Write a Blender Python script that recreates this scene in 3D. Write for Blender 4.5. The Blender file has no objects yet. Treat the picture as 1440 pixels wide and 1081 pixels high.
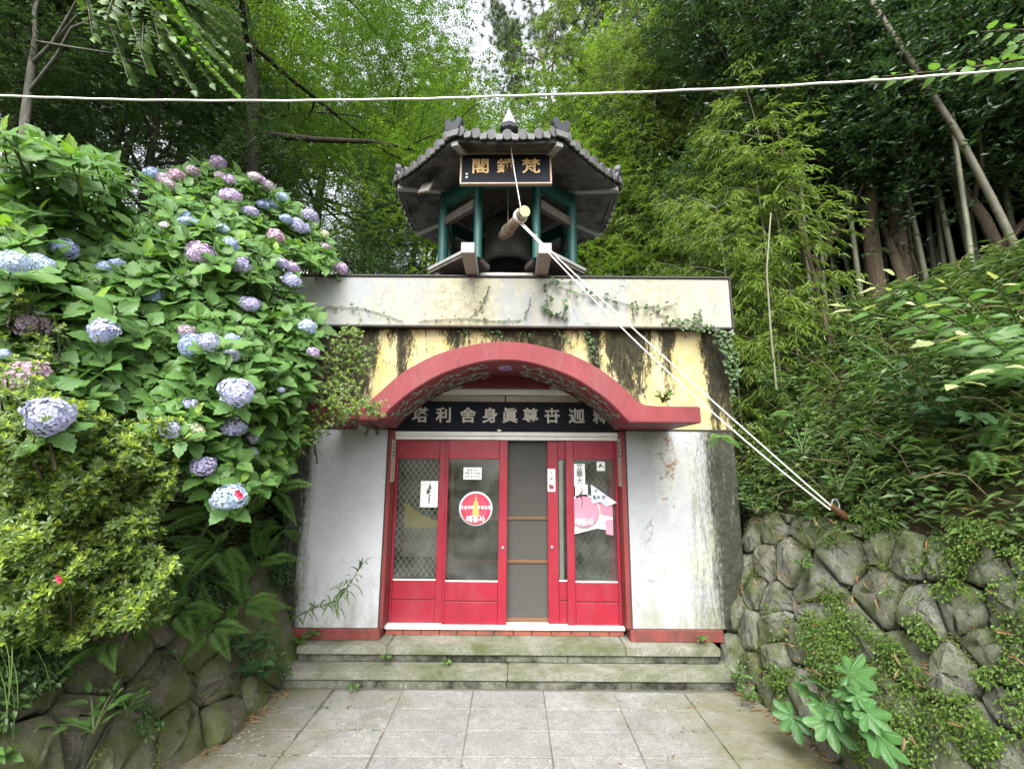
import bpy, bmesh, math, random
import numpy as np
from mathutils import Matrix, Vector
PI = math.pi
SC = bpy.context.scene
COL = SC.collection
rng = np.random.default_rng(7)
random.seed(7)

# ------------------------------------------------------------------ camera
FPX, TH, RO, EYE = 640.0, math.radians(10.06), math.radians(0.4), 1.98
cam = bpy.data.cameras.new('camera')
cam.sensor_width = 36.0
cam.lens = 36.0 * FPX / 1440.0
cam.clip_start, cam.clip_end = 0.05, 2000
camo = bpy.data.objects.new('camera', cam)
COL.objects.link(camo)
CM = Matrix.Rotation(PI / 2 + TH, 4, 'X') @ Matrix.Rotation(RO, 4, 'Z')
camo.matrix_world = Matrix.Translation((0, 0, EYE)) @ CM
SC.camera = camo

# ------------------------------------------------------------------ sky, sun, exposure
SUN_EL, SUN_AZ = math.radians(52), math.radians(186)      # azimuth measured from +Y towards +X
w = bpy.data.worlds.new('World'); SC.world = w
w.use_nodes = True
wn = w.node_tree; wn.nodes.clear()
wo = wn.nodes.new('ShaderNodeOutputWorld'); wb = wn.nodes.new('ShaderNodeBackground')
ws = wn.nodes.new('ShaderNodeTexSky'); ws.sky_type = 'NISHITA'; ws.sun_disc = False
ws.sun_elevation = SUN_EL; ws.sun_rotation = SUN_AZ
ws.air_density = 1.0; ws.dust_density = 4.0; ws.ozone_density = 1.0
wh = wn.nodes.new('ShaderNodeHueSaturation'); wh.inputs['Saturation'].default_value = 0.25
wh.inputs['Value'].default_value = 1.0
wn.links.new(ws.outputs[0], wh.inputs['Color']); wn.links.new(wh.outputs[0], wb.inputs[0])
wb.inputs[1].default_value = 0.15
wn.links.new(wb.outputs[0], wo.inputs[0])
sl = bpy.data.lights.new('sun', 'SUN'); sl.energy = 1.25; sl.angle = math.radians(40); sl.color = (1, .985, .965)
so = bpy.data.objects.new('sun', sl); COL.objects.link(so)
sd = Vector((math.sin(SUN_AZ) * math.cos(SUN_EL), math.cos(SUN_AZ) * math.cos(SUN_EL), math.sin(SUN_EL)))
so.rotation_euler = sd.to_track_quat('Z', 'Y').to_euler()
SC.view_settings.view_transform = 'Standard'; SC.view_settings.look = 'None'
SC.view_settings.gamma = 1; SC.view_settings.use_curve_mapping = False
SC.view_settings.exposure = 2.0
SC.cycles.use_denoising = True
SC.cycles.max_bounces = 12; SC.cycles.diffuse_bounces = 7; SC.cycles.transparent_max_bounces = 12

# ------------------------------------------------------------------ helpers
def P(px, py, Y):
    """the world point at depth Y that stands at a pixel of the photograph (layout measuring)"""
    d = CM.to_3x3() @ Vector(((px - 720) / FPX, (540.5 - py) / FPX, -1))
    return Vector((0, 0, EYE)) + d * (Y / d.y)

def ray(px, py):
    return (CM.to_3x3() @ Vector(((px - 720) / FPX, (540.5 - py) / FPX, -1))).normalized()

def empty(name, loc=(0, 0, 0), rz=0.0):
    o = bpy.data.objects.new(name, None); COL.objects.link(o)
    o.location = loc; o.rotation_euler = (0, 0, rz); o.empty_display_size = .1
    return o

def tag(o, label=None, cat=None, group=None, kind=None):
    if label: o['label'] = label
    if cat: o['category'] = cat
    if group: o['group'] = group
    if kind: o['kind'] = kind
    return o

def link(name, me, parent=None, mats=None, kind=None):
    o = bpy.data.objects.new(name, me); COL.objects.link(o)
    if parent is not None:
        o.parent = parent
    if mats is not None and len(me.materials) == 0:
        for m in (mats if isinstance(mats, (list, tuple)) else [mats]): me.materials.append(m)
    if kind: o['kind'] = kind
    return o

def copy_tree(o, parent=None, depth=0):
    c = o.copy(); COL.objects.link(c)
    if parent is not None: c.parent = parent
    for ch in list(o.children): copy_tree(ch, c, depth + 1)
    return c

def mesh_np(name, V, F, mat=None, uv=None, smooth=True, mi=None):
    """V (n,3), F (m,k) with one k"""
    me = bpy.data.meshes.new(name)
    V = np.asarray(V, dtype=np.float32); F = np.asarray(F, dtype=np.int32)
    k = F.shape[1]
    me.vertices.add(len(V)); me.vertices.foreach_set('co', V.ravel())
    me.loops.add(F.size); me.loops.foreach_set('vertex_index', F.ravel())
    me.polygons.add(len(F)); me.polygons.foreach_set('loop_start', np.arange(0, F.size, k, dtype=np.int32))
    me.polygons.foreach_set('use_smooth', np.full(len(F), smooth, dtype=bool))
    if mi is not None: me.polygons.foreach_set('material_index', np.asarray(mi, dtype=np.int32))
    if uv is not None:
        ul = me.uv_layers.new(name='UVMap')
        ul.data.foreach_set('uv', np.asarray(uv, dtype=np.float32)[F.ravel()].ravel())
    me.update(calc_edges=True)
    if mat is not None:
        for m in (mat if isinstance(mat, (list, tuple)) else [mat]): me.materials.append(m)
    return me

class MB:
    """collects polygons, then builds ONE mesh object"""
    def __init__(s): s.v, s.f, s.m, s.sm = [], [], [], []
    def add(s, vs, fs, mi=0, smooth=False):
        b = len(s.v); s.v += [tuple(v) for v in vs]
        for f in fs: s.f.append([b + i for i in f]); s.m.append(mi); s.sm.append(smooth)
        return s
    def box(s, x0, x1, y0, y1, z0, z1, mi=0, M=None):
        vs = [Vector(p) for p in ((x0,y0,z0),(x1,y0,z0),(x1,y1,z0),(x0,y1,z0),(x0,y0,z1),(x1,y0,z1),(x1,y1,z1),(x0,y1,z1))]
        if M is not None: vs = [M @ v for v in vs]
        return s.add(vs, [(0,3,2,1),(4,5,6,7),(0,1,5,4),(1,2,6,5),(2,3,7,6),(3,0,4,7)], mi)
    def tube(s, pts, rad, n=8, mi=0, caps=True, smooth=True):
        pts = [Vector(p) for p in pts]
        if not isinstance(rad, (list, tuple)): rad = [rad] * len(pts)
        rings, ref = [], None
        for i, p in enumerate(pts):
            t = (pts[min(i+1, len(pts)-1)] - pts[max(i-1, 0)]).normalized()
            if ref is None:
                ref = Vector((0,0,1)) if abs(t.z) < .9 else Vector((1,0,0))
            a = t.cross(ref)
            if a.length < 1e-6: a = t.cross(Vector((0,1,0)))
            a.normalize(); b = t.cross(a).normalized(); ref = -b if False else ref
            rings.append([p + (a*math.cos(2*PI*k/n) + b*math.sin(2*PI*k/n))*rad[i] for k in range(n)])
        vs = [v for r in rings for v in r]; fs = []
        for i in range(len(pts)-1):
            for k in range(n):
                fs.append((i*n+k, i*n+(k+1)%n, (i+1)*n+(k+1)%n, (i+1)*n+k))
        s.add(vs, fs, mi, smooth)
        if caps:
            s.add(rings[0], [tuple(range(n))[::-1]], mi); s.add(rings[-1], [tuple(range(n))], mi)
        return s
    def lathe(s, prof, n=24, c=(0,0,0), mi=0, smooth=True):
        vs, fs = [], []
        for r, z in prof:
            for k in range(n): vs.append((c[0]+r*math.cos(2*PI*k/n), c[1]+r*math.sin(2*PI*k/n), c[2]+z))
        for i in range(len(prof)-1):
            for k in range(n): fs.append((i*n+k, i*n+(k+1)%n, (i+1)*n+(k+1)%n, (i+1)*n+k))
        return s.add(vs, fs, mi, smooth)
    def prism(s, poly, y0, y1, mi=0, M=None):
        """poly in x,z, extruded from y0 to y1 (front at y0)"""
        n = len(poly); vs = [Vector((x, y0, z)) for x, z in poly] + [Vector((x, y1, z)) for x, z in poly]
        if M is not None: vs = [M @ v for v in vs]
        fs = [tuple(range(n)), tuple(range(2*n-1, n-1, -1))] + [(i, i+n, (i+1)%n+n, (i+1)%n) for i in range(n)]
        return s.add(vs, fs, mi)
    def mesh(s, name):
        me = bpy.data.meshes.new(name); me.from_pydata(s.v, [], s.f)
        me.polygons.foreach_set('material_index', s.m); me.polygons.foreach_set('use_smooth', s.sm)
        me.update(); return me
    def build(s, name, mat, parent=None, bevel=0, kind=None, seg=1, fix=False):
        me = s.mesh(name)
        if bevel or fix:
            bm = bmesh.new(); bm.from_mesh(me)
            bmesh.ops.remove_doubles(bm, verts=bm.verts, dist=1e-5)
            bmesh.ops.recalc_face_normals(bm, faces=bm.faces)
            if bevel:
                es = [e for e in bm.edges if len(e.link_faces) == 2 and e.calc_face_angle(0) > .5]
                bmesh.ops.bevel(bm, geom=es, offset=bevel, segments=seg, affect='EDGES', clamp_overlap=True)
            bm.to_mesh(me); bm.free()
        return link(name, me, parent, mat, kind)

class N:
    """terse node builder"""
    def __init__(s, name):
        s.mat = bpy.data.materials.new(name); s.mat.use_nodes = True
        s.t = s.mat.node_tree; s.t.nodes.clear()
        s.out = s.t.nodes.new('ShaderNodeOutputMaterial')
    def n(s, ty, **kw):
        x = s.t.nodes.new('ShaderNode' + ty)
        for k, v in kw.items(): setattr(x, k, v)
        return x
    def l(s, a, b): s.t.links.new(a, b)
    def set(s, sock, v):
        if hasattr(v, 'links') or hasattr(v, 'is_linked'): s.l(v, sock)
        else: sock.default_value = v
    def coord(s, which='Object'): return s.n('TexCoord').outputs[which]
    def mapping(s, co, scale=(1,1,1), loc=(0,0,0), rot=(0,0,0)):
        m = s.n('Mapping'); s.l(co, m.inputs[0]); m.inputs['Scale'].default_value = scale
        m.inputs['Location'].default_value = loc; m.inputs['Rotation'].default_value = rot
        return m.outputs[0]
    def noise(s, co, scale=5, detail=5, rough=.6, dist=0):
        x = s.n('TexNoise'); s.l(co, x.inputs['Vector'])
        x.inputs['Scale'].default_value = scale; x.inputs['Detail'].default_value = detail
        x.inputs['Roughness'].default_value = rough; x.inputs['Distortion'].default_value = dist
        return x.outputs['Fac']
    def voro(s, co, scale=5, feature='F1', out='Distance'):
        x = s.n('TexVoronoi', feature=feature); s.l(co, x.inputs['Vector']); x.inputs['Scale'].default_value = scale
        return x.outputs[out]
    def ramp(s, f, stops, interp='LINEAR'):
        x = s.n('ValToRGB'); x.color_ramp.interpolation = interp; e = x.color_ramp.elements
        while len(e) > 1: e.remove(e[-1])
        for i, (p, c) in enumerate(stops):
            c = (c, c, c, 1) if isinstance(c, (int, float)) else (*c, 1)
            if i == 0: e[0].position = p; e[0].color = c
            else: q = e.new(p); q.color = c
        s.l(f, x.inputs[0]); return x.outputs[0]
    def mix(s, f, a, b, blend='MIX'):
        x = s.n('Mix', data_type='RGBA', blend_type=blend)
        s.set(x.inputs[0], f)
        for sock, v in ((x.inputs[6], a), (x.inputs[7], b)):
            if isinstance(v, tuple): sock.default_value = (*v, 1) if len(v) == 3 else v
            else: s.l(v, sock)
        return x.outputs[2]
    def math(s, op, a, b=0.0, clamp=False):
        x = s.n('Math', operation=op); x.use_clamp = clamp
        s.set(x.inputs[0], a); s.set(x.inputs[1], b); return x.outputs[0]
    def sep(s, v):
        x = s.n('SeparateXYZ'); s.l(v, x.inputs[0]); return x.outputs
    def bump(s, h, strength=.3, dist=.01):
        x = s.n('Bump'); x.inputs['Strength'].default_value = strength; x.inputs['Distance'].default_value = dist
        s.l(h, x.inputs['Height']); return x.outputs[0]
    def pbr(s, color, rough=.6, normal=None, metal=0, spec=.4, **kw):
        b = s.n('BsdfPrincipled')
        if isinstance(color, tuple): b.inputs['Base Color'].default_value = (*color, 1)
        else: s.l(color, b.inputs['Base Color'])
        s.set(b.inputs['Roughness'], rough); b.inputs['Metallic'].default_value = metal
        b.inputs['Specular IOR Level'].default_value = spec
        if normal is not None: s.l(normal, b.inputs['Normal'])
        return b.outputs[0]
    def done(s, shader): s.l(shader, s.out.inputs[0]); return s.mat

def worn(name, col, col2=None, scale=6, rough=.6, bump=.15, amt=.5, spec=.4, metal=0, dirt=None, dscale=2.5, dlo=.55, dhi=.75):
    """a plain material with grain, mottling and patches of dirt"""
    n = N(name); co = n.coord()
    col2 = col2 or tuple(c*.7 for c in col)
    f = n.ramp(n.noise(co, scale, 8, .65), [(.3, 0.0), (.7, 1.0)])
    c = n.mix(n.math('MULTIPLY', f, amt), col, col2)
    if dirt:
        d = n.ramp(n.noise(co, dscale, 9, .7, .4), [(dlo, 0.0), (dhi, 1.0)])
        c = n.mix(d, c, dirt)
    r = n.math('ADD', n.math('MULTIPLY', n.noise(co, scale*3, 4), .25), rough-.12)
    return n.done(n.pbr(c, r, n.bump(n.noise(co, scale*8, 6), bump, .004), metal, spec))

M = {}
def white_wall(name, base, x0, x1, stops, streak=(.13,.12,.07), green=(.22,.23,.10), lo=.0, scale=1.0, peel=None, lowdirt=0.0):
    """painted plaster with rain streaks; the ramp over X says where along the wall the streaks gather"""
    n = N(name); co = n.coord(); xyz = n.sep(co)
    u = n.math('DIVIDE', n.math('SUBTRACT', xyz[0], x0), x1 - x0)
    dens = n.ramp(u, stops)
    st = n.noise(n.mapping(co, (9*scale, 3, .9*scale)), 1.6, 9, .72, .3)
    fine = n.noise(n.mapping(co, (34, 8, 13)), 1.5, 9, .78)
    f = n.math('ADD', n.math('MULTIPLY', st, .5), n.math('MULTIPLY', fine, .5))
    f = n.math('ADD', f, n.math('MULTIPLY', n.math('SUBTRACT', dens, .5), .55))
    m1 = n.ramp(f, [(.5, 0.0), (.62, .55), (.72, 1.0)])
    mott = n.ramp(n.math('ADD', n.math('MULTIPLY', n.noise(co, 5, 9, .75), .6), n.math('MULTIPLY', n.noise(co, 26, 8, .75), .4)), [(.40, .0), (.66, .5)])
    low = n.math('MULTIPLY', n.ramp(n.math('SUBTRACT', n.noise(n.mapping(co, (6,3,2)), 1.3, 9, .72), n.math('MULTIPLY', n.math('SUBTRACT', xyz[2], .4), .35)), [(.36, 0.0), (.6, .7)]), lowdirt)
    c = n.mix(mott, base, tuple(b*.6 for b in base))
    gm = n.ramp(n.math('ADD', n.noise(co, 2.2, 6, .6), n.math('MULTIPLY', n.math('SUBTRACT', dens, .5), .5)), [(.45, 0.0), (.75, .55)])
    c = n.mix(gm, c, green)
    wv = n.n('VectorMath', operation='ADD'); n.l(n.mapping(co, (1, 1, .6)), wv.inputs[0])
    wc = n.n('TexNoise'); n.l(co, wc.inputs['Vector']); wc.inputs['Scale'].default_value = 5; wc.inputs['Detail'].default_value = 6
    ws_ = n.n('VectorMath', operation='SCALE'); n.l(wc.outputs['Color'], ws_.inputs[0]); ws_.inputs['Scale'].default_value = .28; n.l(ws_.outputs[0], wv.inputs[1])
    ck = n.ramp(n.voro(wv.outputs[0], 1.7, 'DISTANCE_TO_EDGE'), [(0.0, 1.0), (.006, .7), (.012, 0.0)])
    ck = n.math('MULTIPLY', ck, n.ramp(n.noise(co, 1.6, 3, .5), [(.5, 0.0), (.58, .75)]))
    c = n.mix(ck, c, tuple(q*.3 for q in base))
    c = n.mix(low, c, tuple(q*.55 for q in green))
    c = n.mix(m1, c, n.mix(n.ramp(n.noise(co, 18, 9, .78), [(.42, 0.0), (.66, 1.0)]), streak, tuple(min(1, q*2.0+.012) for q in streak)))
    if peel:
        px_, pz_, rx_, rz_ = peel
        dx = n.math('DIVIDE', n.math('SUBTRACT', xyz[0], px_), rx_); dz = n.math('DIVIDE', n.math('SUBTRACT', xyz[2], pz_), rz_)
        d = n.math('ADD', n.math('MULTIPLY', dx, dx), n.math('MULTIPLY', dz, dz))
        pk = n.math('SUBTRACT', n.noise(co, 9, 9, .75, .6), n.math('MULTIPLY', d, .22))
        c = n.mix(n.ramp(pk, [(.36, 0.0), (.4, .5), (.43, .1)]), c, (.5,.5,.47))
        c = n.mix(n.ramp(pk, [(.5, 0.0), (.53, 1.0)]), c, (.22,.15,.10))
    h = n.math('ADD', n.noise(co, 40, 6), n.math('MULTIPLY', m1, -.3))
    return n.done(n.pbr(c, .75, n.bump(h, .25, .006), 0, .3))

def yellow_wall():
    n = N('yellow_plaster'); co = n.coord(); xyz = n.sep(co)
    u = n.math('DIVIDE', n.math('ADD', xyz[0], 2.4), 4.8)
    g = lambda X: (X + 2.4) / 4.8
    dens = n.ramp(u, [(g(-2.3), 1.), (g(-1.58), .97), (g(-1.45), .3), (g(-1.3), .3), (g(-1.22), .8), (g(-1.05), .2), (g(-.75), .25), (g(-.62), .75), (g(-.5), .3),
                      (g(-.2), .45), (g(.1), .6), (g(.5), .8), (g(.62), .25), (g(.78), .2), (g(.9), .9), (g(1.0), .35), (g(1.15), .9), (g(1.42), .75), (g(1.55), .3), (g(1.7), .75), (g(1.85), .1), (g(2.05), .25), (g(2.15), 1.), (g(2.3), 1.)])
    st = n.noise(n.mapping(co, (9, 3, 2.6)), 1.5, 12, .78, .7)
    fine = n.noise(n.mapping(co, (60, 8, 22)), 1.3, 9, .8)
    f = n.math('ADD', n.math('MULTIPLY', st, .62), n.math('MULTIPLY', fine, .38))
    f = n.math('ADD', f, n.math('MULTIPLY', n.math('SUBTRACT', dens, .5), .28))
    f = n.math('ADD', f, n.math('MULTIPLY', n.math('SUBTRACT', xyz[2], 3.1), .16))
    m1 = n.ramp(f, [(.485, 0.0), (.515, .75), (.56, 1.0)])
    base = n.mix(n.ramp(n.noise(n.mapping(co, (3,3,1.4)), 2.2, 6, .65), [(.35, 0.0), (.65, 1.0)]), (.36,.295,.095), (.42,.38,.24))
    base = n.mix(n.ramp(fine, [(.5, 0.0), (.8, .5)]), base, (.3,.24,.1))
    mold = n.mix(n.ramp(n.noise(n.mapping(co, (20, 8, 6)), 2, 8, .75), [(.4, 0.0), (.75, 1.0)]), (.009,.010,.007), (.06,.052,.022))
    c = n.mix(m1, base, mold)
    h = n.math('ADD', n.noise(co, 30, 7, .7), n.math('MULTIPLY', m1, .5))
    return n.done(n.pbr(c, .85, n.bump(h, .35, .008), 0, .2))

def red_paint(name, a, b, rough=.5, dirt=(.03,.025,.02), dlo=.57, dhi=.8):
    n = N(name); co = n.coord()
    c = n.mix(n.ramp(n.noise(co, 3.2, 8, .65), [(.3, 0.0), (.7, 1.0)]), a, b)
    st = n.noise(n.mapping(co, (10, 5, 1.5)), 1.5, 9, .7)
    c = n.mix(n.ramp(st, [(dlo, 0.0), (dhi, .85)]), c, dirt)
    c = n.mix(n.ramp(n.noise(n.mapping(co, (3, 3, 1.2)), 1.7, 9, .7, .3), [(.46, 0.0), (.7, .5)]), c, tuple(.72*q+.05 for q in a))
    c = n.mix(n.ramp(n.noise(co, 60, 5, .7), [(.62, 0.0), (.8, .35)]), c, (.4,.16,.14))
    c = n.mix(n.ramp(n.noise(co, 7, 12, .82, .5), [(.655, 0.0), (.67, .8)]), c, tuple(q*.35+.015 for q in a))
    return n.done(n.pbr(c, n.math('ADD', n.math('MULTIPLY', n.noise(co, 12, 5), .3), rough-.15), n.bump(n.noise(co, 45, 6), .12, .004), 0, .35))

M['parapet'] = white_wall('stained_white_paint', (.255,.27,.275), -2.5, 2.4, [(0,.48),(.2,.55),(.31,.6),(.35,.86),(.45,.82),(.5,.56),(.65,.55),(.76,.62),(.8,.84),(.88,.76),(1,.58)], streak=(.22,.205,.14), green=(.36,.36,.22))
M['wing_l'] = white_wall('white_plaster_left', (.50,.51,.525), -2.3, -1.3, [(0,1.),(.12,.95),(.22,.6),(.32,.25),(.8,.2),(1,.35)], streak=(.02,.022,.014), green=(.3,.32,.2), lowdirt=.7)
M['wing_r'] = white_wall('white_plaster_right', (.365,.375,.385), 1.19, 2.35, [(0,.22),(.4,.3),(.52,.42),(.62,.58),(.72,.68),(.78,.8),(.84,.95),(.9,1.),(1,1.)], streak=(.022,.023,.014), green=(.36,.37,.22), peel=(1.64, 1.95, .17, .6), lowdirt=.9)
M['yellow'] = yellow_wall()
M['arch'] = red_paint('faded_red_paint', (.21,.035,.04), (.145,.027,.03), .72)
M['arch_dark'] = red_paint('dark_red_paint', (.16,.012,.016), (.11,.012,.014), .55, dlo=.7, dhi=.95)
M['door'] = red_paint('door_red_paint', (.29,.014,.03), (.215,.012,.024), .42, dirt=(.2,.02,.02), dlo=.72, dhi=.95)
M['jamb'] = red_paint('jamb_red_paint', (.22,.03,.03), (.13,.03,.025), .6)
M['plinth'] = red_paint('plinth_red_paint', (.26,.035,.03), (.10,.04,.03), .7, dlo=.5, dhi=.7)
M['green_line'] = worn('green_line_paint', (.24,.40,.31), (.16,.30,.22), 20)
M['purple'] = worn('lotus_paint', (.26,.2,.42), (.4,.34,.5), 20)
M['pinkish'] = worn('faded_pink_paint', (.30,.13,.13), (.2,.08,.08), 20)
M['white_wood'] = worn('white_painted_wood', (.72,.71,.67), (.5,.48,.42), 9, .55, dirt=(.25,.22,.17), dlo=.62, dhi=.85)
M['cream_wood'] = worn('cream_painted_wood', (.5,.45,.36), (.38,.33,.25), 5, .6, dirt=(.2,.16,.1), dlo=.6, dhi=.85)
M['black_board'] = worn('black_lacquer', (.010,.012,.016), (.018,.02,.025), 10, .8, spec=.12)
M['ivory'] = worn('ivory_lettering', (.50,.47,.41), (.36,.33,.28), 20, .6)
M['gold'] = worn('gold_lettering', (.50,.33,.13), (.36,.24,.1), 20, .55)
M['tan_frame'] = worn('tan_frame', (.34,.25,.18), (.2,.15,.11), 15, .55)
M['dark_trim'] = worn('dark_trim', (.03,.028,.026), (.05,.045,.04), 9, .7)
M['brown_wood'] = worn('brown_wood', (.15,.075,.035), (.09,.045,.02), 12, .6)
M['paper'] = worn('white_paper', (.8,.8,.77), (.72,.72,.7), 8, .8, bump=.03)
M['ink'] = worn('black_ink', (.03,.03,.03), (.07,.07,.07), 20, .8, bump=.02)
M['paper_blue'] = worn('bluish_paper', (.66,.72,.8), (.6,.66,.74), 8, .7, bump=.03)
M['sticker_red'] = worn('sticker_red', (.62,.03,.07), (.55,.03,.06), 9, .4, bump=.02)
M['sticker_pink'] = worn('sticker_pink', (.66,.2,.28), (.7,.32,.4), 9, .5, bump=.02)
M['sticker_gold'] = worn('sticker_gold', (.8,.36,.10), (.75,.3,.1), 9, .5, bump=.02)
M['brick'] = worn('red_brick', (.26,.075,.05), (.15,.05,.035), 14, .8, .4, dirt=(.05,.04,.03))
M['post'] = worn('green_post_paint', (.010,.065,.055), (.018,.105,.09), 7, .45, dirt=(.03,.02,.015), dscale=11, dlo=.58, dhi=.66)
M['tile'] = worn('grey_roof_tile', (.085,.085,.088), (.16,.155,.15), 8, .65, .4, dirt=(.04,.045,.03), dscale=4)
M['tile_black'] = worn('black_ridge_tile', (.018,.02,.025), (.04,.043,.05), 8, .38, .2)
M['soffit'] = worn('weathered_grey_soffit', (.11,.11,.106), (.055,.054,.052), 7, .85, .4, amt=.9, dirt=(.022,.018,.016), dscale=3.4, dlo=.47, dhi=.6)
M['concrete'] = worn('pale_concrete', (.31,.315,.305), (.19,.195,.185), 7, .8, .3, dirt=(.16,.15,.11), dscale=4, dlo=.6, dhi=.85)
M['rot'] = worn('rotten_dark_timber', (.06,.045,.036), (.16,.14,.125), 5, .85, .5, amt=.9)
M['bronze'] = worn('old_bronze', (.035,.036,.030), (.055,.06,.048), 9, .55, .3, spec=.5, metal=.35)
M['bark_log'] = worn('log_bark', (.36,.31,.22), (.13,.10,.065), 14, .85, .9, amt=1, dirt=(.5,.46,.36), dscale=16, dlo=.52, dhi=.6)
M['log_end'] = worn('cut_log_end', (.36,.36,.22), (.26,.25,.14), 16, .8, .2)
M['rope'] = worn('white_rope', (.76,.75,.71), (.6,.59,.54), 60, .8, .5)
M['old_rope'] = worn('old_rope', (.4,.35,.27), (.25,.21,.16), 60, .9, .6)
M['cable'] = worn('white_cable', (.7,.7,.67), (.55,.55,.52), 40, .5, .1)
M['steel'] = worn('dull_steel', (.32,.33,.34), (.2,.2,.2), 20, .4, .1, metal=.7)
M['grey_metal'] = worn('grey_metal_paint', (.3,.31,.33), (.22,.22,.24), 10, .45)
M['lamp_body'] = worn('lamp_black', (.05,.048,.045), (.09,.085,.08), 10, .5)
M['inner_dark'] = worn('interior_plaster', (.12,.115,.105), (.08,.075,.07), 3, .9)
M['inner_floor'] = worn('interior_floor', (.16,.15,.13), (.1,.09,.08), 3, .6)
M['lattice'] = worn('lattice_metal', (.52,.48,.38), (.4,.37,.29), 30, .5, .1, metal=.2)
M['reflected_yellow'] = worn('reflected_yellow', (.75,.55,.06), (.65,.47,.05), 6, .8, .1)
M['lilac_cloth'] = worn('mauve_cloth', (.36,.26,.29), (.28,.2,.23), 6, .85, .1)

def glass_mat(name, tint, refl=.10):
    n = N(name)
    tr = n.n('BsdfTransparent'); tr.inputs[0].default_value = (*tint, 1)
    gl = n.n('BsdfGlossy'); gl.inputs['Roughness'].default_value = .03
    fr = n.n('Fresnel'); fr.inputs['IOR'].default_value = 1.5
    co = n.coord()
    nb = n.bump(n.noise(co, 3.0, 2), .02, .01); n.l(nb, gl.inputs['Normal'])
    df = n.n('BsdfDiffuse'); df.inputs[0].default_value = (.5,.5,.47,1)
    dust_refl = n.ramp(n.noise(co, 2.6, 9, .72, .4), [(.38, .0), (.7, .13)])  # dust patches; their contrast also paints a patchy reflection on the pane
    m1 = n.n('MixShader'); n.l(dust_refl, m1.inputs[0]); n.l(tr.outputs[0], m1.inputs[1]); n.l(df.outputs[0], m1.inputs[2])
    mx = n.n('MixShader'); n.l(n.math('MULTIPLY', fr.outputs[0], refl/.04), mx.inputs[0])
    n.l(m1.outputs[0], mx.inputs[1]); n.l(gl.outputs[0], mx.inputs[2])
    return n.done(mx.outputs[0])
M['glass'] = glass_mat('door_glass', (.80,.84,.80), .05)
def screen_mat():
    n = N('insect_mesh'); co = n.coord()
    tr = n.n('BsdfTransparent')
    df = n.n('BsdfDiffuse'); df.inputs[0].default_value = (.10,.096,.088,1)
    f = n.ramp(n.noise(co, 4, 6, .6), [(.3, .62), (.7, .78)])
    mx = n.n('MixShader'); n.l(f, mx.inputs[0]); n.l(tr.outputs[0], mx.inputs[1]); n.l(df.outputs[0], mx.inputs[2])
    return n.done(mx.outputs[0])
M['mesh'] = screen_mat()

def stone_mat(name, a, b, moss, lo, hi, scale=3.0, lichen=(.42,.43,.38), obj=True, edge=None, bumpd=.045):
    n = N(name); co = n.coord('Object'); geo = n.n('NewGeometry')
    wpos = geo.outputs['Position']
    oi = n.n('ObjectInfo')
    c = n.mix(n.ramp(n.math('ADD', n.math('MULTIPLY', n.noise(wpos, scale*2.5, 10, .7), .55), n.math('MULTIPLY', n.noise(wpos, scale*13, 8, .75), .45)), [(.38, 0.0), (.62, 1.0)]), a, b)
    if obj: c = n.mix(n.math('MULTIPLY', oi.outputs['Random'], .45), c, tuple(x*.55 for x in a))
    c = n.mix(n.ramp(n.noise(wpos, scale*7, 6, .7, 1.0), [(.6, 0.0), (.68, .5)]), c, lichen)
    c = n.mix(n.ramp(n.noise(wpos, 85, 4, .75), [(.36, .75), (.5, 0.0)]), c, tuple(x*.35 for x in b))
    c = n.mix(n.ramp(n.noise(wpos, 60, 4, .75), [(.58, 0.0), (.68, .6)]), c, lichen)
    mf = n.noise(wpos, scale, 8, .7, .3)
    if edge:
        ax = n.math('ABSOLUTE', n.sep(wpos)[0]); mf = n.math('ADD', mf, n.math('MULTIPLY', n.math('SUBTRACT', ax, edge[0]), edge[1]))
    c = n.mix(n.ramp(mf, [(lo, 0.0), (hi, 1.0)]), c, n.mix(n.noise(wpos, 40, 4), tuple(m*.6 for m in moss), moss))
    h = n.math('ADD', n.noise(wpos, 9, 12, .78), n.math('MULTIPLY', n.voro(wpos, 16), .25))
    return n.done(n.pbr(c, .88, n.bump(h, 1.0, bumpd), 0, .25))
M['wall_stone'] = stone_mat('wall_stone', (.32,.32,.265), (.15,.155,.115), (.13,.165,.06), .42, .62)
M['mossy_rock'] = stone_mat('mossy_rock', (.26,.24,.185), (.09,.088,.065), (.12,.15,.045), .38, .58, lichen=(.28,.27,.22))
M['slab'] = stone_mat('paving_granite', (.30,.298,.285), (.155,.155,.145), (.15,.145,.07), .46, .78, 1.3, lichen=(.43,.43,.41), edge=(.95, .17), bumpd=.012)
M['step_stone'] = stone_mat('step_granite', (.27,.27,.225), (.17,.175,.13), (.10,.115,.045), .42, .66, 2.2, lichen=(.46,.46,.41), bumpd=.014)
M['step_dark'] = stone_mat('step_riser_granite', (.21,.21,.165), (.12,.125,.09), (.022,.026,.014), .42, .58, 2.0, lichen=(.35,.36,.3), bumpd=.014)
# ------------------------------------------------------------------ terrain and paving
def sstep(a, b, x):
    t = np.clip((x - a) / (b - a), 0, 1); return t*t*(3-2*t)

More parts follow.
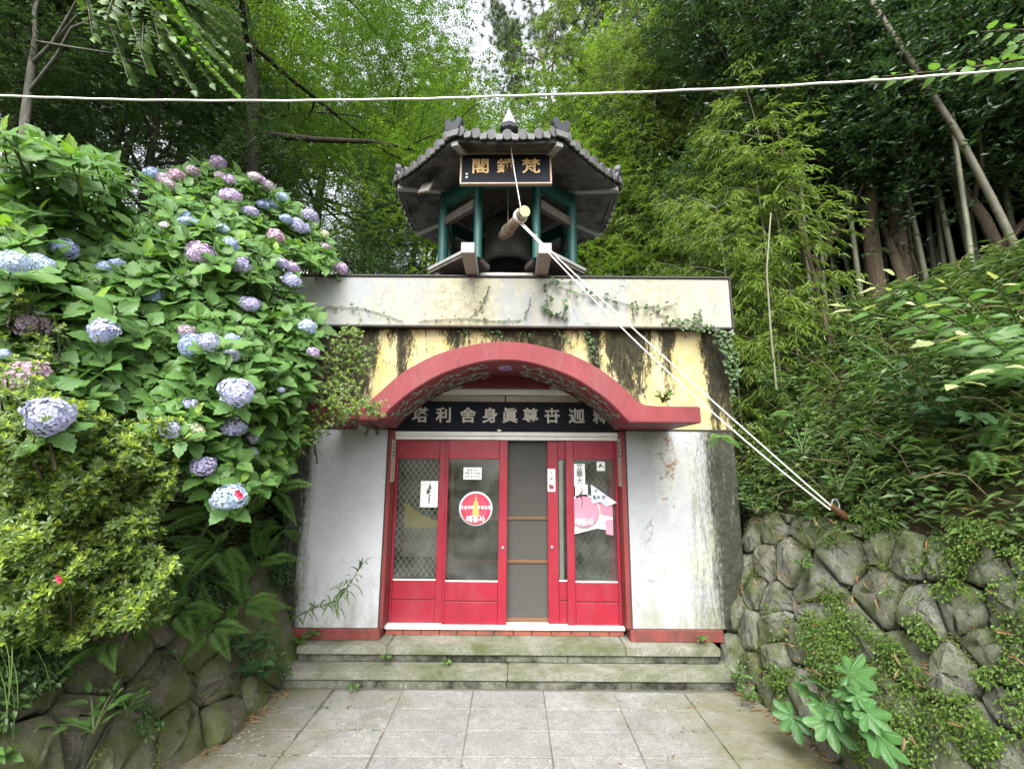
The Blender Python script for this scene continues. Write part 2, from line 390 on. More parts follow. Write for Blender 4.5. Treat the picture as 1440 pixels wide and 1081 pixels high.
def HT(x, y):
    """ground height: sunken approach, banks left and right, wooded hill behind"""
    x = np.asarray(x, float); y = np.asarray(y, float)
    xr = x - (2.1 + .14*np.clip(4.5-y, -1, 4))
    r = np.interp(xr, [0, .10, .58, 1.0, 2.6, 6, 30, 90], [-.06, -.03, 1.45, 2.05, 3.75, 4.9, 13, 30])
    xl = -x - (2.02 + .16*np.clip(4.5-y, -1, 4))
    l = np.interp(xl, [0, .12, .50, .9, 2.2, 5, 30, 90], [-.06, -.04, .85, 1.5, 3.3, 5.2, 15, 30])
    z = np.maximum(r, l)
    z = np.where((np.abs(x) < 1.5), -.06, z)
    hill = np.interp(y, [7.6, 8.2, 11, 22, 45, 100], [-.06, 3.7, 4.5, 8.5, 17, 34])
    side = sstep(2.2, 3.2, np.abs(x))
    ins = (np.abs(x) < 2.5) & (y > 4.9) & (y < 8.0)
    z = np.maximum(z, hill)
    z = np.where(ins, -.06, z)
    hb = sstep(5.0, 6.5, y) * side
    z = np.where((np.abs(x) > 2.45) & (y > 5.0), np.maximum(z, hb * np.interp(y, [5, 7, 8.2, 100], [2.8, 3.7, 3.9, 3.9])), z)
    far = sstep(-1.0, -9, y)
    z = z * (1 - .6*far)
    z = z + .10*np.sin(1.7*x+.6)*np.sin(1.3*y) * (z > .5)
    return z

gx = np.sign(np.linspace(-1, 1, 241)) * (np.abs(np.linspace(-1, 1, 241))**2.2) * 90
gy = np.concatenate([np.linspace(-60, -3, 20)[:-1], np.linspace(-3, 9, 90)[:-1], 9 + (np.linspace(0, 1, 50)**1.8)*110])
X, Y = np.meshgrid(gx, gy)
Z = HT(X, Y)
V = np.stack([X, Y, Z], -1).reshape(-1, 3)
nx, ny = len(gx), len(gy)
ii = (np.arange(ny-1)[:, None]*nx + np.arange(nx-1)[None]).ravel()
F = np.stack([ii, ii+1, ii+1+nx, ii+nx], 1)
n = N('forest_soil'); geo = n.n('NewGeometry').outputs['Position']
c = n.mix(n.ramp(n.noise(geo, 4, 9, .7), [(.35, 0.0), (.65, 1.0)]), (.055,.038,.022), (.03,.028,.014))
c = n.mix(n.ramp(n.noise(geo, 1.3, 6, .6), [(.45, 0.0), (.6, .9)]), c, (.035,.05,.015))
c = n.mix(n.ramp(n.noise(geo, 25, 3, .6), [(.66, 0.0), (.72, .6)]), c, (.17,.11,.06))
M['soil'] = n.done(n.pbr(c, .95, n.bump(n.noise(geo, 20, 8, .7), .8, .05), 0, .1))
tag(link('ground', mesh_np('ground', V, F, M['soil'])), kind='structure')

paving = MB(); paving.box(-2.35, 2.45, -3, 4.6, -.10, -.006)
M['joint'] = worn('joint_dirt', (.10,.095,.08), (.06,.07,.035), 9, .9, .4)
pav = paving.build('paving', M['joint']); tag(pav, kind='structure')
def chamfer_box(name, sx, sy, sz, mat, b=.006, jit=0.0):
    m = MB(); m.box(-sx/2, sx/2, -sy/2, sy/2, -sz, 0)
    me = m.mesh(name); bm = bmesh.new(); bm.from_mesh(me)
    bmesh.ops.bevel(bm, geom=[e for e in bm.edges if all(v.co.z > -sz/2 for v in e.verts)], offset=b, segments=1, affect='EDGES')
    if jit:
        for v in bm.verts: v.co += Vector((random.uniform(-jit, jit), random.uniform(-jit, jit), random.uniform(-jit, jit)))
    bm.to_mesh(me); bm.free(); me.materials.append(mat); return me
slabs = [chamfer_box('paving_slab', .616, .306, .05, M['slab'], .004, .0012) for _ in range(4)]
row = 0
yy = 4.475
while yy > .9:
    for cx in range(-4, 4):
        x = -.325 + .623*cx + .311
        if abs(x) > 2.62: continue
        if x + .31 < -2.06 - .16*(4.5-yy) - .1 or x - .31 > 2.12 + .14*(4.5-yy) + .1: continue
        s = link('paving_slab', slabs[random.randrange(4)], pav)
        s.location = (x + random.uniform(-.002, .002), yy - .154, random.uniform(-.0025, .002)); s.rotation_euler = (random.uniform(-.003, .003), random.uniform(-.003, .003), PI*random.randrange(2))
    yy -= .313; row += 1

# ------------------------------------------------------------------ steps
st = empty('stone_steps', (0, 4.5, 0)); tag(st, 'two shallow mossy granite steps below the red doors', 'steps')
def slabrow(xs, y0, y1, z0, z1, mat, name):
    for a, b in zip(xs[:-1], xs[1:]):
        m = MB(); m.box(a+.003, b-.003, y0-4.5, y1-4.5, z0, z1)
        o = m.build(name, mat, st, bevel=.008, seg=2)
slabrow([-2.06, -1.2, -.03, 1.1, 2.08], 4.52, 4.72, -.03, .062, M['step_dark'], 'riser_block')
slabrow([-2.07, -.02, 2.10], 4.5, 4.80, .064, .132, M['step_stone'], 'tread_slab')
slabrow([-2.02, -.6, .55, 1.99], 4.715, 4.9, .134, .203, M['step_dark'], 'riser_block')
slabrow([-2.03, -1.17, 1.10, 2.0], 4.69, 5.16, .205, .2796, M['step_stone'], 'tread_slab')

# ------------------------------------------------------------------ gatehouse
GX = -.065
gh = empty('gatehouse', (GX, 4.85, 0)); tag(gh, 'low gatehouse with white wings, mouldy yellow wall, red arch and long white parapet', 'building')
OFF = Vector((GX, 4.85, 0))
def part(mb, name, mat, bevel=0, parent=gh, kind=None, seg=1, off=OFF, fix=False):
    """world-space builder -> child mesh kept at world coordinates (materials read Object coords = world here)"""
    o = mb.build(name, mat, parent, bevel, kind, seg, fix)
    o.location = -off
    return o
# wings
m = MB(); m.box(-2.32, -1.30, 4.85, 5.05, .385, 2.35); part(m, 'wing_wall', M['wing_l'], .006)
m = MB(); m.box(1.20, 2.36, 4.85, 5.05, .395, 2.35); part(m, 'wing_wall', M['wing_r'], .006)
for a, b in ((-2.34, -1.285), (1.185, 2.1)):
    m = MB(); m.box(a, b, 4.835, 5.05, .2805, .383 if a < 0 else .393); part(m, 'plinth', M['plinth'], .006)
# jambs (reveal between wing and doors)
m = MB(); m.box(-1.298, -1.262, 4.838, 5.13, .386, 2.345); part(m, 'jamb', M['jamb'], .004)
m = MB(); m.box(1.15, 1.198, 4.838, 5.13, .396, 2.345); part(m, 'jamb', M['jamb'], .004)
# thin dark fillet round the white panels
for a, b, c_, d in ((-2.3, -1.30, 2.352, 2.366), (1.20, 2.34, 2.352, 2.366)):
    m = MB(); m.box(a, b, 4.842, 5.04, c_, d); part(m, 'panel_fillet', M['dark_trim'])
m = MB(); m.box(1.1985, 1.2105, 4.840, 4.849, .4, 2.35); part(m, 'panel_fillet', M['dark_trim'])
m = MB(); m.box(-1.3105, -1.2985, 4.840, 4.849, .39, 2.35); part(m, 'panel_fillet', M['dark_trim'])
# arch profile (front plane Y = 4.0), in x,z
def pz(px, py): p = P(px, py, 4.0); return (p.x, p.z)
outer_r = [(712,480),(750,484),(800,497),(837,515),(862,532),(887,555),(897,564),(906,569),(925,571),(985,572)]
inner_r = [(712,506.5),(750,511),(800,528),(837,550),(862,570),(885,594)]
AO = [pz(*q) for q in outer_r]; AI = [pz(*q) for q in inner_r]
AO = [(x-GX, z) for x, z in AO]; AI = [(x-GX, z) for x, z in AI]
AO[0] = (0, AO[0][1]); AI[0] = (0, AI[0][1]); AO[-1] = (1.735, AO[-1][1]+.003)
def smooth_curve(pts, n):
    pts = np.array(pts); d = np.r_[0, np.cumsum(np.hypot(*np.diff(pts, axis=0).T))]
    full = np.vstack([pts[1][None]*np.array([[-1, 1]]), pts]); dd = np.r_[-d[1], d]
    t = np.linspace(0, d[-1], n); out = []
    for tt in t:
        i = int(np.clip(np.searchsorted(dd, tt)-1, 1, len(dd)-2)) if tt > 0 else 1
        i = min(max(i, 1), len(dd)-2)
        p0, p1, p2 = full[i-1], full[i], full[i+1]; p3 = full[min(i+2, len(full)-1)]
        u = (tt-dd[i])/(dd[i+1]-dd[i])
        out.append(.5*((2*p1)+(-p0+p2)*u+(2*p0-5*p1+4*p2-p3)*u*u+(-p0+3*p1-3*p2+p3)*u**3))
    return [tuple(o) for o in out]
AOs = smooth_curve(AO[:8], 22) + AO[8:]
AIs = smooth_curve(AI, 20)
zb = AI[-1][1]
poly_r = AOs + [(AO[-1][0], zb)] + AIs[::-1]                 # right half, closed at the crown
full_out = [(-x, z) for x, z in AOs[::-1]] + AOs[1:]
full_in = [(-x, z) for x, z in AIs[::-1]] + AIs[1:]
arch_poly = full_out + [(AO[-1][0], zb)] + full_in[::-1] + [(-AO[-1][0], zb)]
me = bpy.data.meshes.new('arch_canopy'); bm = bmesh.new()
fv = [bm.verts.new((x+GX, 4.0, z)) for x, z in arch_poly]
bf = bm.faces.new(fv); r = bmesh.ops.extrude_face_region(bm, geom=[bf])
bv = [v for v in r['geom'] if isinstance(v, bmesh.types.BMVert)]
bmesh.ops.translate(bm, vec=(0, .846, 0), verts=bv)
for v in bv:
    if abs(v.co.x-GX) < 1.3 and v.co.z > zb-.001: v.co.x = GX+(v.co.x-GX)*1.05
bmesh.ops.recalc_face_normals(bm, faces=bm.faces)
es = [e for e in bm.edges if len(e.link_faces) == 2 and e.calc_face_angle(0) > 1.2]
bmesh.ops.bevel(bm, geom=es, offset=.008, segments=2, affect='EDGES')
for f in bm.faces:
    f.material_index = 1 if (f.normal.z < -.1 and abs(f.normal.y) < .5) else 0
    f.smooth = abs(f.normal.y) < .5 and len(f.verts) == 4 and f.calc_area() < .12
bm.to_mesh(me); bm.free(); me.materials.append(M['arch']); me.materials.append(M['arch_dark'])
arch = link('arch_canopy', me, gh); arch.location = -OFF
# painted vine scrolls and lotus on the soffit: thin raised paint
def soffit_pt(u, y):
    """u in -1..1 along the inner arch, y depth -> point and inward normal"""
    t = (u+1)/2*(len(full_in)-1); i = int(min(max(math.floor(t), 0), len(full_in)-2)); f = t-i
    a, b = Vector((full_in[i][0], full_in[i][1])), Vector((full_in[i+1][0], full_in[i+1][1]))
    p = a.lerp(b, f); p = Vector((p.x*(1+.05*(y-4.0)/.846), p.y)); d = (b-a).normalized(); nn = Vector((d.y, -d.x))
    if nn.y > 0: nn = -nn
    return Vector((p.x+GX, y, p.y)) + Vector((nn.x, 0, nn.y))*.0035, Vector((nn.x, 0, nn.y))
def paint_line(mb, uv, wdt):
    pts = [soffit_pt(u, y) for u, y in uv]
    for i in range(len(pts)-1):
        (a, na), (b, nb) = pts[i], pts[i+1]; d = (b-a)
        if d.length < 1e-5: continue
        s = d.normalized().cross(na)*wdt/2; k = len(mb.v)
        mb.add([a-s, b-s, b+s, a+s], [(0,1,2,3)])
vine = MB(); pink = MB(); lotus = MB()
for sgn in (-1, 1):
    for lane, ph in ((4.20, 0), (4.45, 1.6), (4.66, 3.0)):
        for k in range(9):
            u0 = sgn*(.13+.088*k); y0 = lane+.02*math.sin(k*2+ph)
            # main wave
            paint_line(vine, [(u0+sgn*.092*t, y0+.05*math.sin(PI*(t+k)+ph)) for t in np.linspace(0, 1, 9)], .017)
            # curl
            a0 = random.uniform(0, 6); cy = y0 + random.choice((-.07, .07)); cu = u0+sgn*.045
            paint_line(vine, [(cu+.014*(1.25-t)*math.cos(a0+t*4.6*sgn), cy+.055*(1.25-t)*math.sin(a0+t*4.6*sgn)) for t in np.linspace(0, 1, 9)], .016)
            # leaf blot
            lu, ly = u0+sgn*random.uniform(0, .08), y0+random.uniform(-.06, .06)
            for j in range(3):
                aa = a0+j*1.1
                paint_line(vine, [(lu, ly), (lu+.016*math.cos(aa), ly+.05*math.sin(aa))], .024)
    pink = MB()
    for uu in (.52,):
        for j in range(10):
            aa = 2*PI*j/10
            paint_line(pink, [(sgn*uu+.03*math.cos(aa+t), 4.42+.11*math.sin(aa+t)) for t in np.linspace(0, .8, 5)], .012)
    part(pink, 'flower_scroll', M['pinkish'])
for j in range(14):
    aa = 2*PI*j/14
    paint_line(lotus, [(0.012*math.cos(aa), 4.32+.03*math.sin(aa)), (.05*math.cos(aa), 4.32+.10*math.sin(aa))], .035)
    paint_line(lotus, [(.055*math.cos(aa+t), 4.32+.12*math.sin(aa+t)) for t in (0, .15, .3)], .012)
o = part(vine, 'vine_scroll', M['green_line']); [None for _ in ()]; part(lotus, 'lotus_motif', M['purple'])
# tympanum lintel behind the soffit
zl = 2.805
tp = [(x+GX, z+.004) for x, z in full_in if z > zl] 
m = MB(); x0, x1 = tp[0][0], tp[-1][0]
m.prism([(x0-.02, zl)] + [(x, z+.03) for x, z in tp] + [(x1+.02, zl)], 4.848, 4.90); part(m, 'tympanum', M['arch_dark'])
# yellow wall: arch-shaped hole is hidden behind the canopy, built as pieces above the springing
out_w = [(x+GX, z-.05) for x, z in full_out]
m = MB(); m.prism([(-2.42, 2.368)] + [(-1.42, 2.368)] + [(x, z) for x, z in out_w if z > 2.56] + [(1.30, 2.368), (2.36, 2.368), (2.36, 3.452), (-2.42, 3.452)], 4.852, 5.05)
part(m, 'yellow_wall', M['yellow'])
# parapet, its dark coping line, and the block behind it
m = MB(); m.box(-2.54, 2.385, 4.75, 4.90, 3.462, 4.02); part(m, 'parapet', M['parapet'], .008, seg=2)
m = MB(); m.box(-2.56, 2.405, 4.735, 5.06, 4.022, 4.045); part(m, 'coping', M['dark_trim'], .004)
m = MB(); m.box(2.387, 2.403, 4.742, 4.90, 3.455, 4.02); m.box(-2.54, 2.403, 4.76, 4.90, 3.4535, 3.4605); part(m, 'parapet_edging', M['dark_trim'])
m = MB(); m.box(-2.6, 2.47, 4.902, 5.06, 3.456, 4.018); part(m, 'parapet_backing', M['concrete'])
m = MB(); m.box(-2.6, 2.45, 5.062, 7.9, 3.6, 4.01); part(m, 'roof_slab', M['concrete'])
# outer side walls, back wall and the room inside
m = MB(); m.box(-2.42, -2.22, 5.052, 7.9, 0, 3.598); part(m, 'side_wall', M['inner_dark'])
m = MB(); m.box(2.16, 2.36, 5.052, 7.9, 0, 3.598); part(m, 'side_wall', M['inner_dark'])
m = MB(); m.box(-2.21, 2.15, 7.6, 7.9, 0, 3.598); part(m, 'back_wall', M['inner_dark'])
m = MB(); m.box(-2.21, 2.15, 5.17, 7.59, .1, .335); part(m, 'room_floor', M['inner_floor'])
m = MB(); m.box(-1.8, 1.7, 7.2, 7.55, .34, 1.1); part(m, 'altar_shelf', M['brown_wood'], .01)
# white beam, cream panels above the name board
m = MB(); m.box(-1.42, 1.32, 4.915, 5.0, 2.742, 2.80); m.box(-1.42, 1.32, 4.93, 5.0, 2.802, 2.86); part(m, 'ceiling_beam', M['white_wood'], .004)
for a, b in ((-1.42, -.078), (-.066, .62), (.626, 1.32)):
    m = MB(); m.box(a, b, 5.012, 5.05, 2.33, 2.90); part(m, 'ceiling_panel', M['cream_wood'], .003)
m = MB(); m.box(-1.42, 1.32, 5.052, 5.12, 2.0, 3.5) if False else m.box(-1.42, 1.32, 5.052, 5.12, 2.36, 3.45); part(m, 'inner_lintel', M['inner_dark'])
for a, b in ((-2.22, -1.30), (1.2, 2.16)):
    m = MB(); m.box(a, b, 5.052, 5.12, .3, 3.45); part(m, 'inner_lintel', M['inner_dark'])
# header rail, threshold, brick course
m = MB(); m.box(-1.28, 1.165, 4.955, 5.13, 2.292, 2.336); m.box(-1.28, 1.165, 4.975, 5.13, 2.25, 2.29); part(m, 'header_rail', M['white_wood'], .004)
m = MB(); m.box(-1.28, 1.165, 4.965, 5.15, .338, .376); part(m, 'threshold', M['white_wood'], .005)
xb = -1.27
while xb < 1.12:
    wd = min(random.uniform(.175, .2), 1.16-xb)
    m = MB(); m.box(xb+.003, xb+wd-.003, 4.985+random.uniform(-.002, .002), 5.12, .2815, .336); part(m, 'brick', M['brick'], .004)
    xb += wd

# doors -----------------------------------------------------------
def door(x0, x1, y, gl, gr, groove=True, name='sliding_door', label=None, z0=.38, z1=2.246, gz0=.80, gz1=2.045):
    d = empty(name, Vector((x0, y, z0)) - OFF); d.parent = gh
    if label: d['label'] = label
    O = Vector((x0, y, z0))
    def p(mb, nm, mat, bev=.004): return part(mb, nm, mat, bev, d, None, 1, O)
    t = .034
    m = MB(); m.box(x0, gl, y, y+t, z0, z1); p(m, 'stile', M['door'])
    m = MB(); m.box(gr, x1, y, y+t, z0, z1); p(m, 'stile', M['door'])
    m = MB(); m.box(gl+.001, gr-.001, y+.001, y+t, gz1, z1); p(m, 'top_rail', M['door'])
    m = MB(); m.box(gl+.001, gr-.001, y+.005, y+t-.004, .605, gz0-.012); p(m, 'panel', M['door'])
    m = MB(); m.box(gl+.001, gr-.001, y+.005, y+t-.004, z0, .593); p(m, 'panel', M['door'])
    m = MB(); m.box(gl+.001, gr-.001, y+.012, y+t-.008, .592, .606); p(m, 'groove', M['arch_dark'], 0)
    m = MB(); m.box(gl+.001, gr-.001, y+.004, y+t-.002, gz0-.011, gz0); p(m, 'glazing_bead', M['white_wood'], .002)
    m = MB(); m.box(gl+.001, gr-.001, y+.016, y+.020, gz0+.001, gz1-.001); p(m, 'glass_pane', M['glass'], 0)
    return d, O
DY = 4.995
dA, OA = door(-1.26, -.700, DY+.042, -1.235, -.785)
dB, OB = door(-.702, -.042, DY, -.680, -.132)
dC, OC = door(.392, 1.148, DY+.042, .505, 1.05)
dD, OD = door(.588, 1.148, DY, .672, 1.115)
for d_, O_, xx in ((dB, OB, -.085), (dC, OC, .435)):
    m = MB(); m.lathe([(.0, .0), (.016, .0), (.02, .006), (.013, .010), (0, .004)], 14)
    k = m.build('finger_pull', M['steel'], d_); k.rotation_euler = (PI/2, 0, 0); k.location = Vector((xx, DY-.0005 if d_ is dB else DY+.0415, 1.13)) - O_
# diamond lattice behind the glass of the two outer leaves
def lattice(d, O, x0, x1, y, z0=.82, z1=2.03, s=.062):
    m = MB(); r = .0048
    def clip(xa, za, sl):
        pts = []
        t0, t1 = 0, 10
        # line x = xa + t, z = za + sl*t within box
        lo, hi = x0-xa, x1-xa
        a, b = ((z0-za)/sl, (z1-za)/sl); a, b = min(a, b), max(a, b)
        lo, hi = max(lo, a), min(hi, b)
        return (lo, hi) if hi-lo > .02 else None
    for sl, yy_ in ((1.35, y), (-1.35, y+.006)):
        c0 = -4
        k = -80
        while k < 80:
            za = (z0+z1)/2 + k*s*1.35
            q = clip((x0+x1)/2, za, sl)
            if q: m.tube([((x0+x1)/2+q[0], yy_, za+sl*q[0]), ((x0+x1)/2+q[1], yy_, za+sl*q[1])], r, 4, caps=False)
            k += 1
    part(m, 'lattice_screen', M['lattice'], 0, d, None, 1, O)
lattice(dA, OA, -1.235, -.785, DY+.085)
lattice(dD, OD, .672, 1.05, DY+.10)
# insect screen in the gap
sc = empty('screen_door', Vector((-.06, 5.1, .38)) - OFF); sc.parent = gh; OS = Vector((-.06, 5.1, .38))
m = MB(); m.box(-.62, .46, 5.098, 5.1, .40, 2.24); part(m, 'mesh_panel', M['mesh'], 0, sc, None, 1, OS)
for z in (1.42, .975):
    m = MB(); m.box(-.62, .46, 5.085, 5.115, z-.017, z+.017); part(m, 'rail', M['brown_wood'], .003, sc, None, 1, OS)
m = MB(); m.box(-.10, .46, 5.085, 5.115, .381, .42); part(m, 'rail', M['brown_wood'], .003, sc, None, 1, OS)
m = MB(); m.box(-.665, -.622, 5.09, 5.13, .38, 2.24); part(m, 'screen_stile', M['brown_wood'], .003, sc, None, 1, OS)
m = MB(); m.box(.52, .565, 5.09, 5.13, .38, 2.24); part(m, 'screen_stile', M['white_wood'], .003, sc, None, 1, OS)
# cloths added behind the left lattice to imitate a tent reflected in glass
o = empty('reflected_tent_cloth', (-1.0, 5.2, 1.2)); tag(o, 'stand-in for a reflected yellow tent, mauve lower half, behind the left lattice pane', 'reflection')
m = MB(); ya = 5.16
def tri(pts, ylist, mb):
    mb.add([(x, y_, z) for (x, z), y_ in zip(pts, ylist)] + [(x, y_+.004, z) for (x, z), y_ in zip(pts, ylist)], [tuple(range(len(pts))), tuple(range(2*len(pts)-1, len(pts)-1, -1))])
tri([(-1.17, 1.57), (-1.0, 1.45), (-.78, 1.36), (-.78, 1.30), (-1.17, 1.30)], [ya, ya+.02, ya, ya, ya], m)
c_ = m.build('yellow_panel', M['reflected_yellow'], o); c_.location = -Vector((-1.0, 5.2, 1.2))
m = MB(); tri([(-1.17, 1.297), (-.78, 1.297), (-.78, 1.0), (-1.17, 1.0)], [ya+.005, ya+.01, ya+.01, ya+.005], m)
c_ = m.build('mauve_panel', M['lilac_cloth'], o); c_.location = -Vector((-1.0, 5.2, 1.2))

# ------------------------------------------------------------------ text
def text(body, size, mat, parent, loc, rot=(PI/2, 0, 0), name='lettering', extr=.003, off=.0, sx=1.0, align='CENTER'):
    cu = bpy.data.curves.new(name, 'FONT'); cu.body = body; cu.size = size; cu.extrude = extr; cu.offset = off
    cu.align_x = align; cu.align_y = 'CENTER'; cu.resolution_u = 3
    o = bpy.data.objects.new(name, cu); COL.objects.link(o); dg = bpy.context.evaluated_depsgraph_get(); dg.update()
    me = bpy.data.meshes.new_from_object(o.evaluated_get(dg)); bpy.data.objects.remove(o)
    me.name = name; me.materials.clear(); me.materials.append(mat)
    o = link(name, me, parent); o.location = loc; o.rotation_euler = rot; o.scale = (sx, 1, 1)
    return o
# long name board over the doors
nb = empty('name_board', (GX, 4.955, 2.5)); tag(nb, 'long black name board with nine ivory characters above the red doors', 'sign')
m = MB(); m.box(-1.235, 1.235, -.012, .03, -.160, .164); m.build('board', M['black_board'], nb, .005)
for ch, px in zip('塔利舍身眞尊卋迦釋', (590.5, 624, 658, 689, 717, 746, 776.5, 811, 845)):
    x = P(px, 589, 4.94).x - GX
    t = text(ch, .172, M['ivory'], nb, (x, -.0145, .002), extr=.004, off=.0035, sx=1.02)
    t.rotation_euler = (PI/2, random.uniform(-.03, .03), 0)
m = MB(); m.box(-.09, -.05, -.02, .02, -.1595, -.140); m.build('bracket', M['white_wood'], nb, .003)
m = MB()
for z in (-.08, -.035, .0): m.box(-1.215, -1.195, -.014, -.011, z-.014, z+.014)
m.build('signature_seal', M['ivory'], nb)

# stickers and papers on the doors
def disc(mb, r0, r1, y, n=40, cx=0, cz=0):
    vs = []
    for k in range(n):
        a = 2*PI*k/n; vs += [(cx+r0*math.cos(a), y, cz+r0*math.sin(a)), (cx+r1*math.cos(a), y, cz+r1*math.sin(a))]
    mb.add(vs, [(2*k, 2*k+1, (2*k+3) % (2*n), (2*k+2) % (2*n)) for k in range(n)])
def round_sticker(loc, r, label, red, txt=True):
    o = empty('round_sticker', loc); tag(o, label, 'sticker')
    m = MB(); m.lathe([(0, 0), (r, 0), (r, .0015), (0, .0015)], 44); k = m.build('backing', M['paper'], o); k.rotation_euler = (PI/2, 0, 0)
    m = MB(); disc(m, 0, r*.88, -.0022); m.build('red_disc', red, o)
    m = MB(); disc(m, r*.885, r*.91, -.0025); m.build('rim_line', M['ink'], o)
    if txt:
        m = MB(); 
        for q in (.60, .43): disc(m, r*q, r*(q+.018), -.0026)
        m.build('ring_line', M['sticker_pink'], o)
        m = MB()   # little pagoda
        z = -.45*r
        for k, wd in enumerate((.30, .27, .24, .20)):
            m.add([(-wd*r, -.003, z), (wd*r, -.003, z), (wd*.72*r, -.003, z+.1*r), (-wd*.72*r, -.003, z+.1*r)], [(0,1,2,3)])
            m.add([(-wd*.62*r, -.003, z+.1*r), (wd*.62*r, -.003, z+.1*r), (wd*.6*r, -.003, z+.22*r), (-wd*.6*r, -.003, z+.22*r)], [(0,1,2,3)])
            z += .22*r
        m.add([(-.07*r, -.003, z), (.07*r, -.003, z), (.02*r, -.003, z+.38*r), (-.02*r, -.003, z+.38*r)], [(0,1,2,3)])
        m.build('pagoda_emblem', M['sticker_gold'], o)
        text('진신사리', r*.235, M['paper'], o, (-.52*r, -.0035, .06*r), off=.0008, extr=.0004)
        text('수행도량', r*.235, M['paper'], o, (.52*r, -.0035, .06*r), off=.0008, extr=.0004)
    text('태종사', r*.40, M['paper'], o, (0, -.004, -.62*r), off=.0015, extr=.0004)
    return o
gy_ = DY+.0125
p = P(669, 715, DY+.013)
round_sticker((p.x, DY+.0135, p.z), .178, 'round red sticker with golden pagoda on the second glass door', M['sticker_red'])
p = P(821, 719, DY+.0)
round_sticker((p.x+.0, DY+.012, p.z), .178, 'round sticker paled by painted reflection, half hidden behind papers in right glass door', M['sticker_pink'], False)  # pale disc colour holds the reflection lying over this sticker
def paper(px0, py0, px1, py1, label, y, mat=None, lines=(), tilt=0, name='paper_notice', cat='notice'):
    a, b = P(px0, py0, y), P(px1, py1, y)
    w_, h_ = b.x-a.x, a.z-b.z
    o = empty(name, ((a.x+b.x)/2, y, (a.z+b.z)/2)); tag(o, label, cat); o.rotation_euler = (0, tilt, 0)
    m = MB(); m.box(-w_/2, w_/2, 0, .0015, -h_/2, h_/2); m.build('sheet', mat or M['paper'], o)
    for (tx, s, dx, dz) in lines: text(tx, s, M['ink'], o, (dx*w_, -.001, dz*h_), extr=.0003, off=.0006)
    return o, w_, h_
def ink_figure(o, w_, h_, seed):
    rr = random.Random(seed); m = MB()
    for k in range(15):
        z = h_*(.36-.05*k); wd = w_*(.05+.11*math.exp(-((k-4.5)/2.6)**2))*rr.uniform(.6, 1.2); dx = w_*(.02*rr.uniform(-1, 1) - (.05 if 3 < k < 8 else -.02))
        pts = [(dx+wd*math.cos(a)*rr.uniform(.6, 1.1), -.0012, z+h_*.028*math.sin(a)*rr.uniform(.7, 1.3)) for a in np.linspace(0, 2*PI, 8)[:-1]]
        m.add(pts, [tuple(range(7))])
    m.build('ink_drawing', M['ink'], o)
yB = DY+.0145
paper(652, 657, 677, 674, 'small white notice with three printed lines above the round red sticker', yB, lines=(('법당 보수', .030, 0, .27), ('태종사 사리탑', .030, 0, 0), ('보존 공사안내', .030, 0, -.28)))
o, w_, h_ = paper(592, 676, 615, 713, 'white paper with tall grey ink figure at the left lattice pane', DY+.0565, name='ink_print', cat='print'); ink_figure(o, w_, h_, 3)
o, w_, h_ = paper(809, 681, 827, 718, 'white paper with narrow grey ink figure on the right glass door', yB-.004, name='ink_print', cat='print'); ink_figure(o, w_, h_, 5)
o, w_, h_ = paper(807, 652, 823, 684, 'white strip with bold black brush characters at top of right glass door', yB, name='calligraphy_strip', cat='calligraphy')
for ch, dz in (('立', .34), ('春', .04), ('大', -.27)): text(ch, .075, M['ink'], o, (0, -.001, dz*h_), extr=.0003, off=.001)
o, w_, h_ = paper(839, 649, 851, 662, 'small square label with black brush mark in top corner of right glass door', yB, name='brush_label', cat='label')
m = MB(); m.add([(-.03, -.001, -.01), (-.005, -.001, .03), (.012, -.001, .022), (-.012, -.001, -.012)], [(0,1,2,3)]); m.add([(-.012, -.001, .004), (.03, -.001, -.012), (.034, -.001, -.004), (-.008, -.001, .012)], [(0,1,2,3)]); m.build('brush_mark', M['ink'], o)
o, w_, h_ = paper(770, 659, 781, 691, 'narrow peeling white strip on the red stile beside the screen door', DY+.0395, name='calligraphy_strip', cat='calligraphy')
for ch, dz in (('立', .32), ('春', .06), ('小', -.18)): text(ch, .032, M['ink'], o, (0, -.001, dz*h_), extr=.0003, off=.0004)
m = MB(); m.add([(-.035, -.0015, -.06), (-.01, -.0015, -.04), (.0, -.0015, -.06), (.035, -.0015, -.045), (.02, -.0015, -.075), (.03, -.0015, -.1), (0, -.0015, -.09), (-.03, -.0015, -.105), (-.02, -.0015, -.08)], [tuple(range(9))]); m.build('red_tear', M['door'], o)
# folded triangular flag notice
a, b, c3 = P(831, 681, yB-.012), P(868, 707, yB-.03), P(832, 707, yB-.012)
o = empty('folded_notice', a); tag(o, 'pale blue notice folded to a triangle on the right glass door', 'notice')
m = MB(); d4 = P(853, 712, yB-.012); e4 = P(846, 707, yB-.014)
m.add([a-a, c3-a, b-a], [(0,1,2)]); m.add([e4-a, d4-a, (b+Vector((-.01,0,0)))-a], [(0,1,2)])
for q in list(m.v[:3]): pass
k = m.build('sheet', M['paper_blue'], o)
sf = k.modifiers.new('thickness', 'SOLIDIFY'); sf.thickness = .0015; sf.offset = 1
text('떡', .036, M['ink'], o, (.05, -.006, -.072), extr=.0003, off=.0008)
text('접수 완료', .046, M['ink'], o, (.105, -.012, -.135), extr=.0003, off=.0012)
text('- 태종사 사리탑 -', .02, M['ink'], o, (.115, -.014, -.182), extr=.0002)
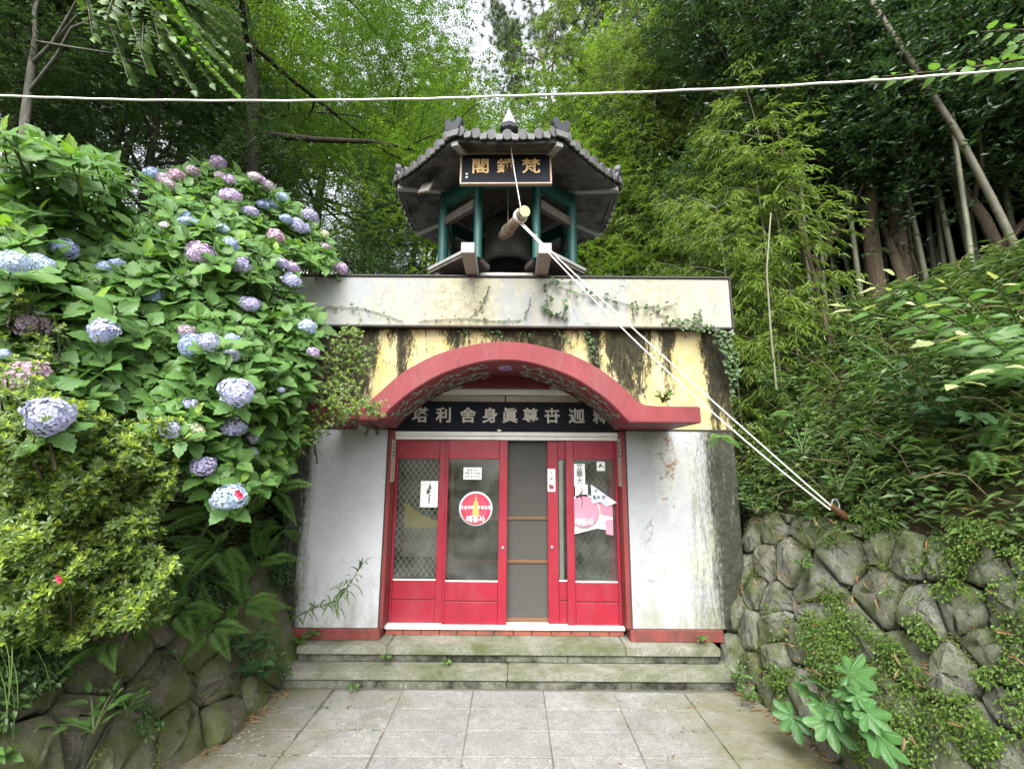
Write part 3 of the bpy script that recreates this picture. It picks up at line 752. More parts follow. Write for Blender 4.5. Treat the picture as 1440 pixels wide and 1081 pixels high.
# big torn sheet behind the glass
p0, p1 = P(806, 712, 5.0), P(862, 755, 5.0)
o = empty('torn_poster', p0); tag(o, 'torn pink and white poster low behind papers in right glass door', 'poster')
m = MB(); w_, h_ = .42, p0.z-p1.z
m.add([(0, .0095, 0), (w_, .0095, .02), (w_, .0095, -h_*.8), (w_*.6, .0095, -h_*.72), (.0, .0095, -h_*.92)], [(0,1,2,3,4)], 0)
m.add([(w_*.45, .009, .03), (w_+.0, .009, .03), (w_, .009, -h_*.35), (w_*.75, .009, -h_*.28), (w_*.45, .009, -h_*.1)], [(0,1,2,3,4)], 1)
m.add([(w_*.8, .0085, -h_*.45), (w_, .0085, -h_*.42), (w_, .0085, -h_*.95), (w_*.82, .0085, -h_*.9)], [(0,1,2,3)], 1)
m.build('sheet', [M['paper_blue'], M['sticker_pink']], o)
# paper talismans on the jambs
def talisman(x, yv, zc, h, label, sgn):
    o = empty('paper_talisman', (x, yv, zc)); tag(o, label, 'talisman')
    m = MB(); m.box(-.002*0, .0015*sgn, -.085, .085, -h/2, h/2) if sgn > 0 else m.box(-.0015, 0, -.085, .085, -h/2, h/2)
    m.build('sheet', M['tan_paper'], o)
    m = MB(); q = .0022*sgn
    for k in range(6):
        y0 = -.075+.026*k; m.add([(q, y0, -h*.45), (q, y0+.010, -h*.45), (q, y0+.010, h*.02), (q, y0, h*.02)], [(0,1,2,3)], k % 3)
    for k in range(4):
        z0 = h*(.10+.09*k); m.add([(q, -.06, z0), (q, .06, z0), (q, .06, z0+h*.05), (q, -.06, z0+h*.05)], [(0,1,2,3)], 0)
    m.build('print', [M['grey_print'], M['sticker_gold'], M['sticker_pink']], o)
M['tan_paper'] = worn('aged_paper', (.45,.43,.36), (.36,.34,.28), 12, .8)
M['grey_print'] = worn('grey_print', (.16,.16,.15), (.24,.24,.22), 20, .8)
talisman(1.149, 4.92, 2.02, .50, 'printed paper talisman on the right red door jamb', -1)
talisman(-1.261, 4.92, 2.02, .44, 'printed paper talisman on the left red door jamb', 1)
# floodlight under the left end of the arch
fl = empty('floodlight', P(518, 601, 4.5)); tag(fl, 'small black floodlight fixed beneath the left end of the red arch', 'lamp')
Mr = Matrix.Rotation(.35, 4, 'Y') @ Matrix.Rotation(-.5, 4, 'X')
m = MB(); m.box(-.115, .115, -.07, .07, -.03, .02, M=Mr); m.build('housing', M['lamp_body'], fl, .02, seg=2)
m = MB(); m.box(-.095, .095, -.052, .052, -.034, -.0085, M=Mr); m.build('lens', M['grey_metal'], fl)
m = MB(); m.box(-.02, .02, -.015, .015, .015, .075); m.build('bracket', M['lamp_body'], fl)
lb = fl
# small rusty hook under the right end
p = P(918, 600, 4.45); o = empty('rusty_hook', p); tag(o, 'small rusty hook under the right end of the red arch', 'hook')
m = MB(); m.box(-.05, .05, -.02, .02, .018, .026); m.tube([(0, 0, .018), (0, 0, -.02), (.012, 0, -.035), (.028, 0, -.028)], .004, 6); m.build('hook_plate', M['brown_wood'], o)
# ------------------------------------------------------------------ bell pavilion
PC = Vector((GX, 5.36, 0))
pv = empty('bell_pavilion', (PC.x, PC.y, 4.02)); tag(pv, 'small octagonal bell pavilion with green posts and grey tiled roof on the roof', 'pavilion')
PO = Vector((PC.x, PC.y, 4.02))
def ppart(mb, name, mat, bevel=0, kind=None, parent=pv, seg=1, fix=False):
    o = mb.build(name, mat, parent, bevel, kind, seg, fix); o.location = (0, 0, -4.02); return o    # local x,y about the centre, world z
def octo(a, k, z=0):
    r = a/(2*math.sin(PI/8)); t = -PI/2 - PI/8 + k*PI/4
    return Vector((r*math.cos(t), r*math.sin(t), z))
EA, EZ, AZ = 1.065, 5.125, 6.1
def lift(t): return .055*(2*abs(t-.5))**2.5                    # eaves turn up towards the corners
# base beams
for s in (-1, 1):
    m = MB(); m.box(s*.385-.067, s*.385+.067, 4.22-PC.y, 1.0, 4.05, 4.165); ppart(m, 'base_beam', M['concrete'], .006)
# octagonal floor ring, open in front between the beams
for k in range(1, 8):
    o0, o1 = octo(.75, k), octo(.75, k+1); i0, i1 = octo(.40, k), octo(.40, k+1)
    m = MB(); z0, z1 = 4.17, 4.225
    m.add([Vector((p.x, p.y, z)) for z in (z0, z1) for p in (o0, o1, i1, i0)], [(0,3,2,1),(4,5,6,7),(0,1,5,4),(1,2,6,5),(2,3,7,6),(3,0,4,7)])
    ppart(m, 'floor_board', M['rot'], 0, fix=True)
    d = (o1-o0).normalized(); nn = Vector((d.y, -d.x, 0))
    m = MB(); m.add([o0+nn*.012+Vector((0,0,4.205)), o1+nn*.012+Vector((0,0,4.205)), o1+nn*.012+Vector((0,0,4.24)), o0+nn*.012+Vector((0,0,4.24)),
                     o0-nn*.03+Vector((0,0,4.205)), o1-nn*.03+Vector((0,0,4.205)), o1-nn*.03+Vector((0,0,4.24)), o0-nn*.03+Vector((0,0,4.24))], [(0,1,2,3),(5,4,7,6),(3,2,6,7),(1,0,4,5),(0,3,7,4),(1,5,6,2)])
    ppart(m, 'edge_strip', M['concrete'])
for s in (-1, 1):
    m = MB(); m.tube([(s*.80, -.36, 4.05), (s*.80, -.36, 4.168)], .05, 12); ppart(m, 'support_stub', M['concrete'])
m = MB(); m.box(-.30, .30, -.50, -.40, 4.05, 4.13); ppart(m, 'cross_bar', M['white_wood'], .005)
# posts
for k in range(8):
    p = octo(.635, k)
    m = MB(); m.tube([(p.x, p.y, 4.226 if k not in (0, 1) else 4.168), (p.x, p.y, 5.20)], .047 if k in (0, 1) else .06, 16); ppart(m, 'post', M['post'])
for k in range(8):
    p, q = octo(.635, k), octo(.635, k+1)
    for z, h in ((5.10, .09), (4.83, .05)):
        if z < 5 and k in (0,): continue
        d = (q-p).normalized(); nn = Vector((d.y, -d.x, 0))*.03; a, b = p+d*.05, q-d*.05
        m = MB(); m.add([Vector((v.x, v.y, zz)) for zz in (z-h, z+h) for v in (a+nn, b+nn, b-nn, a-nn)], [(0,3,2,1),(4,5,6,7),(0,1,5,4),(1,2,6,5),(2,3,7,6),(3,0,4,7)])
        ppart(m, 'tie_beam', M['post'] if z > 5 else M['rot'])
# soffit: grey boards sloping up from the eaves to the post ring, per facet, then an inner ceiling
for k in range(8):
    c0, c1 = octo(EA, k), octo(EA, k+1); q0, q1 = octo(.60, k), octo(.60, k+1)
    nb_ = 3
    for j in range(nb_):
        a0, a1 = c0.lerp(q0, j/nb_), c1.lerp(q1, j/nb_); b0, b1 = c0.lerp(q0, (j+1)/nb_), c1.lerp(q1, (j+1)/nb_)
        za, zb_ = EZ+.04+.10*j/nb_, EZ+.04+.10*(j+1)/nb_
        sh = .004
        ax = (a1-a0).normalized()*sh; m = MB()
        m.add([Vector((v.x, v.y, z)) for v, z in ((a0+ax, za), (a1-ax, za), (b1-ax, zb_-.004), (b0+ax, zb_-.004), (a0+ax, za+.03), (a1-ax, za+.03), (b1-ax, zb_+.03), (b0+ax, zb_+.03))],
              [(0,3,2,1),(4,5,6,7),(0,1,5,4),(1,2,6,5),(2,3,7,6),(3,0,4,7)])
        ppart(m, 'soffit_board', M['soffit'])
    # rafter under each hip
    m = MB(); h0 = c0*1.0; h1 = q0*.5
    d = (h1-h0).normalized(); nn = Vector((d.y, -d.x, 0))*.035
    m.add([Vector((v.x, v.y, z)) for v, z in ((h0+nn, EZ+.0), (h0-nn, EZ+.0), (h1-nn, EZ+.20), (h1+nn, EZ+.20), (h0+nn, EZ+.05), (h0-nn, EZ+.05), (h1-nn, EZ+.28), (h1+nn, EZ+.28))],
          [(0,1,2,3),(7,6,5,4),(0,4,5,1),(1,5,6,2),(2,6,7,3),(3,7,4,0)]); ppart(m, 'hip_rafter', M['concrete'], .004, fix=True)
m = MB(); pts = [octo(.60, k, EZ+.14) for k in range(8)]; m.add(pts + [Vector((0, 0, EZ+.5))], [(k, (k+1) % 8, 8) for k in range(8)]); ppart(m, 'inner_ceiling', M['rot'])
# eaves board and roof deck
for k in range(8):
    c0, c1 = octo(EA, k), octo(EA, k+1); m = MB()
    nseg = 8; vs = []
    for i in range(nseg+1):
        t = i/nseg; p = c0.lerp(c1, t)*1.004; z = EZ+.02+lift(t)
        vs += [Vector((p.x, p.y, z)), Vector((p.x, p.y, z+.055)), Vector((p.x*.97, p.y*.97, z+.055)), Vector((p.x*.97, p.y*.97, z))]
    fs = []
    for i in range(nseg):
        b = 4*i
        for j in range(4): fs.append((b+j, b+4+j, b+4+(j+1) % 4, b+(j+1) % 4))
    m.add(vs, fs); ppart(m, 'eaves_board', M['soffit'], fix=True)
def roof_pt(k, t, s):
    """facet k, t along the eave, s from eave (0) to apex (1)"""
    c0, c1 = octo(EA*1.03, k), octo(EA*1.03, k+1)
    p = c0.lerp(c1, t)*(1-s)
    z = EZ+.085+lift(t)*(1-s)**2 + (AZ-EZ-.085)*(s*.78+.22*s*s)
    return Vector((p.x, p.y, z))
for k in range(8):
    vs, fs = [], []; nt, ns = 8, 6
    for i in range(ns+1):
        for j in range(nt+1): vs.append(roof_pt(k, j/nt, min(i/ns, .985)))
    for i in range(ns):
        for j in range(nt): a = i*(nt+1)+j; fs.append((a, a+1, a+nt+2, a+nt+1))
    m = MB(); m.add(vs, fs, 0, True); m.add([v-Vector((0,0,.03)) for v in vs], [f[::-1] for f in fs]); ppart(m, 'pan_tiles', M['tile'])
    # cover tile rows, each built of overlapping half-round tiles with a round end disc
    nr = 7
    for j in range(nr):
        t = (j+.5)/nr
        m = MB(); tmax = 1-abs(2*t-1)
        smax = min(.93, .18+.9*tmax)
        # row runs straight up the slope: shift t so that x along the eave stays constant
        L = (octo(EA*1.03, k)-octo(EA*1.03, k+1)).length; x = (t-.5)*L
        prev = None; seg = max(2, int(smax*7))
        for i in range(seg):
            for e in (0, .98):
                s_ = smax*(i+e)/seg
                tt = .5 + x/(L*(1-s_)) if s_ < .99 else .5
                tt = min(max(tt, 0.02), .98)
                q = roof_pt(k, tt, s_); r_ = .040-.006*e
                if e == 0: a, ra = q, r_
                else: m.tube([a+Vector((0,0,.012)), q+Vector((0,0,.012))], [ra, r_], 10, caps=True)
        e0 = roof_pt(k, t, 0); nn = Vector((e0.x, e0.y, 0)).normalized()
        m.tube([e0+nn*.012+Vector((0,0,.010)), e0-nn*.01+Vector((0,0,.014))], .052, 12)
        ppart(m, 'tile_row', M['tile'])
    for j in range(nr+1):
        t = min(max(j/nr, .03), .97)
        e0 = roof_pt(k, t, 0); nn = Vector((e0.x, e0.y, 0)).normalized(); tt = Vector((-nn.y, nn.x, 0))
        m = MB(); m.add([e0+nn*.02-tt*.045+Vector((0,0,.01)), e0+nn*.02+tt*.045+Vector((0,0,.01)), e0+nn*.022+tt*.03+Vector((0,0,-.055)), e0+nn*.022-tt*.03+Vector((0,0,-.055)),
                         e0-tt*.045+Vector((0,0,.01)), e0+tt*.045+Vector((0,0,.01)), e0+tt*.03+Vector((0,0,-.055)), e0-tt*.03+Vector((0,0,-.055))], [(0,3,2,1),(4,5,6,7),(0,1,5,4),(2,3,7,6),(1,2,6,5),(3,0,4,7)])
        ppart(m, 'drip_tile', M['tile'])
# hip ridges with curled black end tiles
ridge_me = None
for k in range(8):
    pts = [roof_pt(k, 0.0, s)+Vector((0,0,.03)) for s in np.linspace(.06, .9, 7)]
    m = MB(); m.tube(pts, .052, 8); ppart(m, 'hip_ridge', M['tile'])
    e = empty('ridge_end', Vector((0, 0, 0))); e.parent = pv
    q = roof_pt(k, 0, .02); e.location = (q.x, q.y, q.z-4.02); e.rotation_euler = (0, 0, math.atan2(q.y, q.x))
    m = MB()
    half = [(0, -.01), (.06, -.01), (.085, .025), (.098, .075), (.092, .125), (.065, .145), (.035, .125), (.018, .095), (0, .085)]
    out = half + [(-x, z) for x, z in half[1:-1][::-1]]
    m.prism(out, -.03, .03); o = m.build('curled_tile', M['tile_black'], e, .008, seg=2, fix=True); o.rotation_euler = (0, 0, PI/2)
    m = MB(); m.tube([(-.02, 0, .05), (-.10, 0, .075), (-.2, 0, .09)], [.075, .07, .055], 10); m.build('ridge_cap', M['tile_black'], e)
# finial
m = MB(); m.lathe([(.20, -.03), (.18, .03), (.11, .07), (.10, .11), (.10, .15)], 20, (0, 0, AZ)); ppart(m, 'finial_base', M['concrete'])
m = MB(); m.lathe([(.06, .14), (.055, .19), (.075, .21), (.12, .24), (.125, .29), (.10, .30)], 8, (0, 0, AZ), smooth=False); ppart(m, 'finial_neck', M['tile_black'])
m = MB(); m.lathe([(.0, .301), (.12, .302), (.105, .34), (.03, .52), (.006, .58), (0, .585)], 8, (0, 0, AZ), smooth=False); ppart(m, 'finial_spire', M['grey_metal'])
# framed plate on the left soffit
p = P(599, 264, 4.72); o = empty('framed_plate', p, -.75); tag(o, 'small white framed plate fixed beneath the left eaves of the pavilion', 'plate')
o.rotation_euler = (-.35, .2, -.6)
m = MB(); m.box(-.095, .095, -.008, .008, -.075, .075); m.build('frame', M['tan_frame'], o, .004)
m = MB(); m.box(-.08, .08, -.0105, -.0085, -.06, .06); m.build('sheet', M['paper'], o)
m = MB()
for k in range(4): m.box(-.055, .05-.01*(k % 2), -.0115, -.0106, .035-.022*k, .041-.022*k)
m.build('print', M['pinkish'], o)
m = MB(); m.tube([(-.02, 0, .075), (0, .0, .12), (.03, 0, .11)], .016, 8); m.build('hanger', M['steel'], o)
# name board of the pavilion
sg = empty('pavilion_sign', (GX-.015, 4.27, 5.01)); tag(sg, 'black board with gold characters and tan frame under the pavilion eaves', 'sign')
sg.rotation_euler = (-.10, -.012, .0)
m = MB(); m.box(-.455, .455, -.01, .02, -.175, .175); m.build('board', M['black_board'], sg)
for a, b, c_, d in ((-.475, .475, .176, .195), (-.475, .475, -.195, -.176)):
    m = MB(); m.box(a, b, -.018, .024, c_, d); m.build('frame_rail', M['tan_frame'], sg, .003)
for s in (-1, 1):
    m = MB(); m.box(s*.4565 if s > 0 else -.475, .475 if s > 0 else -.4565, -.0175, .0235, -.1755, .1755); m.build('frame_rail', M['tan_frame'], sg, .003)
for ch, x in (('閣', -.262), ('鍾', .0), ('梵', .262)): text(ch, .195, M['gold'], sg, (x, -.0135, .012), extr=.004, off=.0025)
m = MB()
for z in (-.068, -.108): m.lathe([(0, 0), (.011, 0), (.011, .003), (0, .003)], 10, (0, 0, 0)) if False else m.box(-.415, -.393, -.0125, -.0105, z-.010, z+.010)
m.build('seal', M['ivory'], sg)
# bell
bl = empty('bronze_bell', (PC.x, PC.y+.02, 4.44)); tag(bl, 'dark bronze temple bell hanging in the middle of the pavilion', 'bell')
m = MB(); m.lathe([(.262, .0), (.30, .0), (.302, .05), (.296, .09), (.30, .10), (.285, .32), (.26, .52), (.215, .63), (.15, .69), (0, .71)], 40); m.lathe([(.262, .0), (.25, .3), (.2, .55), (0, .64)], 40)
m.build('body', M['bronze'], bl, fix=True)
m = MB(); m.lathe([(.3005, .015), (.31, .02), (.31, .04), (.3015, .05)], 40); m.lathe([(.262, .515), (.27, .52), (.268, .535), (.258, .54)], 40); m.build('relief_band', M['bronze'], bl)
m = MB(); m.tube([(0, -.09, .68), (0, -.07, .77), (0, 0, .80), (0, .07, .77), (0, .09, .68)], .03, 10); m.build('crown_loop', M['bronze'], bl)
m = MB(); m.tube([(0, 0, .80), (0, 0, 1.05)], .02, 8); m.build('hanger', M['steel'], bl)
for k in range(9):
    a = -PI/2 + (k-4)*.35
    m = MB(); m.lathe([(0, .0), (.014, .0), (.010, .014), (0, .018)], 8); b_ = m.build('boss', M['bronze'], bl)
    r_ = .278; b_.location = (r_*math.cos(a), r_*math.sin(a), .40); b_.rotation_euler = (0, PI/2, a)
# striker log
la, lbk = P(738, 297, 4.2), P(708, 331, 4.86)
lg = empty('striking_log', la); tag(lg, 'short barked log slung on ropes as the bell striker', 'log')
dv = lbk-la; m = MB(); nseg = 14; pts, rad = [], []
for i in range(nseg+1):
    t = i/nseg; pts.append(dv*t + Vector((.004*math.sin(9*t), 0, .004*math.cos(7*t)))); rad.append(.058+.003*math.sin(13*t)+.002*math.sin(29*t) + (.004 if i in (4, 10) else 0))
m.tube(pts, rad, 18, caps=False); k = m.build('trunk', M['bark_log'], lg)
for e, s in ((0, -1), (1, 1)):
    c_ = dv*e; t_ = dv.normalized(); a_ = t_.cross(Vector((0,0,1))).normalized(); b_ = t_.cross(a_)
    m = MB(); rr = .0575 if e == 0 else .06
    for q, rq in ((0, rr), (1, rr*.8)):
        pass
    vs = [c_ + t_*s*.002 + (a_*math.cos(2*PI*j/18)+b_*math.sin(2*PI*j/18))*rr for j in range(18)]
    m.add(vs, [tuple(range(18))]); m.build('cut_end', M['log_end'] if e == 0 else M['bark_log'], lg)
def ring(mb, c, axis, r, tr, n=16):
    a_ = axis.cross(Vector((0,0,1))).normalized(); b_ = axis.cross(a_)
    mb.tube([c+(a_*math.cos(2*PI*j/n)+b_*math.sin(2*PI*j/n))*r for j in range(n+1)], tr, 6, caps=False)
ax = dv.normalized()
for t in (.16, .75):
    m = MB()
    for q in (0, .018, .036): ring(m, dv*t+ax*q, ax, .066, .008)
    m.build('rope_binding', M['rope'] if t < .5 else M['old_rope'], lg)
def rope(name, pts, r, mat, label, group=None, cat='rope', twist=True):
    pts = [Vector(p) for p in pts]; o = empty(name, pts[0]); tag(o, label, cat, group)
    m = MB(); L = sum((b-a).length for a, b in zip(pts[:-1], pts[1:]))
    m.tube([p-pts[0] for p in pts], r, 8); m.build('strand', mat, o); return o
def sag(a, b, s, n=16): return [a.lerp(b, t) - Vector((0, 0, s*4*t*(1-t))) for t in np.linspace(0, 1, n+1)]
top1 = P(718.5, 206, 4.16); mid1 = P(720.5, 222, 4.20); e1 = la + dv*.16 + Vector((0, 0, .07))
rope('hanging_rope', [top1, mid1, P(724, 245, 4.20), e1], .0058, M['rope'], 'thin rope running down in front of the gold lettered board to the log')
rope('hanging_rope', [Vector((GX+.0, 4.75, 5.3)), Vector((GX+.005, 4.72, 4.9)), la+dv*.76+Vector((0,0,.065))], .007, M['old_rope'], 'brown rope hanging behind the board to the rear of the log')
peg = P(1170, 714, 3.78)
s0 = la + dv*.22 + Vector((.02, 0, -.06))
kn = P(753, 333, 4.05)
ra = rope('pull_rope', sag(s0, kn, .0, 3)[:-1] + sag(kn, peg+Vector((0,0,.012)), .03), .0062, M['rope'], 'upper of two white ropes from the log to the stone wall')
rb = rope('pull_rope', sag(s0+Vector((-.01,0,-.02)), kn+Vector((-.012,-.01,-.012)), 0, 3)[:-1] + sag(kn+Vector((-.012,-.01,-.012)), peg+Vector((-.035,-.03,-.012)), .11), .0062, M['rope'], 'lower of two white ropes from the log to the stone wall')
m = MB()
for j in range(3): ring(m, kn-ra.location+Vector((0, .006*j, -.004*j)), Vector((.5, -.2, -.6)).normalized(), .016, .006, 10)
m.build('knot', M['rope'], ra)
pg = empty('wall_peg', peg); tag(pg, 'short wooden peg with steel ring holding both white ropes on the stone wall', 'peg')
m = MB(); m.tube([(-.01, 0, .02), (.13, .03, -.075)], [.022, .028], 10); m.build('stake', M['brown_wood'], pg)
m = MB(); m.tube([(.03+.03*math.cos(t), 0, .02+.05*math.sin(t)) for t in np.linspace(-.6, 3.6, 14)], .006, 8); m.build('ring', M['grey_metal'], pg)
# overhead cable
ca = [P(px, py, yv) for px, py, yv in ((-330, 118, 2.35), (-100, 131, 2.3), (60, 137, 2.27), (200, 141, 2.25), (400, 142, 2.2), (600, 139, 2.17), (720, 135, 2.15), (900, 130, 2.1), (1100, 121, 2.05), (1250, 112, 2.0), (1440, 97, 1.95), (1650, 76, 1.9), (1900, 48, 1.85))]
cpts = []
for i in range(len(ca)-1):
    for j in range(6):
        t = j/6; p = ca[i].lerp(ca[i+1], t); cpts.append(p + Vector((0, 0, .0022*math.sin(i*6+j*1.9)*random.uniform(.3, 1))))
o = rope('overhead_cable', cpts, .0055, M['cable'], 'white cable sagging across the approach high above the steps', cat='cable')
tie = MB(); tie.tube([P(656, 139, 2.155)-o.location, P(659.5, 138.7, 2.155)-o.location], .0095, 8); tie.build('tie', M['cable'], o)
# ------------------------------------------------------------------ leaf materials
def leafmat(name, cols, trans=.35, rough=.42, spec=.35, mode='island', vein=0, glow=(1.15, 1.22, .6)):
    n = N(name); co = n.coord('Object')
    if mode == 'island': rnd = n.n('NewGeometry').outputs['Random Per Island']
    else: rnd = n.n('ObjectInfo').outputs['Random']
    stops = [((i+.5)/len(cols), c) for i, c in enumerate(cols)]
    c = n.ramp(rnd, stops)
    nrm = None
    if vein:
        uv = n.sep(n.coord('UV')); ay = n.math('ABSOLUTE', n.math('SUBTRACT', n.math('MULTIPLY', uv[1], 2.0), 1.0))
        mid = n.ramp(ay, [(.0, 1.0), (.05, .8), (.09, 0.0)])
        q = n.math('FRACT', n.math('SUBTRACT', n.math('MULTIPLY', uv[0], float(vein)), n.math('MULTIPLY', ay, 1.7)))
        side = n.ramp(n.math('ABSOLUTE', n.math('SUBTRACT', q, .5)), [(0.0, .75), (.10, 0.0)])
        v = n.math('MAXIMUM', mid, side)
        c = n.mix(n.math('MULTIPLY', v, .38), c, n.mix(.5, c, (.30, .38, .12)))
        c = n.mix(n.math('MULTIPLY', n.noise(n.coord('UV'), 5, 6, .65), .35), c, n.mix(.5, c, (.02,.035,.008)))
        nrm = n.bump(n.math('MULTIPLY', v, -1.0), .5, .004)
    else:
        c = n.mix(n.math('MULTIPLY', n.noise(n.n('NewGeometry').outputs['Position'], 1.1, 3, .5), .4), c, n.mix(.55, c, (.03,.045,.01)))
    pb = n.n('BsdfPrincipled'); n.l(c, pb.inputs['Base Color']); pb.inputs['Roughness'].default_value = rough
    pb.inputs['Specular IOR Level'].default_value = spec
    if nrm is not None: n.l(nrm, pb.inputs['Normal'])
    tl = n.n('BsdfTranslucent'); n.l(n.mix(1.0, c, glow, 'MULTIPLY'), tl.inputs[0])
    mx = n.n('MixShader'); mx.inputs[0].default_value = trans
    n.l(pb.outputs[0], mx.inputs[1]); n.l(tl.outputs[0], mx.inputs[2])
    return n.done(mx.outputs[0])
L_ = {}
L_['hyd'] = leafmat('hydrangea_leaf', [(.085,.19,.045), (.11,.23,.055), (.135,.265,.06), (.095,.205,.06)], .36, .42, .35, 'object', 9)
L_['hyd_far'] = leafmat('hydrangea_leaf_inner', [(.075,.165,.04), (.10,.21,.052), (.125,.245,.06)], .36, .42, .35, 'island', 9)
L_['hyd_y'] = leafmat('hydrangea_young_leaf', [(.21,.37,.045), (.26,.41,.07), (.18,.33,.045)], .4, .4, .35, 'object', 9)
L_['azalea'] = leafmat('azalea_leaf', [(.09,.16,.035), (.13,.205,.05), (.17,.245,.06), (.10,.165,.042)], .3, .34, .5)
L_['azalea_tip'] = leafmat('azalea_tip_leaf', [(.36,.47,.07), (.42,.52,.09), (.29,.40,.06)], .35, .42, .35)
L_['fern'] = leafmat('fern_leaf', [(.11,.23,.045), (.15,.29,.06), (.10,.21,.05)], .42, .5, .25, 'object')
L_['camellia'] = leafmat('camellia_leaf', [(.035,.075,.03), (.045,.095,.036), (.055,.115,.04), (.04,.085,.036)], .3, .3, .45)
L_['layered'] = leafmat('hornbeam_leaf', [(.06,.125,.026), (.105,.195,.036), (.14,.235,.045), (.075,.15,.03)], .38, .5, .25)
L_['bright'] = leafmat('bright_leaf', [(.12,.21,.03), (.16,.26,.04), (.19,.29,.05), (.10,.19,.03)], .5, .5, .25)
L_['pine'] = leafmat('pine_needle', [(.075,.115,.06), (.10,.14,.075), (.13,.165,.085), (.085,.12,.06)], .3, .5, .25)
L_['bamboo'] = leafmat('bamboo_leaf', [(.15,.235,.04), (.20,.29,.05), (.25,.34,.065), (.12,.20,.04)], .48, .45, .3)
L_['bamboo_shade'] = leafmat('bamboo_leaf_shade', [(.09,.145,.035), (.12,.18,.04), (.15,.215,.05)], .42, .45, .3)  # bamboo leaf again, with the grove's shade put into a darker colour
L_['dark'] = leafmat('dark_evergreen_leaf', [(.045,.09,.03), (.06,.115,.038), (.08,.145,.045), (.05,.10,.036)], .4, .4, .35)
L_['ivy'] = leafmat('ivy_leaf', [(.03,.065,.02), (.045,.095,.027), (.06,.115,.03)], .2, .4, .4)
L_['fig'] = leafmat('creeping_fig_leaf', [(.08,.15,.022), (.11,.19,.03), (.14,.23,.036), (.06,.115,.02)], .3, .42, .35)
L_['under'] = leafmat('undergrowth_leaf', [(.045,.095,.026), (.075,.14,.036), (.11,.18,.05), (.06,.10,.032)], .28, .45, .3)
L_['broad'] = leafmat('broad_leaf', [(.075,.17,.04), (.10,.205,.05), (.09,.18,.05)], .38, .42, .35, 'object', 7)
L_['pale'] = leafmat('pale_young_leaf', [(.42,.45,.22), (.36,.42,.18)], .35, .5, .25, 'object', 7)
L_['fatsia'] = leafmat('fatsia_leaf', [(.04,.125,.03), (.06,.16,.04), (.05,.14,.034)], .2, .36, .4, 'object')
L_['grass'] = leafmat('grass_blade', [(.08,.15,.04), (.11,.18,.05), (.06,.12,.03)], .35, .45, .3)
L_['moss'] = leafmat('moss_leaf', [(.10,.15,.03), (.14,.19,.04), (.08,.11,.025), (.12,.12,.05)], .25, .6, .2)
L_['dead'] = leafmat('dead_leaf', [(.30,.19,.10), (.24,.13,.06), (.38,.27,.16), (.20,.11,.06)], .15, .8, .1)
L_['petal'] = leafmat('fallen_petal', [(.6,.6,.58), (.5,.5,.52)], .2, .8, .1)
def barkmat(name, a, b, moss):
    n = N(name); co = n.coord(); m_ = n.mapping(co, (16, 16, 3))
    f = n.noise(m_, 1.0, 10, .75, .6); g = n.noise(co, 3.5, 8, .7)
    c = n.mix(n.ramp(f, [(.35, 0.0), (.62, 1.0)]), b, a); c = n.mix(n.ramp(g, [(.5, 0.0), (.66, .8)]), c, moss)
    return n.done(n.pbr(c, .9, n.bump(f, 1.0, .03), 0, .15))
M['bark'] = barkmat('brown_bark', (.15,.115,.08), (.045,.034,.024), (.10,.105,.06))
M['bark_dark'] = barkmat('dark_bark', (.055,.048,.04), (.018,.016,.013), (.04,.045,.025))
M['bark_grey'] = barkmat('grey_bark', (.20,.19,.165), (.08,.075,.062), (.10,.11,.065))
M['stem'] = worn('green_stem', (.06,.10,.03), (.08,.09,.035), 20, .6)
M['culm'] = worn('bamboo_culm', (.15,.155,.10), (.08,.09,.05), 6, .5, .1, amt=1, dirt=(.14,.135,.10), dscale=5, dlo=.5, dhi=.7)
M['culm_dry'] = worn('dry_bamboo_culm', (.17,.16,.115), (.10,.095,.065), 6, .5, .1, amt=1, dirt=(.09,.085,.06), dscale=5, dlo=.5, dhi=.65)

# ------------------------------------------------------------------ leaf building
def nz(v): return v/np.maximum(np.linalg.norm(v, axis=-1, keepdims=True), 1e-9)
T_RH = (np.array([(0,0,0), (.42,.5,.09), (1,0,-.06), (.42,-.5,.09)], float), np.array([(0,2,1), (0,3,2)]))
T_OV = (np.array([(0,0,0), (.22,.36,.07), (.55,.5,.10), (.82,.26,.02), (1,0,-.12), (.82,-.26,.02), (.55,-.5,.10), (.22,-.36,.07), (.4,0,.02)], float),
        np.array([(0,8,1), (1,8,2), (2,8,3), (3,8,4), (4,8,5), (5,8,6), (6,8,7), (7,8,0)]))
T_BM = (np.array([(0,0,0), (.25,.5,.05), (.62,.36,-.02), (1,0,-.22), (.62,-.36,-.02), (.25,-.5,.05)], float), np.array([(0,2,1), (0,3,2), (0,4,3), (0,5,4)]))
T_ND = (np.array([(0,.5,0), (0,-.5,0), (1,0,0)], float), np.array([(0,1,2)]))
def leaves_np(pos, d, nr, Ls, Ws, T):
    d = nz(d); s = nz(np.cross(nr, d)); nr = np.cross(d, s)
    t, f = T; Ls = np.broadcast_to(Ls, len(pos)); Ws = np.broadcast_to(Ws, len(pos))
    V = pos[:, None] + d[:, None]*(t[None, :, 0:1]*Ls[:, None, None]) + s[:, None]*(t[None, :, 1:2]*Ws[:, None, None]) + nr[:, None]*(t[None, :, 2:3]*Ls[:, None, None])
    F = f[None] + (np.arange(len(pos))*len(t))[:, None, None]
    return V.reshape(-1, 3), F.reshape(-1, 3)
UP = np.array([0, 0, 1.0])
def rnd_dir(n, zlo=-1, zhi=1):
    a = rng.uniform(0, 2*PI, n); z = rng.uniform(zlo, zhi, n); r = np.sqrt(np.maximum(0, 1-z*z))
    return np.stack([r*np.cos(a), r*np.sin(a), z], 1)
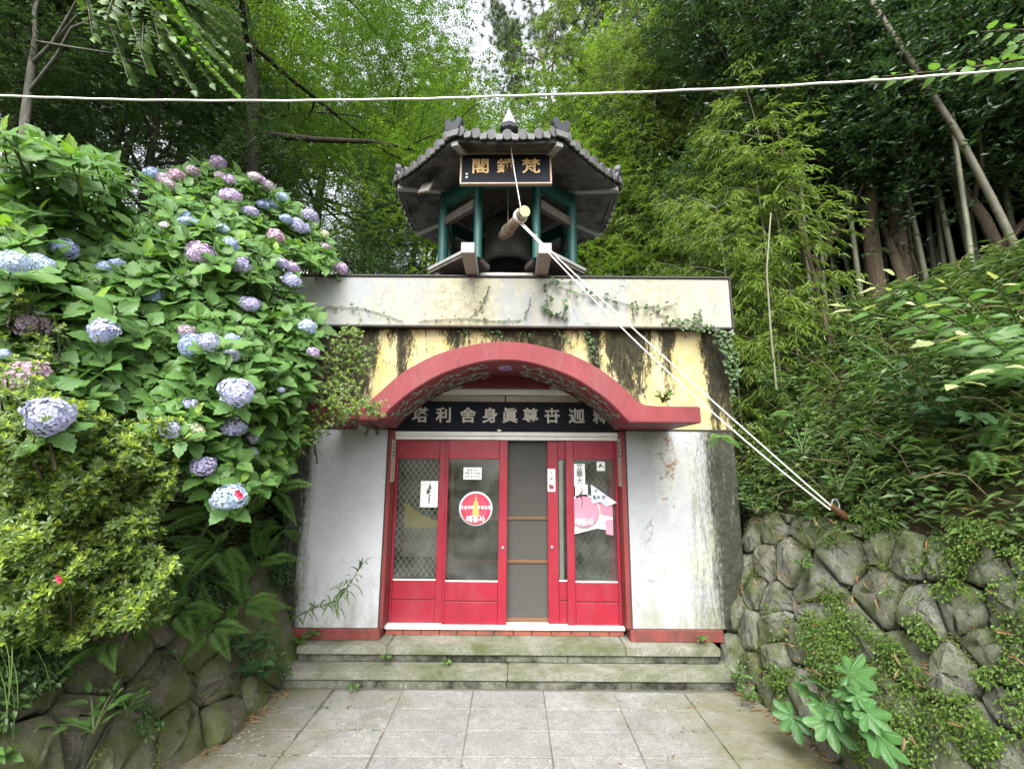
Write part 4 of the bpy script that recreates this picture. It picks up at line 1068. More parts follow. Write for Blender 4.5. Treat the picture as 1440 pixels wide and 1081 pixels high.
def sprays(org, dr, nl, tl, lL, lW, T, droop=.15, ang=.95, flat=.85, jit=.25):
    """alternate leaves along twigs -> V, F"""
    n = len(org); dr = nz(dr)
    t = (np.arange(nl)+.6)/nl; tl = np.broadcast_to(tl, n)
    pos = org[:, None] + dr[:, None]*(t[None, :, None]*tl[:, None, None]); pos[..., 2] -= droop*(t[None]**2)*tl[:, None]
    side = nz(np.cross(UP, dr) + 1e-4); sg = np.where(np.arange(nl) % 2, 1., -1.)
    d = dr[:, None]*math.cos(ang) + side[:, None]*(sg[None, :, None]*math.sin(ang)); d[..., 2] -= droop
    d = d + rng.normal(0, jit, d.shape)
    nr = UP*flat + rng.normal(0, jit*1.3, d.shape)
    k = n*nl; sc = rng.uniform(.7, 1.15, k)*np.tile(1-.35*np.abs(t-.45), n)
    return leaves_np(pos.reshape(-1, 3), d.reshape(-1, 3), nr.reshape(-1, 3), lL*sc, lW*sc, T)
def join_vf(parts):
    Vs, Fs, b = [], [], 0
    for V, F in parts: Vs.append(V); Fs.append(F+b); b += len(V)
    return np.concatenate(Vs), np.concatenate(Fs)

# ------------------------------------------------------------------ trees
def skeleton(rr, h, r0, lean=(0, 0), levels=3, first=.35, nb=9, blen=.42, up=.25, wander=.12, flat=False):
    """trunk and limbs as tubes; returns MB and limb segments (p, dir) that bear foliage"""
    mb = MB(); limbs = []
    def branch(p, d, L, r, lev):
        n = 5 if lev else 8; pts, rad = [p], [r]; dd = d.copy()
        for i in range(n):
            wv = Vector((rr.gauss(0, wander), rr.gauss(0, wander), rr.gauss(0, wander*.6)))
            if lev == 0: dd = (dd + wv*.5 + Vector((lean[0]*.1, lean[1]*.1, .12))).normalized()
            else: dd = (dd + wv + Vector((0, 0, (up if not flat else .02)*.35))).normalized()
            p = p + dd*(L/n); pts.append(p); rad.append(r*(1-.8*(i+1)/n) if lev else r*(1-.72*(i+1)/n))
        mb.tube(pts, [max(x, .006) for x in rad], 8 if lev == 0 else (6 if lev == 1 else 4), caps=False)
        for i in range(1, n+1):
            if lev >= 1: limbs.append((pts[i], (pts[i]-pts[i-1]).normalized(), lev))
        if lev < levels-1:
            kn = nb if lev == 0 else 5
            for j in range(kn):
                f = first + (1-first)*(j+rr.random()*.6)/kn if lev == 0 else .3+.7*(j+rr.random())/kn
                f = min(f, .99); x = f*n; i = int(x); q = pts[i].lerp(pts[min(i+1, n)], x-i)
                tdir = (pts[min(i+1, n)]-pts[i]).normalized() if i < n else dd
                a = rr.uniform(0, 2*PI)
                if lev == 0: a = j*2.4+rr.uniform(-.4, .4); o = Vector((math.cos(a), math.sin(a), up+.5*f*(0 if flat else 1)))
                else:
                    sd = tdir.cross(Vector((0, 0, 1))).normalized()*(1 if j % 2 else -1); o = tdir*.7 + sd*.75 + Vector((0, 0, rr.uniform(-.1, .2)))
                branch(q, o.normalized(), L*(blen*(1.15-.55*f) if lev == 0 else .5*rr.uniform(.7, 1.1)), rad[min(i, n)]*(.5 if lev == 0 else .6), lev+1)
    branch(Vector((0, 0, -.3)), Vector((lean[0], lean[1], 1)).normalized(), h+.3, r0, 0)
    return mb, limbs
def foliage(limbs, per, nl, tl, lL, lW, T, **kw):
    p = np.array([l[0] for l in limbs]); d = np.array([l[1] for l in limbs])
    p = np.repeat(p, per, 0); d = np.repeat(d, per, 0)
    zl = kw.pop('zlo', -.25); zh = kw.pop('zhi', .45); spread = kw.pop('spread', .25)
    o = p + rng.normal(0, spread, p.shape)
    dr = d*.5 + rnd_dir(len(p), zl, zh)
    return sprays(o, dr, nl, tl*rng.uniform(.6, 1.2, len(p)), lL, lW, T, **kw)
class Kind:
    def __init__(s, tm, cm, trunk_name='trunk', crown_name='crown'): s.tm, s.cm, s.tn, s.cn = tm, cm, trunk_name, crown_name
def put(kind, name, label, cat, group, x, y, rz=0, sc=1.0, z=None, tilt=0):
    o = empty(name, (x, y, float(HT(x, y)) if z is None else z), rz); o.scale = (sc, sc, sc); tag(o, label, cat, group)
    if tilt: o.rotation_euler = (tilt, 0, rz)
    link(kind.tn, kind.tm, o); link(kind.cn, kind.cm, o)
    return o
def finish(mb, vf, bark, leaf, tn='trunk', cn='crown'):
    tm = mb.mesh(tn); tm.materials.append(bark)
    return Kind(tm, mesh_np(cn, vf[0], vf[1], leaf, smooth=False), tn, cn)
def make_layered(seed, h, leaf, bark, dens=1.0, lL=.085, first=.4, nb=12):
    rr = random.Random(seed); mb, limbs = skeleton(rr, h, .16*h/10, (rr.uniform(-.1, .1), rr.uniform(-.1, .1)), 3, first, nb, .5, .12, .14, True)
    limbs = [l for l in limbs if l[2] == 2 or rr.random() < .5]
    print('limbs', len(limbs))
    return finish(mb, foliage(limbs, max(1, int(9*dens)), 14, .6, lL, lL*.52, T_RH, droop=.12, spread=.33), bark, leaf)
def make_dense(seed, h, leaf, bark, lL=.085, first=.18, per=10, nl=10, blen=.42):
    rr = random.Random(seed); mb, limbs = skeleton(rr, h, .13*h/7, (rr.uniform(-.1, .1), rr.uniform(-.1, .1)), 3, first, 12, blen, .45, .16)
    return finish(mb, foliage(limbs, per, nl, .38, lL, lL*.5, T_RH, droop=.1, zlo=-.5, zhi=.7, spread=.3, flat=.6, jit=.4), bark, leaf)
def make_pine(seed, h):
    rr = random.Random(seed); mb, limbs = skeleton(rr, h, .18*h/12, (rr.uniform(-.15, .15), 0), 3, .45, 11, .36, .3, .16)
    limbs = [l for l in limbs if l[2] == 2]
    p = np.repeat(np.array([l[0] for l in limbs]), 6, 0) + rng.normal(0, .3, (len(limbs)*6, 3))
    ax = nz(rnd_dir(len(p), .1, 1)); k = 34
    pos = np.repeat(p, k, 0) + np.repeat(ax, k, 0)*rng.uniform(0, .16, (len(p)*k, 1))
    d = np.repeat(ax, k, 0)*.55 + rnd_dir(len(p)*k)
    return finish(mb, leaves_np(pos, d, rnd_dir(len(pos)), rng.uniform(.16, .26, len(pos)), .026, T_ND), M['bark'], L_['pine'])
def make_bamboo(seed, h, r, leaf, from_=.35, dens=1.0, lL=.15):
    rr = random.Random(seed); mb = MB(); lean = Vector((rr.uniform(-.10, .10), rr.uniform(-.10, .10), 0)); pts, rad = [], []
    n = int(h/.3)
    for i in range(n+1):
        t = i/n; pts.append(Vector((0, 0, -.2)) + Vector((lean.x*h*t**2.2*1.6, lean.y*h*t**2.2*1.6, (h+.2)*t - .06*h*max(0, t-.7)**1.2))); rad.append(r*(1-.75*t**1.3))
    mb.tube(pts, rad, 8, caps=False)
    for i in range(1, n, 1):                                          # nodes
        d = (pts[i+1]-pts[i]).normalized(); mb.tube([pts[i]-d*.008, pts[i], pts[i]+d*.008], [rad[i]*1.01, rad[i]*1.16, rad[i]*1.01], 8, caps=False)
    o, dr = [], []
    for i in range(int(n*from_), n+1):
        for _ in range(max(1, int(4*dens))):
            a = rr.uniform(0, 2*PI); L = rr.uniform(.3, .95)*(1.1-.5*i/n); e = rr.uniform(.15, .7)
            tip = pts[i] + Vector((math.cos(a)*L, math.sin(a)*L, e*L))
            q = pts[i].lerp(tip, .55) + Vector((0, 0, .05*L)); mb.tube([pts[i], q, tip], [.007, .005, .003], 3, caps=False)
            for s in (0.35, .6, .8, 1.0):
                for _ in range(2):
                    o.append(pts[i].lerp(tip, s)); b = a + rr.uniform(-1.1, 1.1); dr.append((math.cos(b), math.sin(b), rr.uniform(-.5, .2)))
    vf = sprays(np.array(o), np.array(dr), 7, .26, lL, lL*.14, T_BM, droop=.5, ang=.6, flat=.8, jit=.32)
    return finish(mb, vf, M['culm'], leaf, 'culm', 'foliage')

K = {}
K['lay1'] = make_layered(1, 11, L_['layered'], M['bark_dark'])
K['lay2'] = make_layered(5, 10, L_['layered'], M['bark_dark'])
K['bri1'] = make_layered(9, 8, L_['bright'], M['bark'], 1.0, .10, .25, 12)
K['bri2'] = make_layered(12, 7, L_['bright'], M['bark'], 1.0, .10, .2, 12)
K['dark1'] = make_dense(21, 6.5, L_['dark'], M['bark_dark'], .085, .10, 16)
K['dark2'] = make_dense(23, 9, L_['dark'], M['bark_dark'], .09, .12, 16)
K['cam1'] = make_dense(31, 7.5, L_['camellia'], M['bark'], .10, .34, 14, 10, .5)
K['cam2'] = make_dense(33, 8.5, L_['camellia'], M['bark'], .10, .30, 14, 10, .48)
K['cam_low'] = make_dense(35, 4.6, L_['camellia'], M['bark'], .10, .30, 15, 10, .5)
K['pine1'] = make_pine(41, 13); K['pine2'] = make_pine(43, 12)
BB = [make_bamboo(50+i, h, r, L_['bamboo'], f, 1.0) for i, (h, r, f) in enumerate(((8.5, .042, .4), (7.5, .038, .35), (9, .045, .45)))]
BS = [make_bamboo(60+i, h, .020, L_['bamboo'], .12, 1.3, .14) for i, h in enumerate((4.6, 3.8))]
BD = [make_bamboo(70+i, h, r, L_['bamboo_shade'], f, .8) for i, (h, r, f) in enumerate(((8.5, .045, .55), (8, .05, .6)))]

T = lambda k, name, label, cat, grp, x, y, rz=0, sc=1.0, **kw: put(K[k], name, label, cat, grp, x, y, rz, sc, **kw)
# the tree with dark leaning trunk left of the pavilion, and its neighbours
T('lay1', 'hornbeam_tree', 'dark trunked tree with layered green sprays above the hydrangeas, left of the pavilion', 'tree', None, -4.4, 7.4, .4, .95)
T('lay2', 'hornbeam_tree', 'layered green tree just left behind the pavilion roof', 'tree', None, -4.1, 12.0, 2.0, .8)
T('lay2', 'hornbeam_tree', 'layered green tree far left behind the dark evergreens', 'tree', None, -8.6, 10.5, 3.6, 1.05)
T('lay1', 'hornbeam_tree', 'tall layered tree at the left edge of the sky gap', 'tree', None, -7.0, 15.0, 5.0, 1.15)
# dark evergreens behind the hydrangeas
g = 'dark evergreens behind the hydrangeas'
T('dark1', 'evergreen_tree', 'dark small leaved evergreen at the upper left edge of the picture', 'tree', g, -6.6, 4.9, 0, .60)
T('dark1', 'evergreen_tree', 'dark dense evergreen right behind the leafy hydrangea top', 'tree', g, -5.8, 6.6, 1.8, .72)
T('bri1', 'young_tree', 'bright green tree filling the upper left corner', 'tree', None, -8.8, 7.4, 3.1, 1.15)
T('dark1', 'evergreen_tree', 'low dark evergreen behind the pink hydrangea heads', 'tree', g, -5.4, 8.2, 4.4, .62)
T('dark2', 'evergreen_tree', 'tall dark evergreen behind the forked grey tree', 'tree', g, -9.0, 9.2, 1.2, .8)
T('dark1', 'evergreen_tree', 'dark evergreen bush on the slope left of the pavilion posts', 'tree', g, -2.7, 9.0, 2.4, .55)
# bright trees behind the pavilion
g = 'bright green trees behind the pavilion'
T('bri2', 'young_tree', 'bright yellow green tree directly behind the pavilion finial', 'tree', g, -.2, 12.6, .3, 1.0)
T('lay1', 'hornbeam_tree', 'layered green tree on the hill behind the left eaves of the pavilion', 'tree', None, -2.6, 13.6, 1.9, .7)
T('bri1', 'young_tree', 'bright yellow green tree behind the right eaves, beside the bamboo', 'tree', g, 2.0, 13.8, 4.0, 1.0)
T('bri2', 'young_tree', 'low bright tree on the slope left of the pavilion', 'tree', g, -1.9, 9.6, 5.0, .62)
T('bri2', 'young_tree', 'low bright tree on the slope right of the pavilion', 'tree', g, 1.2, 10.2, 2.6, .6)
# pines in the sky gap
g = 'pale pines below the sky gap'
T('pine1', 'pine_tree', 'pale pine directly below the sky gap, nearest to the middle', 'tree', g, 3.5, 20, .5, 1.2)
T('pine2', 'pine_tree', 'pale pine right of the sky gap, above the bamboo', 'tree', g, 5.2, 19.5, 2.2, 1.35)
T('pine2', 'pine_tree', 'pale pine left of the sky gap, behind the layered tree', 'tree', g, -5.6, 22, 4.1, 1.15)
T('pine1', 'pine_tree', 'taller pale pine at the right border of the sky gap', 'tree', g, 6.4, 23, 3.3, 1.4)
# woodland further back that closes the picture at both sides
g = 'woodland trees on the hill behind'
for i, (x, y, k, s) in enumerate(((-12, 9, 'lay1', 1.1), (-14, 14, 'lay2', 1.2), (-10, 17, 'lay1', 1.2), (-7, 19, 'bri1', 1.5), (9.5, 15, 'bri1', 1.5), (13, 11, 'lay2', 1.2), (15, 16, 'lay1', 1.3), (-13, 4, 'lay1', 1.1),
                                  (12, 5.5, 'cam2', 1.2), (-15, 8, 'lay2', 1.2), (6.5, 17, 'bri2', 1.6), (-11, 1.5, 'lay2', 1.0), (11, 1.5, 'cam1', 1.2), (17, 8, 'cam2', 1.3))):
    T(k, 'woodland_tree', 'woodland tree on the hill far behind, merged with its neighbours', 'tree', g, x, y, i*1.7, s)
g = 'shade shrubs behind the bamboo'
for i, (x, y, k, s) in enumerate(((8.5, 4.2, 'dark1', .8), (9.5, 6.8, 'dark1', .95), (8.2, 8.8, 'dark1', .9), (6.4, 10.8, 'dark2', .9), (10.5, 9, 'dark2', 1.0), (4.4, 12, 'dark1', .9), (7.2, 12.5, 'dark2', 1.0), (7.3, 3.2, 'dark1', .6), (12, 3, 'dark2', .9), (7.6, 5.6, 'dark1', .5), (8.8, 5.4, 'dark1', .55), (9.4, 8.0, 'dark1', .6), (7.4, 7.6, 'dark1', .5), (6.6, 8.8, 'dark1', .55), (10.6, 6.2, 'dark1', .7))):
    T(k, 'evergreen_tree', 'shaded evergreen behind the bamboo stems at right, seen only in the gaps', 'tree', g, x, y, i*2.1, s)
# camellias on the right
g = 'dark camellia trees on the right'
T('cam1', 'camellia_tree', 'dark glossy tree with brown forked trunk among the bamboo at right', 'tree', None, 6.1, 6.6, .6, 1.0)
T('cam2', 'camellia_tree', 'dark glossy tree overhanging the bamboo at the top right', 'tree', g, 4.6, 8.2, 2.5, 1.0)
T('cam2', 'camellia_tree', 'dark glossy tree in the upper right corner', 'tree', g, 8.2, 6.4, 4.0, 1.05)
T('cam2', 'camellia_tree', 'dark glossy tree with low spreading crown in front of the bamboo grove', 'tree', g, 5.4, 6.4, 1.2, .82)
T('cam1', 'camellia_tree', 'dark glossy tree at the right edge above the leaning pole', 'tree', g, 7.6, 4.6, 3.0, .9)
T('cam1', 'camellia_tree', 'dark glossy tree behind the leaning bamboo', 'tree', g, 7.4, 9.4, 5.2, 1.15)
T('cam_low', 'camellia_tree', 'low dark glossy tree right of the feathery bamboo', 'tree', g, 4.5, 6.9, .5, 1.0)
T('cam_low', 'camellia_tree', 'low dark glossy tree above the middle of the right slope', 'tree', g, 5.6, 6.1, 2.2, .95)
T('cam_low', 'camellia_tree', 'low dark glossy tree behind the upright bamboo stem', 'tree', g, 7.0, 6.0, 4.0, 1.05)
for i, (x, y) in enumerate(((8.6, 7.4), (9.6, 8.8), (11.2, 10.2), (7.8, 8.9), (10.4, 6.9), (6.7, 9.6))):
    put(K['cam_low'], 'camellia_tree', 'dark glossy thicket on the crest behind the bamboo at right', 'tree', 'dark thickets on the crest at right', x, y, i*1.3, .9, z=float(HT(x, y))-1.6)
# bamboo: bright edge, dark grove
g = 'bamboo stems of the grove on the right'
rb_ = random.Random(4)
bamboo_i = 0
def bam(k, x, y, label, sc=1.0, tilt=0, rz=None, grp=g):
    global bamboo_i; bamboo_i += 1
    return put(k, 'bamboo', label, 'bamboo', grp, x, y, rb_.uniform(0, 6.28) if rz is None else rz, sc, tilt=tilt)
for i in range(26):
    x = rb_.uniform(1.9, 5.2); y = 8.6 + rb_.uniform(0, 4.2) + max(0, 3-x)*.9
    bam(BB[i % 3], x, y, 'tall leafy bamboo at the bright edge of the grove, right of the pavilion', rb_.uniform(.8, 1.08))
for i in range(17):
    x = rb_.uniform(2.75, 3.9); y = rb_.uniform(5.7, 9.2)
    bam(BS[i % 2], x, y, 'short feathery bamboo leafy to its foot beside the parapet end', rb_.uniform(.75, 1.05), grp='short feathery bamboo beside the parapet')
for i in range(26):
    x = rb_.uniform(3.9, 6.6); y = rb_.uniform(6.1, 7.8)
    bam(BD[i % 2], x, y, 'thin grey bamboo stem just above the right slope', rb_.uniform(.7, .95), rb_.uniform(-.06, .06), grp='thin bamboo stems above the right slope')
for i in range(44):
    x = rb_.uniform(4.0, 9.5); y = rb_.uniform(6.2, 10.5) if x > 5.2 else rb_.uniform(7.0, 10.5)
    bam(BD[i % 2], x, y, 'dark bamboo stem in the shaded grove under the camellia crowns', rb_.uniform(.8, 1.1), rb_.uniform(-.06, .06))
# leaning dry bamboo pole and thin stems in front of the grove
def pole(pts, r, label, mat, name='bamboo_pole', cat='bamboo pole', grp=None):
    pts = [Vector(p) for p in pts]; o = empty(name, pts[0]); tag(o, label, cat, grp); m = MB()
    n = 22; cur = []
    for i in range(n+1):
        t = i/n; x = t*(len(pts)-1); k = min(int(x), len(pts)-2); cur.append(pts[k].lerp(pts[k+1], x-k)-pts[0])
    m.tube(cur, [r*(1-.35*i/n) for i in range(n+1)], 10)
    for i in range(2, n, 2):
        d = (cur[i+1]-cur[i]).normalized(); m.tube([cur[i]-d*.006, cur[i], cur[i]+d*.006], [r*(1-.35*i/n)*q for q in (1.01, 1.09, 1.01)], 10, caps=False)
    m.build('culm', mat, o); return o
pole([P(1452, 400, 5.0), P(1400, 290, 5.0), P(1345, 185, 4.95), P(1268, 66, 4.95), P(1175, -70, 5.1)], .045, 'pale dry bamboo pole leaning to the left across the grove', M['culm_dry'])
pole([P(1378, 480, 5.2), P(1362, 330, 5.2), P(1343, 200, 5.2), P(1325, 20, 5.4), P(1310, -80, 5.5)], .034, 'upright greenish bamboo stem just left of the leaning pole', M['culm'])
pole([P(1325, 420, 6.4), P(1440, 315, 6.0), P(1500, 260, 5.8)], .075, 'thick brown fallen trunk slanting behind the bamboo at right edge', M['bark'], 'fallen_trunk', 'trunk')
pole([P(1172, 500, 5.6), P(1135, 350, 5.7), P(1118, 290, 5.8), P(1085, 150, 5.9)], .030, 'brownish bare bamboo stem leaning left above the undergrowth', M['bark'])
pole([P(1092, 548, 4.9), P(1084, 470, 4.95), P(1078, 380, 5.0), P(1084, 300, 5.1)], .014, 'thin dull cane standing right of the parapet end', M['culm'])
# ------------------------------------------------------------------ rubble walls
def clip_poly(poly, p, nrm):
    out = []
    for i in range(len(poly)):
        a, b = poly[i], poly[(i+1) % len(poly)]
        da, db = (a[0]-p[0])*nrm[0]+(a[1]-p[1])*nrm[1], (b[0]-p[0])*nrm[0]+(b[1]-p[1])*nrm[1]
        if da <= 0: out.append(a)
        if (da < 0 < db) or (db < 0 < da):
            t = da/(da-db); out.append((a[0]+(b[0]-a[0])*t, a[1]+(b[1]-a[1])*t))
    return out
def vcells(seeds, box, gap):
    cells = []
    for i, s in enumerate(seeds):
        poly = [(box[0], box[1]), (box[2], box[1]), (box[2], box[3]), (box[0], box[3])]
        for j, q in enumerate(seeds):
            if i == j: continue
            dx, dy = q[0]-s[0], q[1]-s[1]; d = math.hypot(dx, dy)
            if d > 1.8 or d < 1e-6: continue
            nn = (dx/d, dy/d); mid = ((s[0]+q[0])/2-nn[0]*gap, (s[1]+q[1])/2-nn[1]*gap)
            poly = clip_poly(poly, mid, nn)
            if len(poly) < 3: break
        cells.append(poly)
    return cells
def stone_mesh(poly, bulge, rr, name, mat, rough=.012):
    c = (sum(p[0] for p in poly)/len(poly), sum(p[1] for p in poly)/len(poly))
    for _ in range(2):
        q = []
        for i in range(len(poly)):
            a, b = poly[i], poly[(i+1) % len(poly)]
            if math.hypot(a[0]-b[0], a[1]-b[1]) < .02: q.append(((a[0]+b[0])/2, (a[1]+b[1])/2)); continue
            q += [(a[0]*.87+b[0]*.13, a[1]*.87+b[1]*.13), (a[0]*.13+b[0]*.87, a[1]*.13+b[1]*.87)]
        poly = q
    poly = [(p[0]-c[0]+rr.gauss(0, .004), p[1]-c[1]+rr.gauss(0, .004)) for p in poly]; n = len(poly)
    R_ = max(math.hypot(*p) for p in poly)
    planes = [(rr.uniform(-.42, .42), rr.uniform(-.42, .42), bulge*rr.uniform(.7, 1.25)) for _ in range(5)]
    def hz(x, y, s): return min(q[0]*x+q[1]*y+q[2] for q in planes)*(1-.12*s*s)
    rings = [(1.0, -.14), (1.0, -.012), (.985, .45), (.955, .85), (.82, 1), (.55, 1), (.28, 1)]
    vs = []
    for s, z in rings:
        for x, y in poly:
            x_, y_ = x*s+rr.gauss(0, rough*.25), y*s+rr.gauss(0, rough*.25)
            vs.append((x_, y_, z if z < 0 else z*max(hz(x_, y_, s), -.01)+rr.gauss(0, rough*.5)))
    vs.append((0, 0, hz(0, 0, 0))); fs = []
    for i in range(len(rings)-1):
        for k in range(n): fs.append((i*n+k, i*n+(k+1) % n, (i+1)*n+(k+1) % n, (i+1)*n+k))
    b = (len(rings)-1)*n
    fs += [(b+k, b+(k+1) % n, b+n) for k in range(n)]
    me = bpy.data.meshes.new(name); me.from_pydata(vs, [], fs); me.polygons.foreach_set('use_smooth', [True]*len(fs)); me.update(); me.materials.append(mat)
    return me, c
class Face:
    """a battered wall face: u towards the camera along the base, v up the slope"""
    def __init__(s, base, udir, vdir):
        s.o = Vector(base); s.u = Vector(udir).normalized(); s.v = (Vector(vdir) - Vector(vdir).dot(s.u)*s.u).normalized()
        s.n = s.u.cross(s.v).normalized()
        if s.n.x*s.o.x > 0: s.n = -s.n
    def hit(s, px, py):
        r = ray(px, py); e = Vector((0, 0, EYE)); t = (s.o-e).dot(s.n)/r.dot(s.n); p = e+r*t-s.o
        return (p.dot(s.u), p.dot(s.v))
    def at(s, u, v, h=0): return s.o+s.u*u+s.v*v+s.n*h
    def matrix(s, u, v, h=0):
        R = Matrix((s.u, s.v, s.u.cross(s.v))).transposed()
        return Matrix.Translation(s.at(u, v, h)) @ R.to_4x4()
def rubble(name, label, cat, face, seeds, box, mat, gap, bulge, seed, hoff, rough=.015):
    rr = random.Random(seed); root = empty(name, face.o); tag(root, label, cat)
    flip = face.u.cross(face.v).dot(face.n) < 0
    k = 0; mu = []
    for sd_, poly in zip(seeds, vcells(seeds, box, gap)):
        if len(poly) < 3: continue
        for i in range(len(poly)):
            p0, p1 = poly[i], poly[(i+1) % len(poly)]; L = math.hypot(p0[0]-p1[0], p0[1]-p1[1])
            if p0[0] > 3.6: continue
            for j in range(int(L/.0035)):
                t = rr.random(); u, v = p0[0]+(p1[0]-p0[0])*t, p0[1]+(p1[1]-p0[1])*t
                if math.sin(7*u+seed)*math.sin(8*v+1)+.5*math.sin(23*u)*math.sin(19*v) > .0: mu.append((u+rr.gauss(0, .012), v+rr.gauss(0, .012)))
        me, c = stone_mesh(poly, bulge*rr.uniform(.7, 1.4)*(-1 if flip else 1) if False else bulge*rr.uniform(.7, 1.4), rr, 'stone', mat, rough)
        o = link('stone', me, root)
        Mx = face.matrix(c[0], c[1], hoff+rr.uniform(-.022, .022))
        if flip: Mx = Mx @ Matrix.Scale(-1, 4, (0, 0, 1))
        o.matrix_parent_inverse = Matrix.Identity(4)
        o.matrix_basis = Matrix.Translation(-face.o) @ Mx; k += 1
        if flip: me.flip_normals()
    r_ = np.random.default_rng(seed); mu = np.array(mu); nn, uu, vv, oo = (np.array(q) for q in (face.n, face.u, face.v, face.o))
    pts = uu*mu[:, :1]+vv*mu[:, 1:]+nn*(hoff+r_.uniform(-.005, .03, (len(mu), 1)))
    vf = leaves_np(pts, nn*.6+vv*r_.uniform(-.8, .3, (len(mu), 1))+uu*r_.uniform(-1, 1, (len(mu), 1)), nn+UP*.6+r_.normal(0, .4, pts.shape), r_.uniform(.008, .02, len(mu)), r_.uniform(.006, .014, len(mu)), T_RH)
    link('joint_moss', mesh_np('joint_moss', *vf, L_['moss'], smooth=False), root, kind='stuff')
    return root
FR = Face((2.12, 4.5, 0), (.14, -1, 0), (.34, 0, 1))
sr = [(140,270),(215,250),(265,170),(330,230),(270,360),(190,370),(120,400),(155,470),(205,510),(85,550),(140,600),(215,600),(230,700),(150,760),(80,680),(195,800),(360,440),(375,560),(330,670),(615,290),(690,330),(530,215),(600,490),(735,560),(880,540),(980,680),(690,700),(850,760),(1060,310),(1060,890),(460,330),(440,700),(500,620),(590,830),(700,930),(800,1000),(950,950),(450,860),(330,800),(560,960),(1060,560),(1060,740),(1060,1030),(400,130),(170,140),(820,330),(940,360),(130,840),(260,880)]
sr = [FR.hit(1000+.408*a, 640+.408*b) for a, b in sr]
rr_ = random.Random(8)
umax = max(s[0] for s in sr)
for u in np.arange(umax+.25, 5.5, .5):
    for v in (.2, .65, 1.1): sr.append((u+rr_.uniform(-.12, .12), v+rr_.uniform(-.1, .1)))
rubble('stone_retaining_wall', 'retaining wall of mossy grey rubble stones right of the steps', 'wall', FR, sr, (-.42, -.06, 5.6, 1.62), M['wall_stone'], .008, .055, 3, .018)
FL = Face((-2.04, 4.5, 0), (-.16, -1, 0), (-.44, 0, 1))
slp = [(70,860),(250,800),(205,945),(60,1030),(370,1010),(330,740),(450,860),(500,990),(610,840),(620,940),(720,880),(560,720),(740,790),(420,640)]
slp = [FL.hit(.5*a, 540+.5*b) for a, b in slp]
umax = max(s[0] for s in slp)
for u in np.arange(umax+.3, 5.5, .6):
    for v in (.25, .8): slp.append((u+rr_.uniform(-.12, .12), v+rr_.uniform(-.1, .1)))
rubble('rock_bank', 'low bank of brown mossy boulders under the azalea left of the paving', 'bank', FL, slp, (-.30, -.06, 5.6, 1.12), M['mossy_rock'], .004, .085, 5, .02, .02)

# ------------------------------------------------------------------ plants on the left bank
DF = [((0,190),2.35),((0,370),2.15),((0,600),2.05),((0,800),2.3),((100,220),2.5),((100,900),2.6),((200,300),3.5),((230,240),4.2),((300,230),4.6),((400,280),4.8),((440,320),4.9),((478,375),4.9),((150,450),2.45),((300,480),2.65),
      ((440,480),3.65),((460,420),3.8),((330,550),2.65),((330,700),2.75),((420,600),3.7),((430,660),3.8),((200,380),2.85),((350,380),3.6),((400,400),3.9),((60,585),2.05),((250,340),3.3),((300,360),3.1),((230,610),2.5),((100,650),2.2),((200,650),2.5),((50,800),2.25),((180,820),2.6)]
DFp = np.array([a for a, b in DF], float); DFv = np.array([b for a, b in DF])
def depth(px, py):
    d = np.hypot(DFp[:, 0]-px, DFp[:, 1]-py); w_ = 1/(d+18)**2.6
    return float((w_*DFv).sum()/w_.sum())
def inside(poly, x, y):
    r = False; j = len(poly)-1
    for i in range(len(poly)):
        if (poly[i][1] > y) != (poly[j][1] > y) and x < (poly[j][0]-poly[i][0])*(y-poly[i][1])/(poly[j][1]-poly[i][1])+poly[i][0]: r = not r
        j = i
    return r
def darts(poly, r, seed, tries=4000):
    rr = random.Random(seed); xs = [p[0] for p in poly]; ys = [p[1] for p in poly]; pts = []
    for _ in range(tries):
        x, y = rr.uniform(min(xs), max(xs)), rr.uniform(min(ys), max(ys))
        if not inside(poly, x, y): continue
        rad = r(x, y) if callable(r) else r
        if all((x-a)**2+(y-b)**2 > rad*rad for a, b in pts): pts.append((x, y))
    return pts
def big_leaf(seed, L=1.0, W=.58, droop=.18, fold=.10, name='leaf', ns=9, tipw=1.0, serr=.02):
    """ovate leaf with folded blade, drooping tip and toothed margin, unit length, UV along/across"""
    rr = random.Random(seed); vs, uv, fs = [], [], []
    cols = (-1, -.5, 0, .5, 1); tw = rr.uniform(-.12, .12)
    for i in range(ns+1):
        t = i/ns; w_ = W/2*(math.sin(PI*min(t*1.02, 1)**.78)**.85)*(1-.25*t)*tipw
        if i == ns: w_ = .002
        if i == 0: w_ = .006
        for c in cols:
            e = (1+(serr*6*(1 if i % 2 else -1) if abs(c) == 1 and 0 < i < ns else 0))
            y = c*w_*e; z = fold*abs(c)*w_*2.0 - droop*t*t + .03*math.sin(6*t+3*abs(c)+seed) * abs(c) + tw*y*t
            vs.append((t*L, y, z)); uv.append((t, .5+.5*c))
    k = len(cols)
    for i in range(ns):
        for j in range(k-1): a = i*k+j; fs.append((a, a+1, a+k+1, a+k))
    return np.array(vs), np.array(fs), np.array(uv)
def leaf_meshes(n, mat, **kw):
    out = []
    for i in range(n):
        v, f, u = big_leaf(i*3+1, **kw); out.append((mesh_np('leaf', v, f, mat, u, True), v, f, u))
    return out
HL = leaf_meshes(4, L_['hyd'], droop=.17, W=.76); HY = leaf_meshes(3, L_['hyd_y'], droop=.10, W=.58)
def frame(p, d, up, s):
    d = d.normalized(); y = up.cross(d)
    if y.length < 1e-4: y = Vector((1, 0, 0)).cross(d)
    y.normalize(); z = d.cross(y)
    Mx = Matrix((d*s, y*s, z*s)).transposed().to_4x4(); Mx.translation = p; return Mx
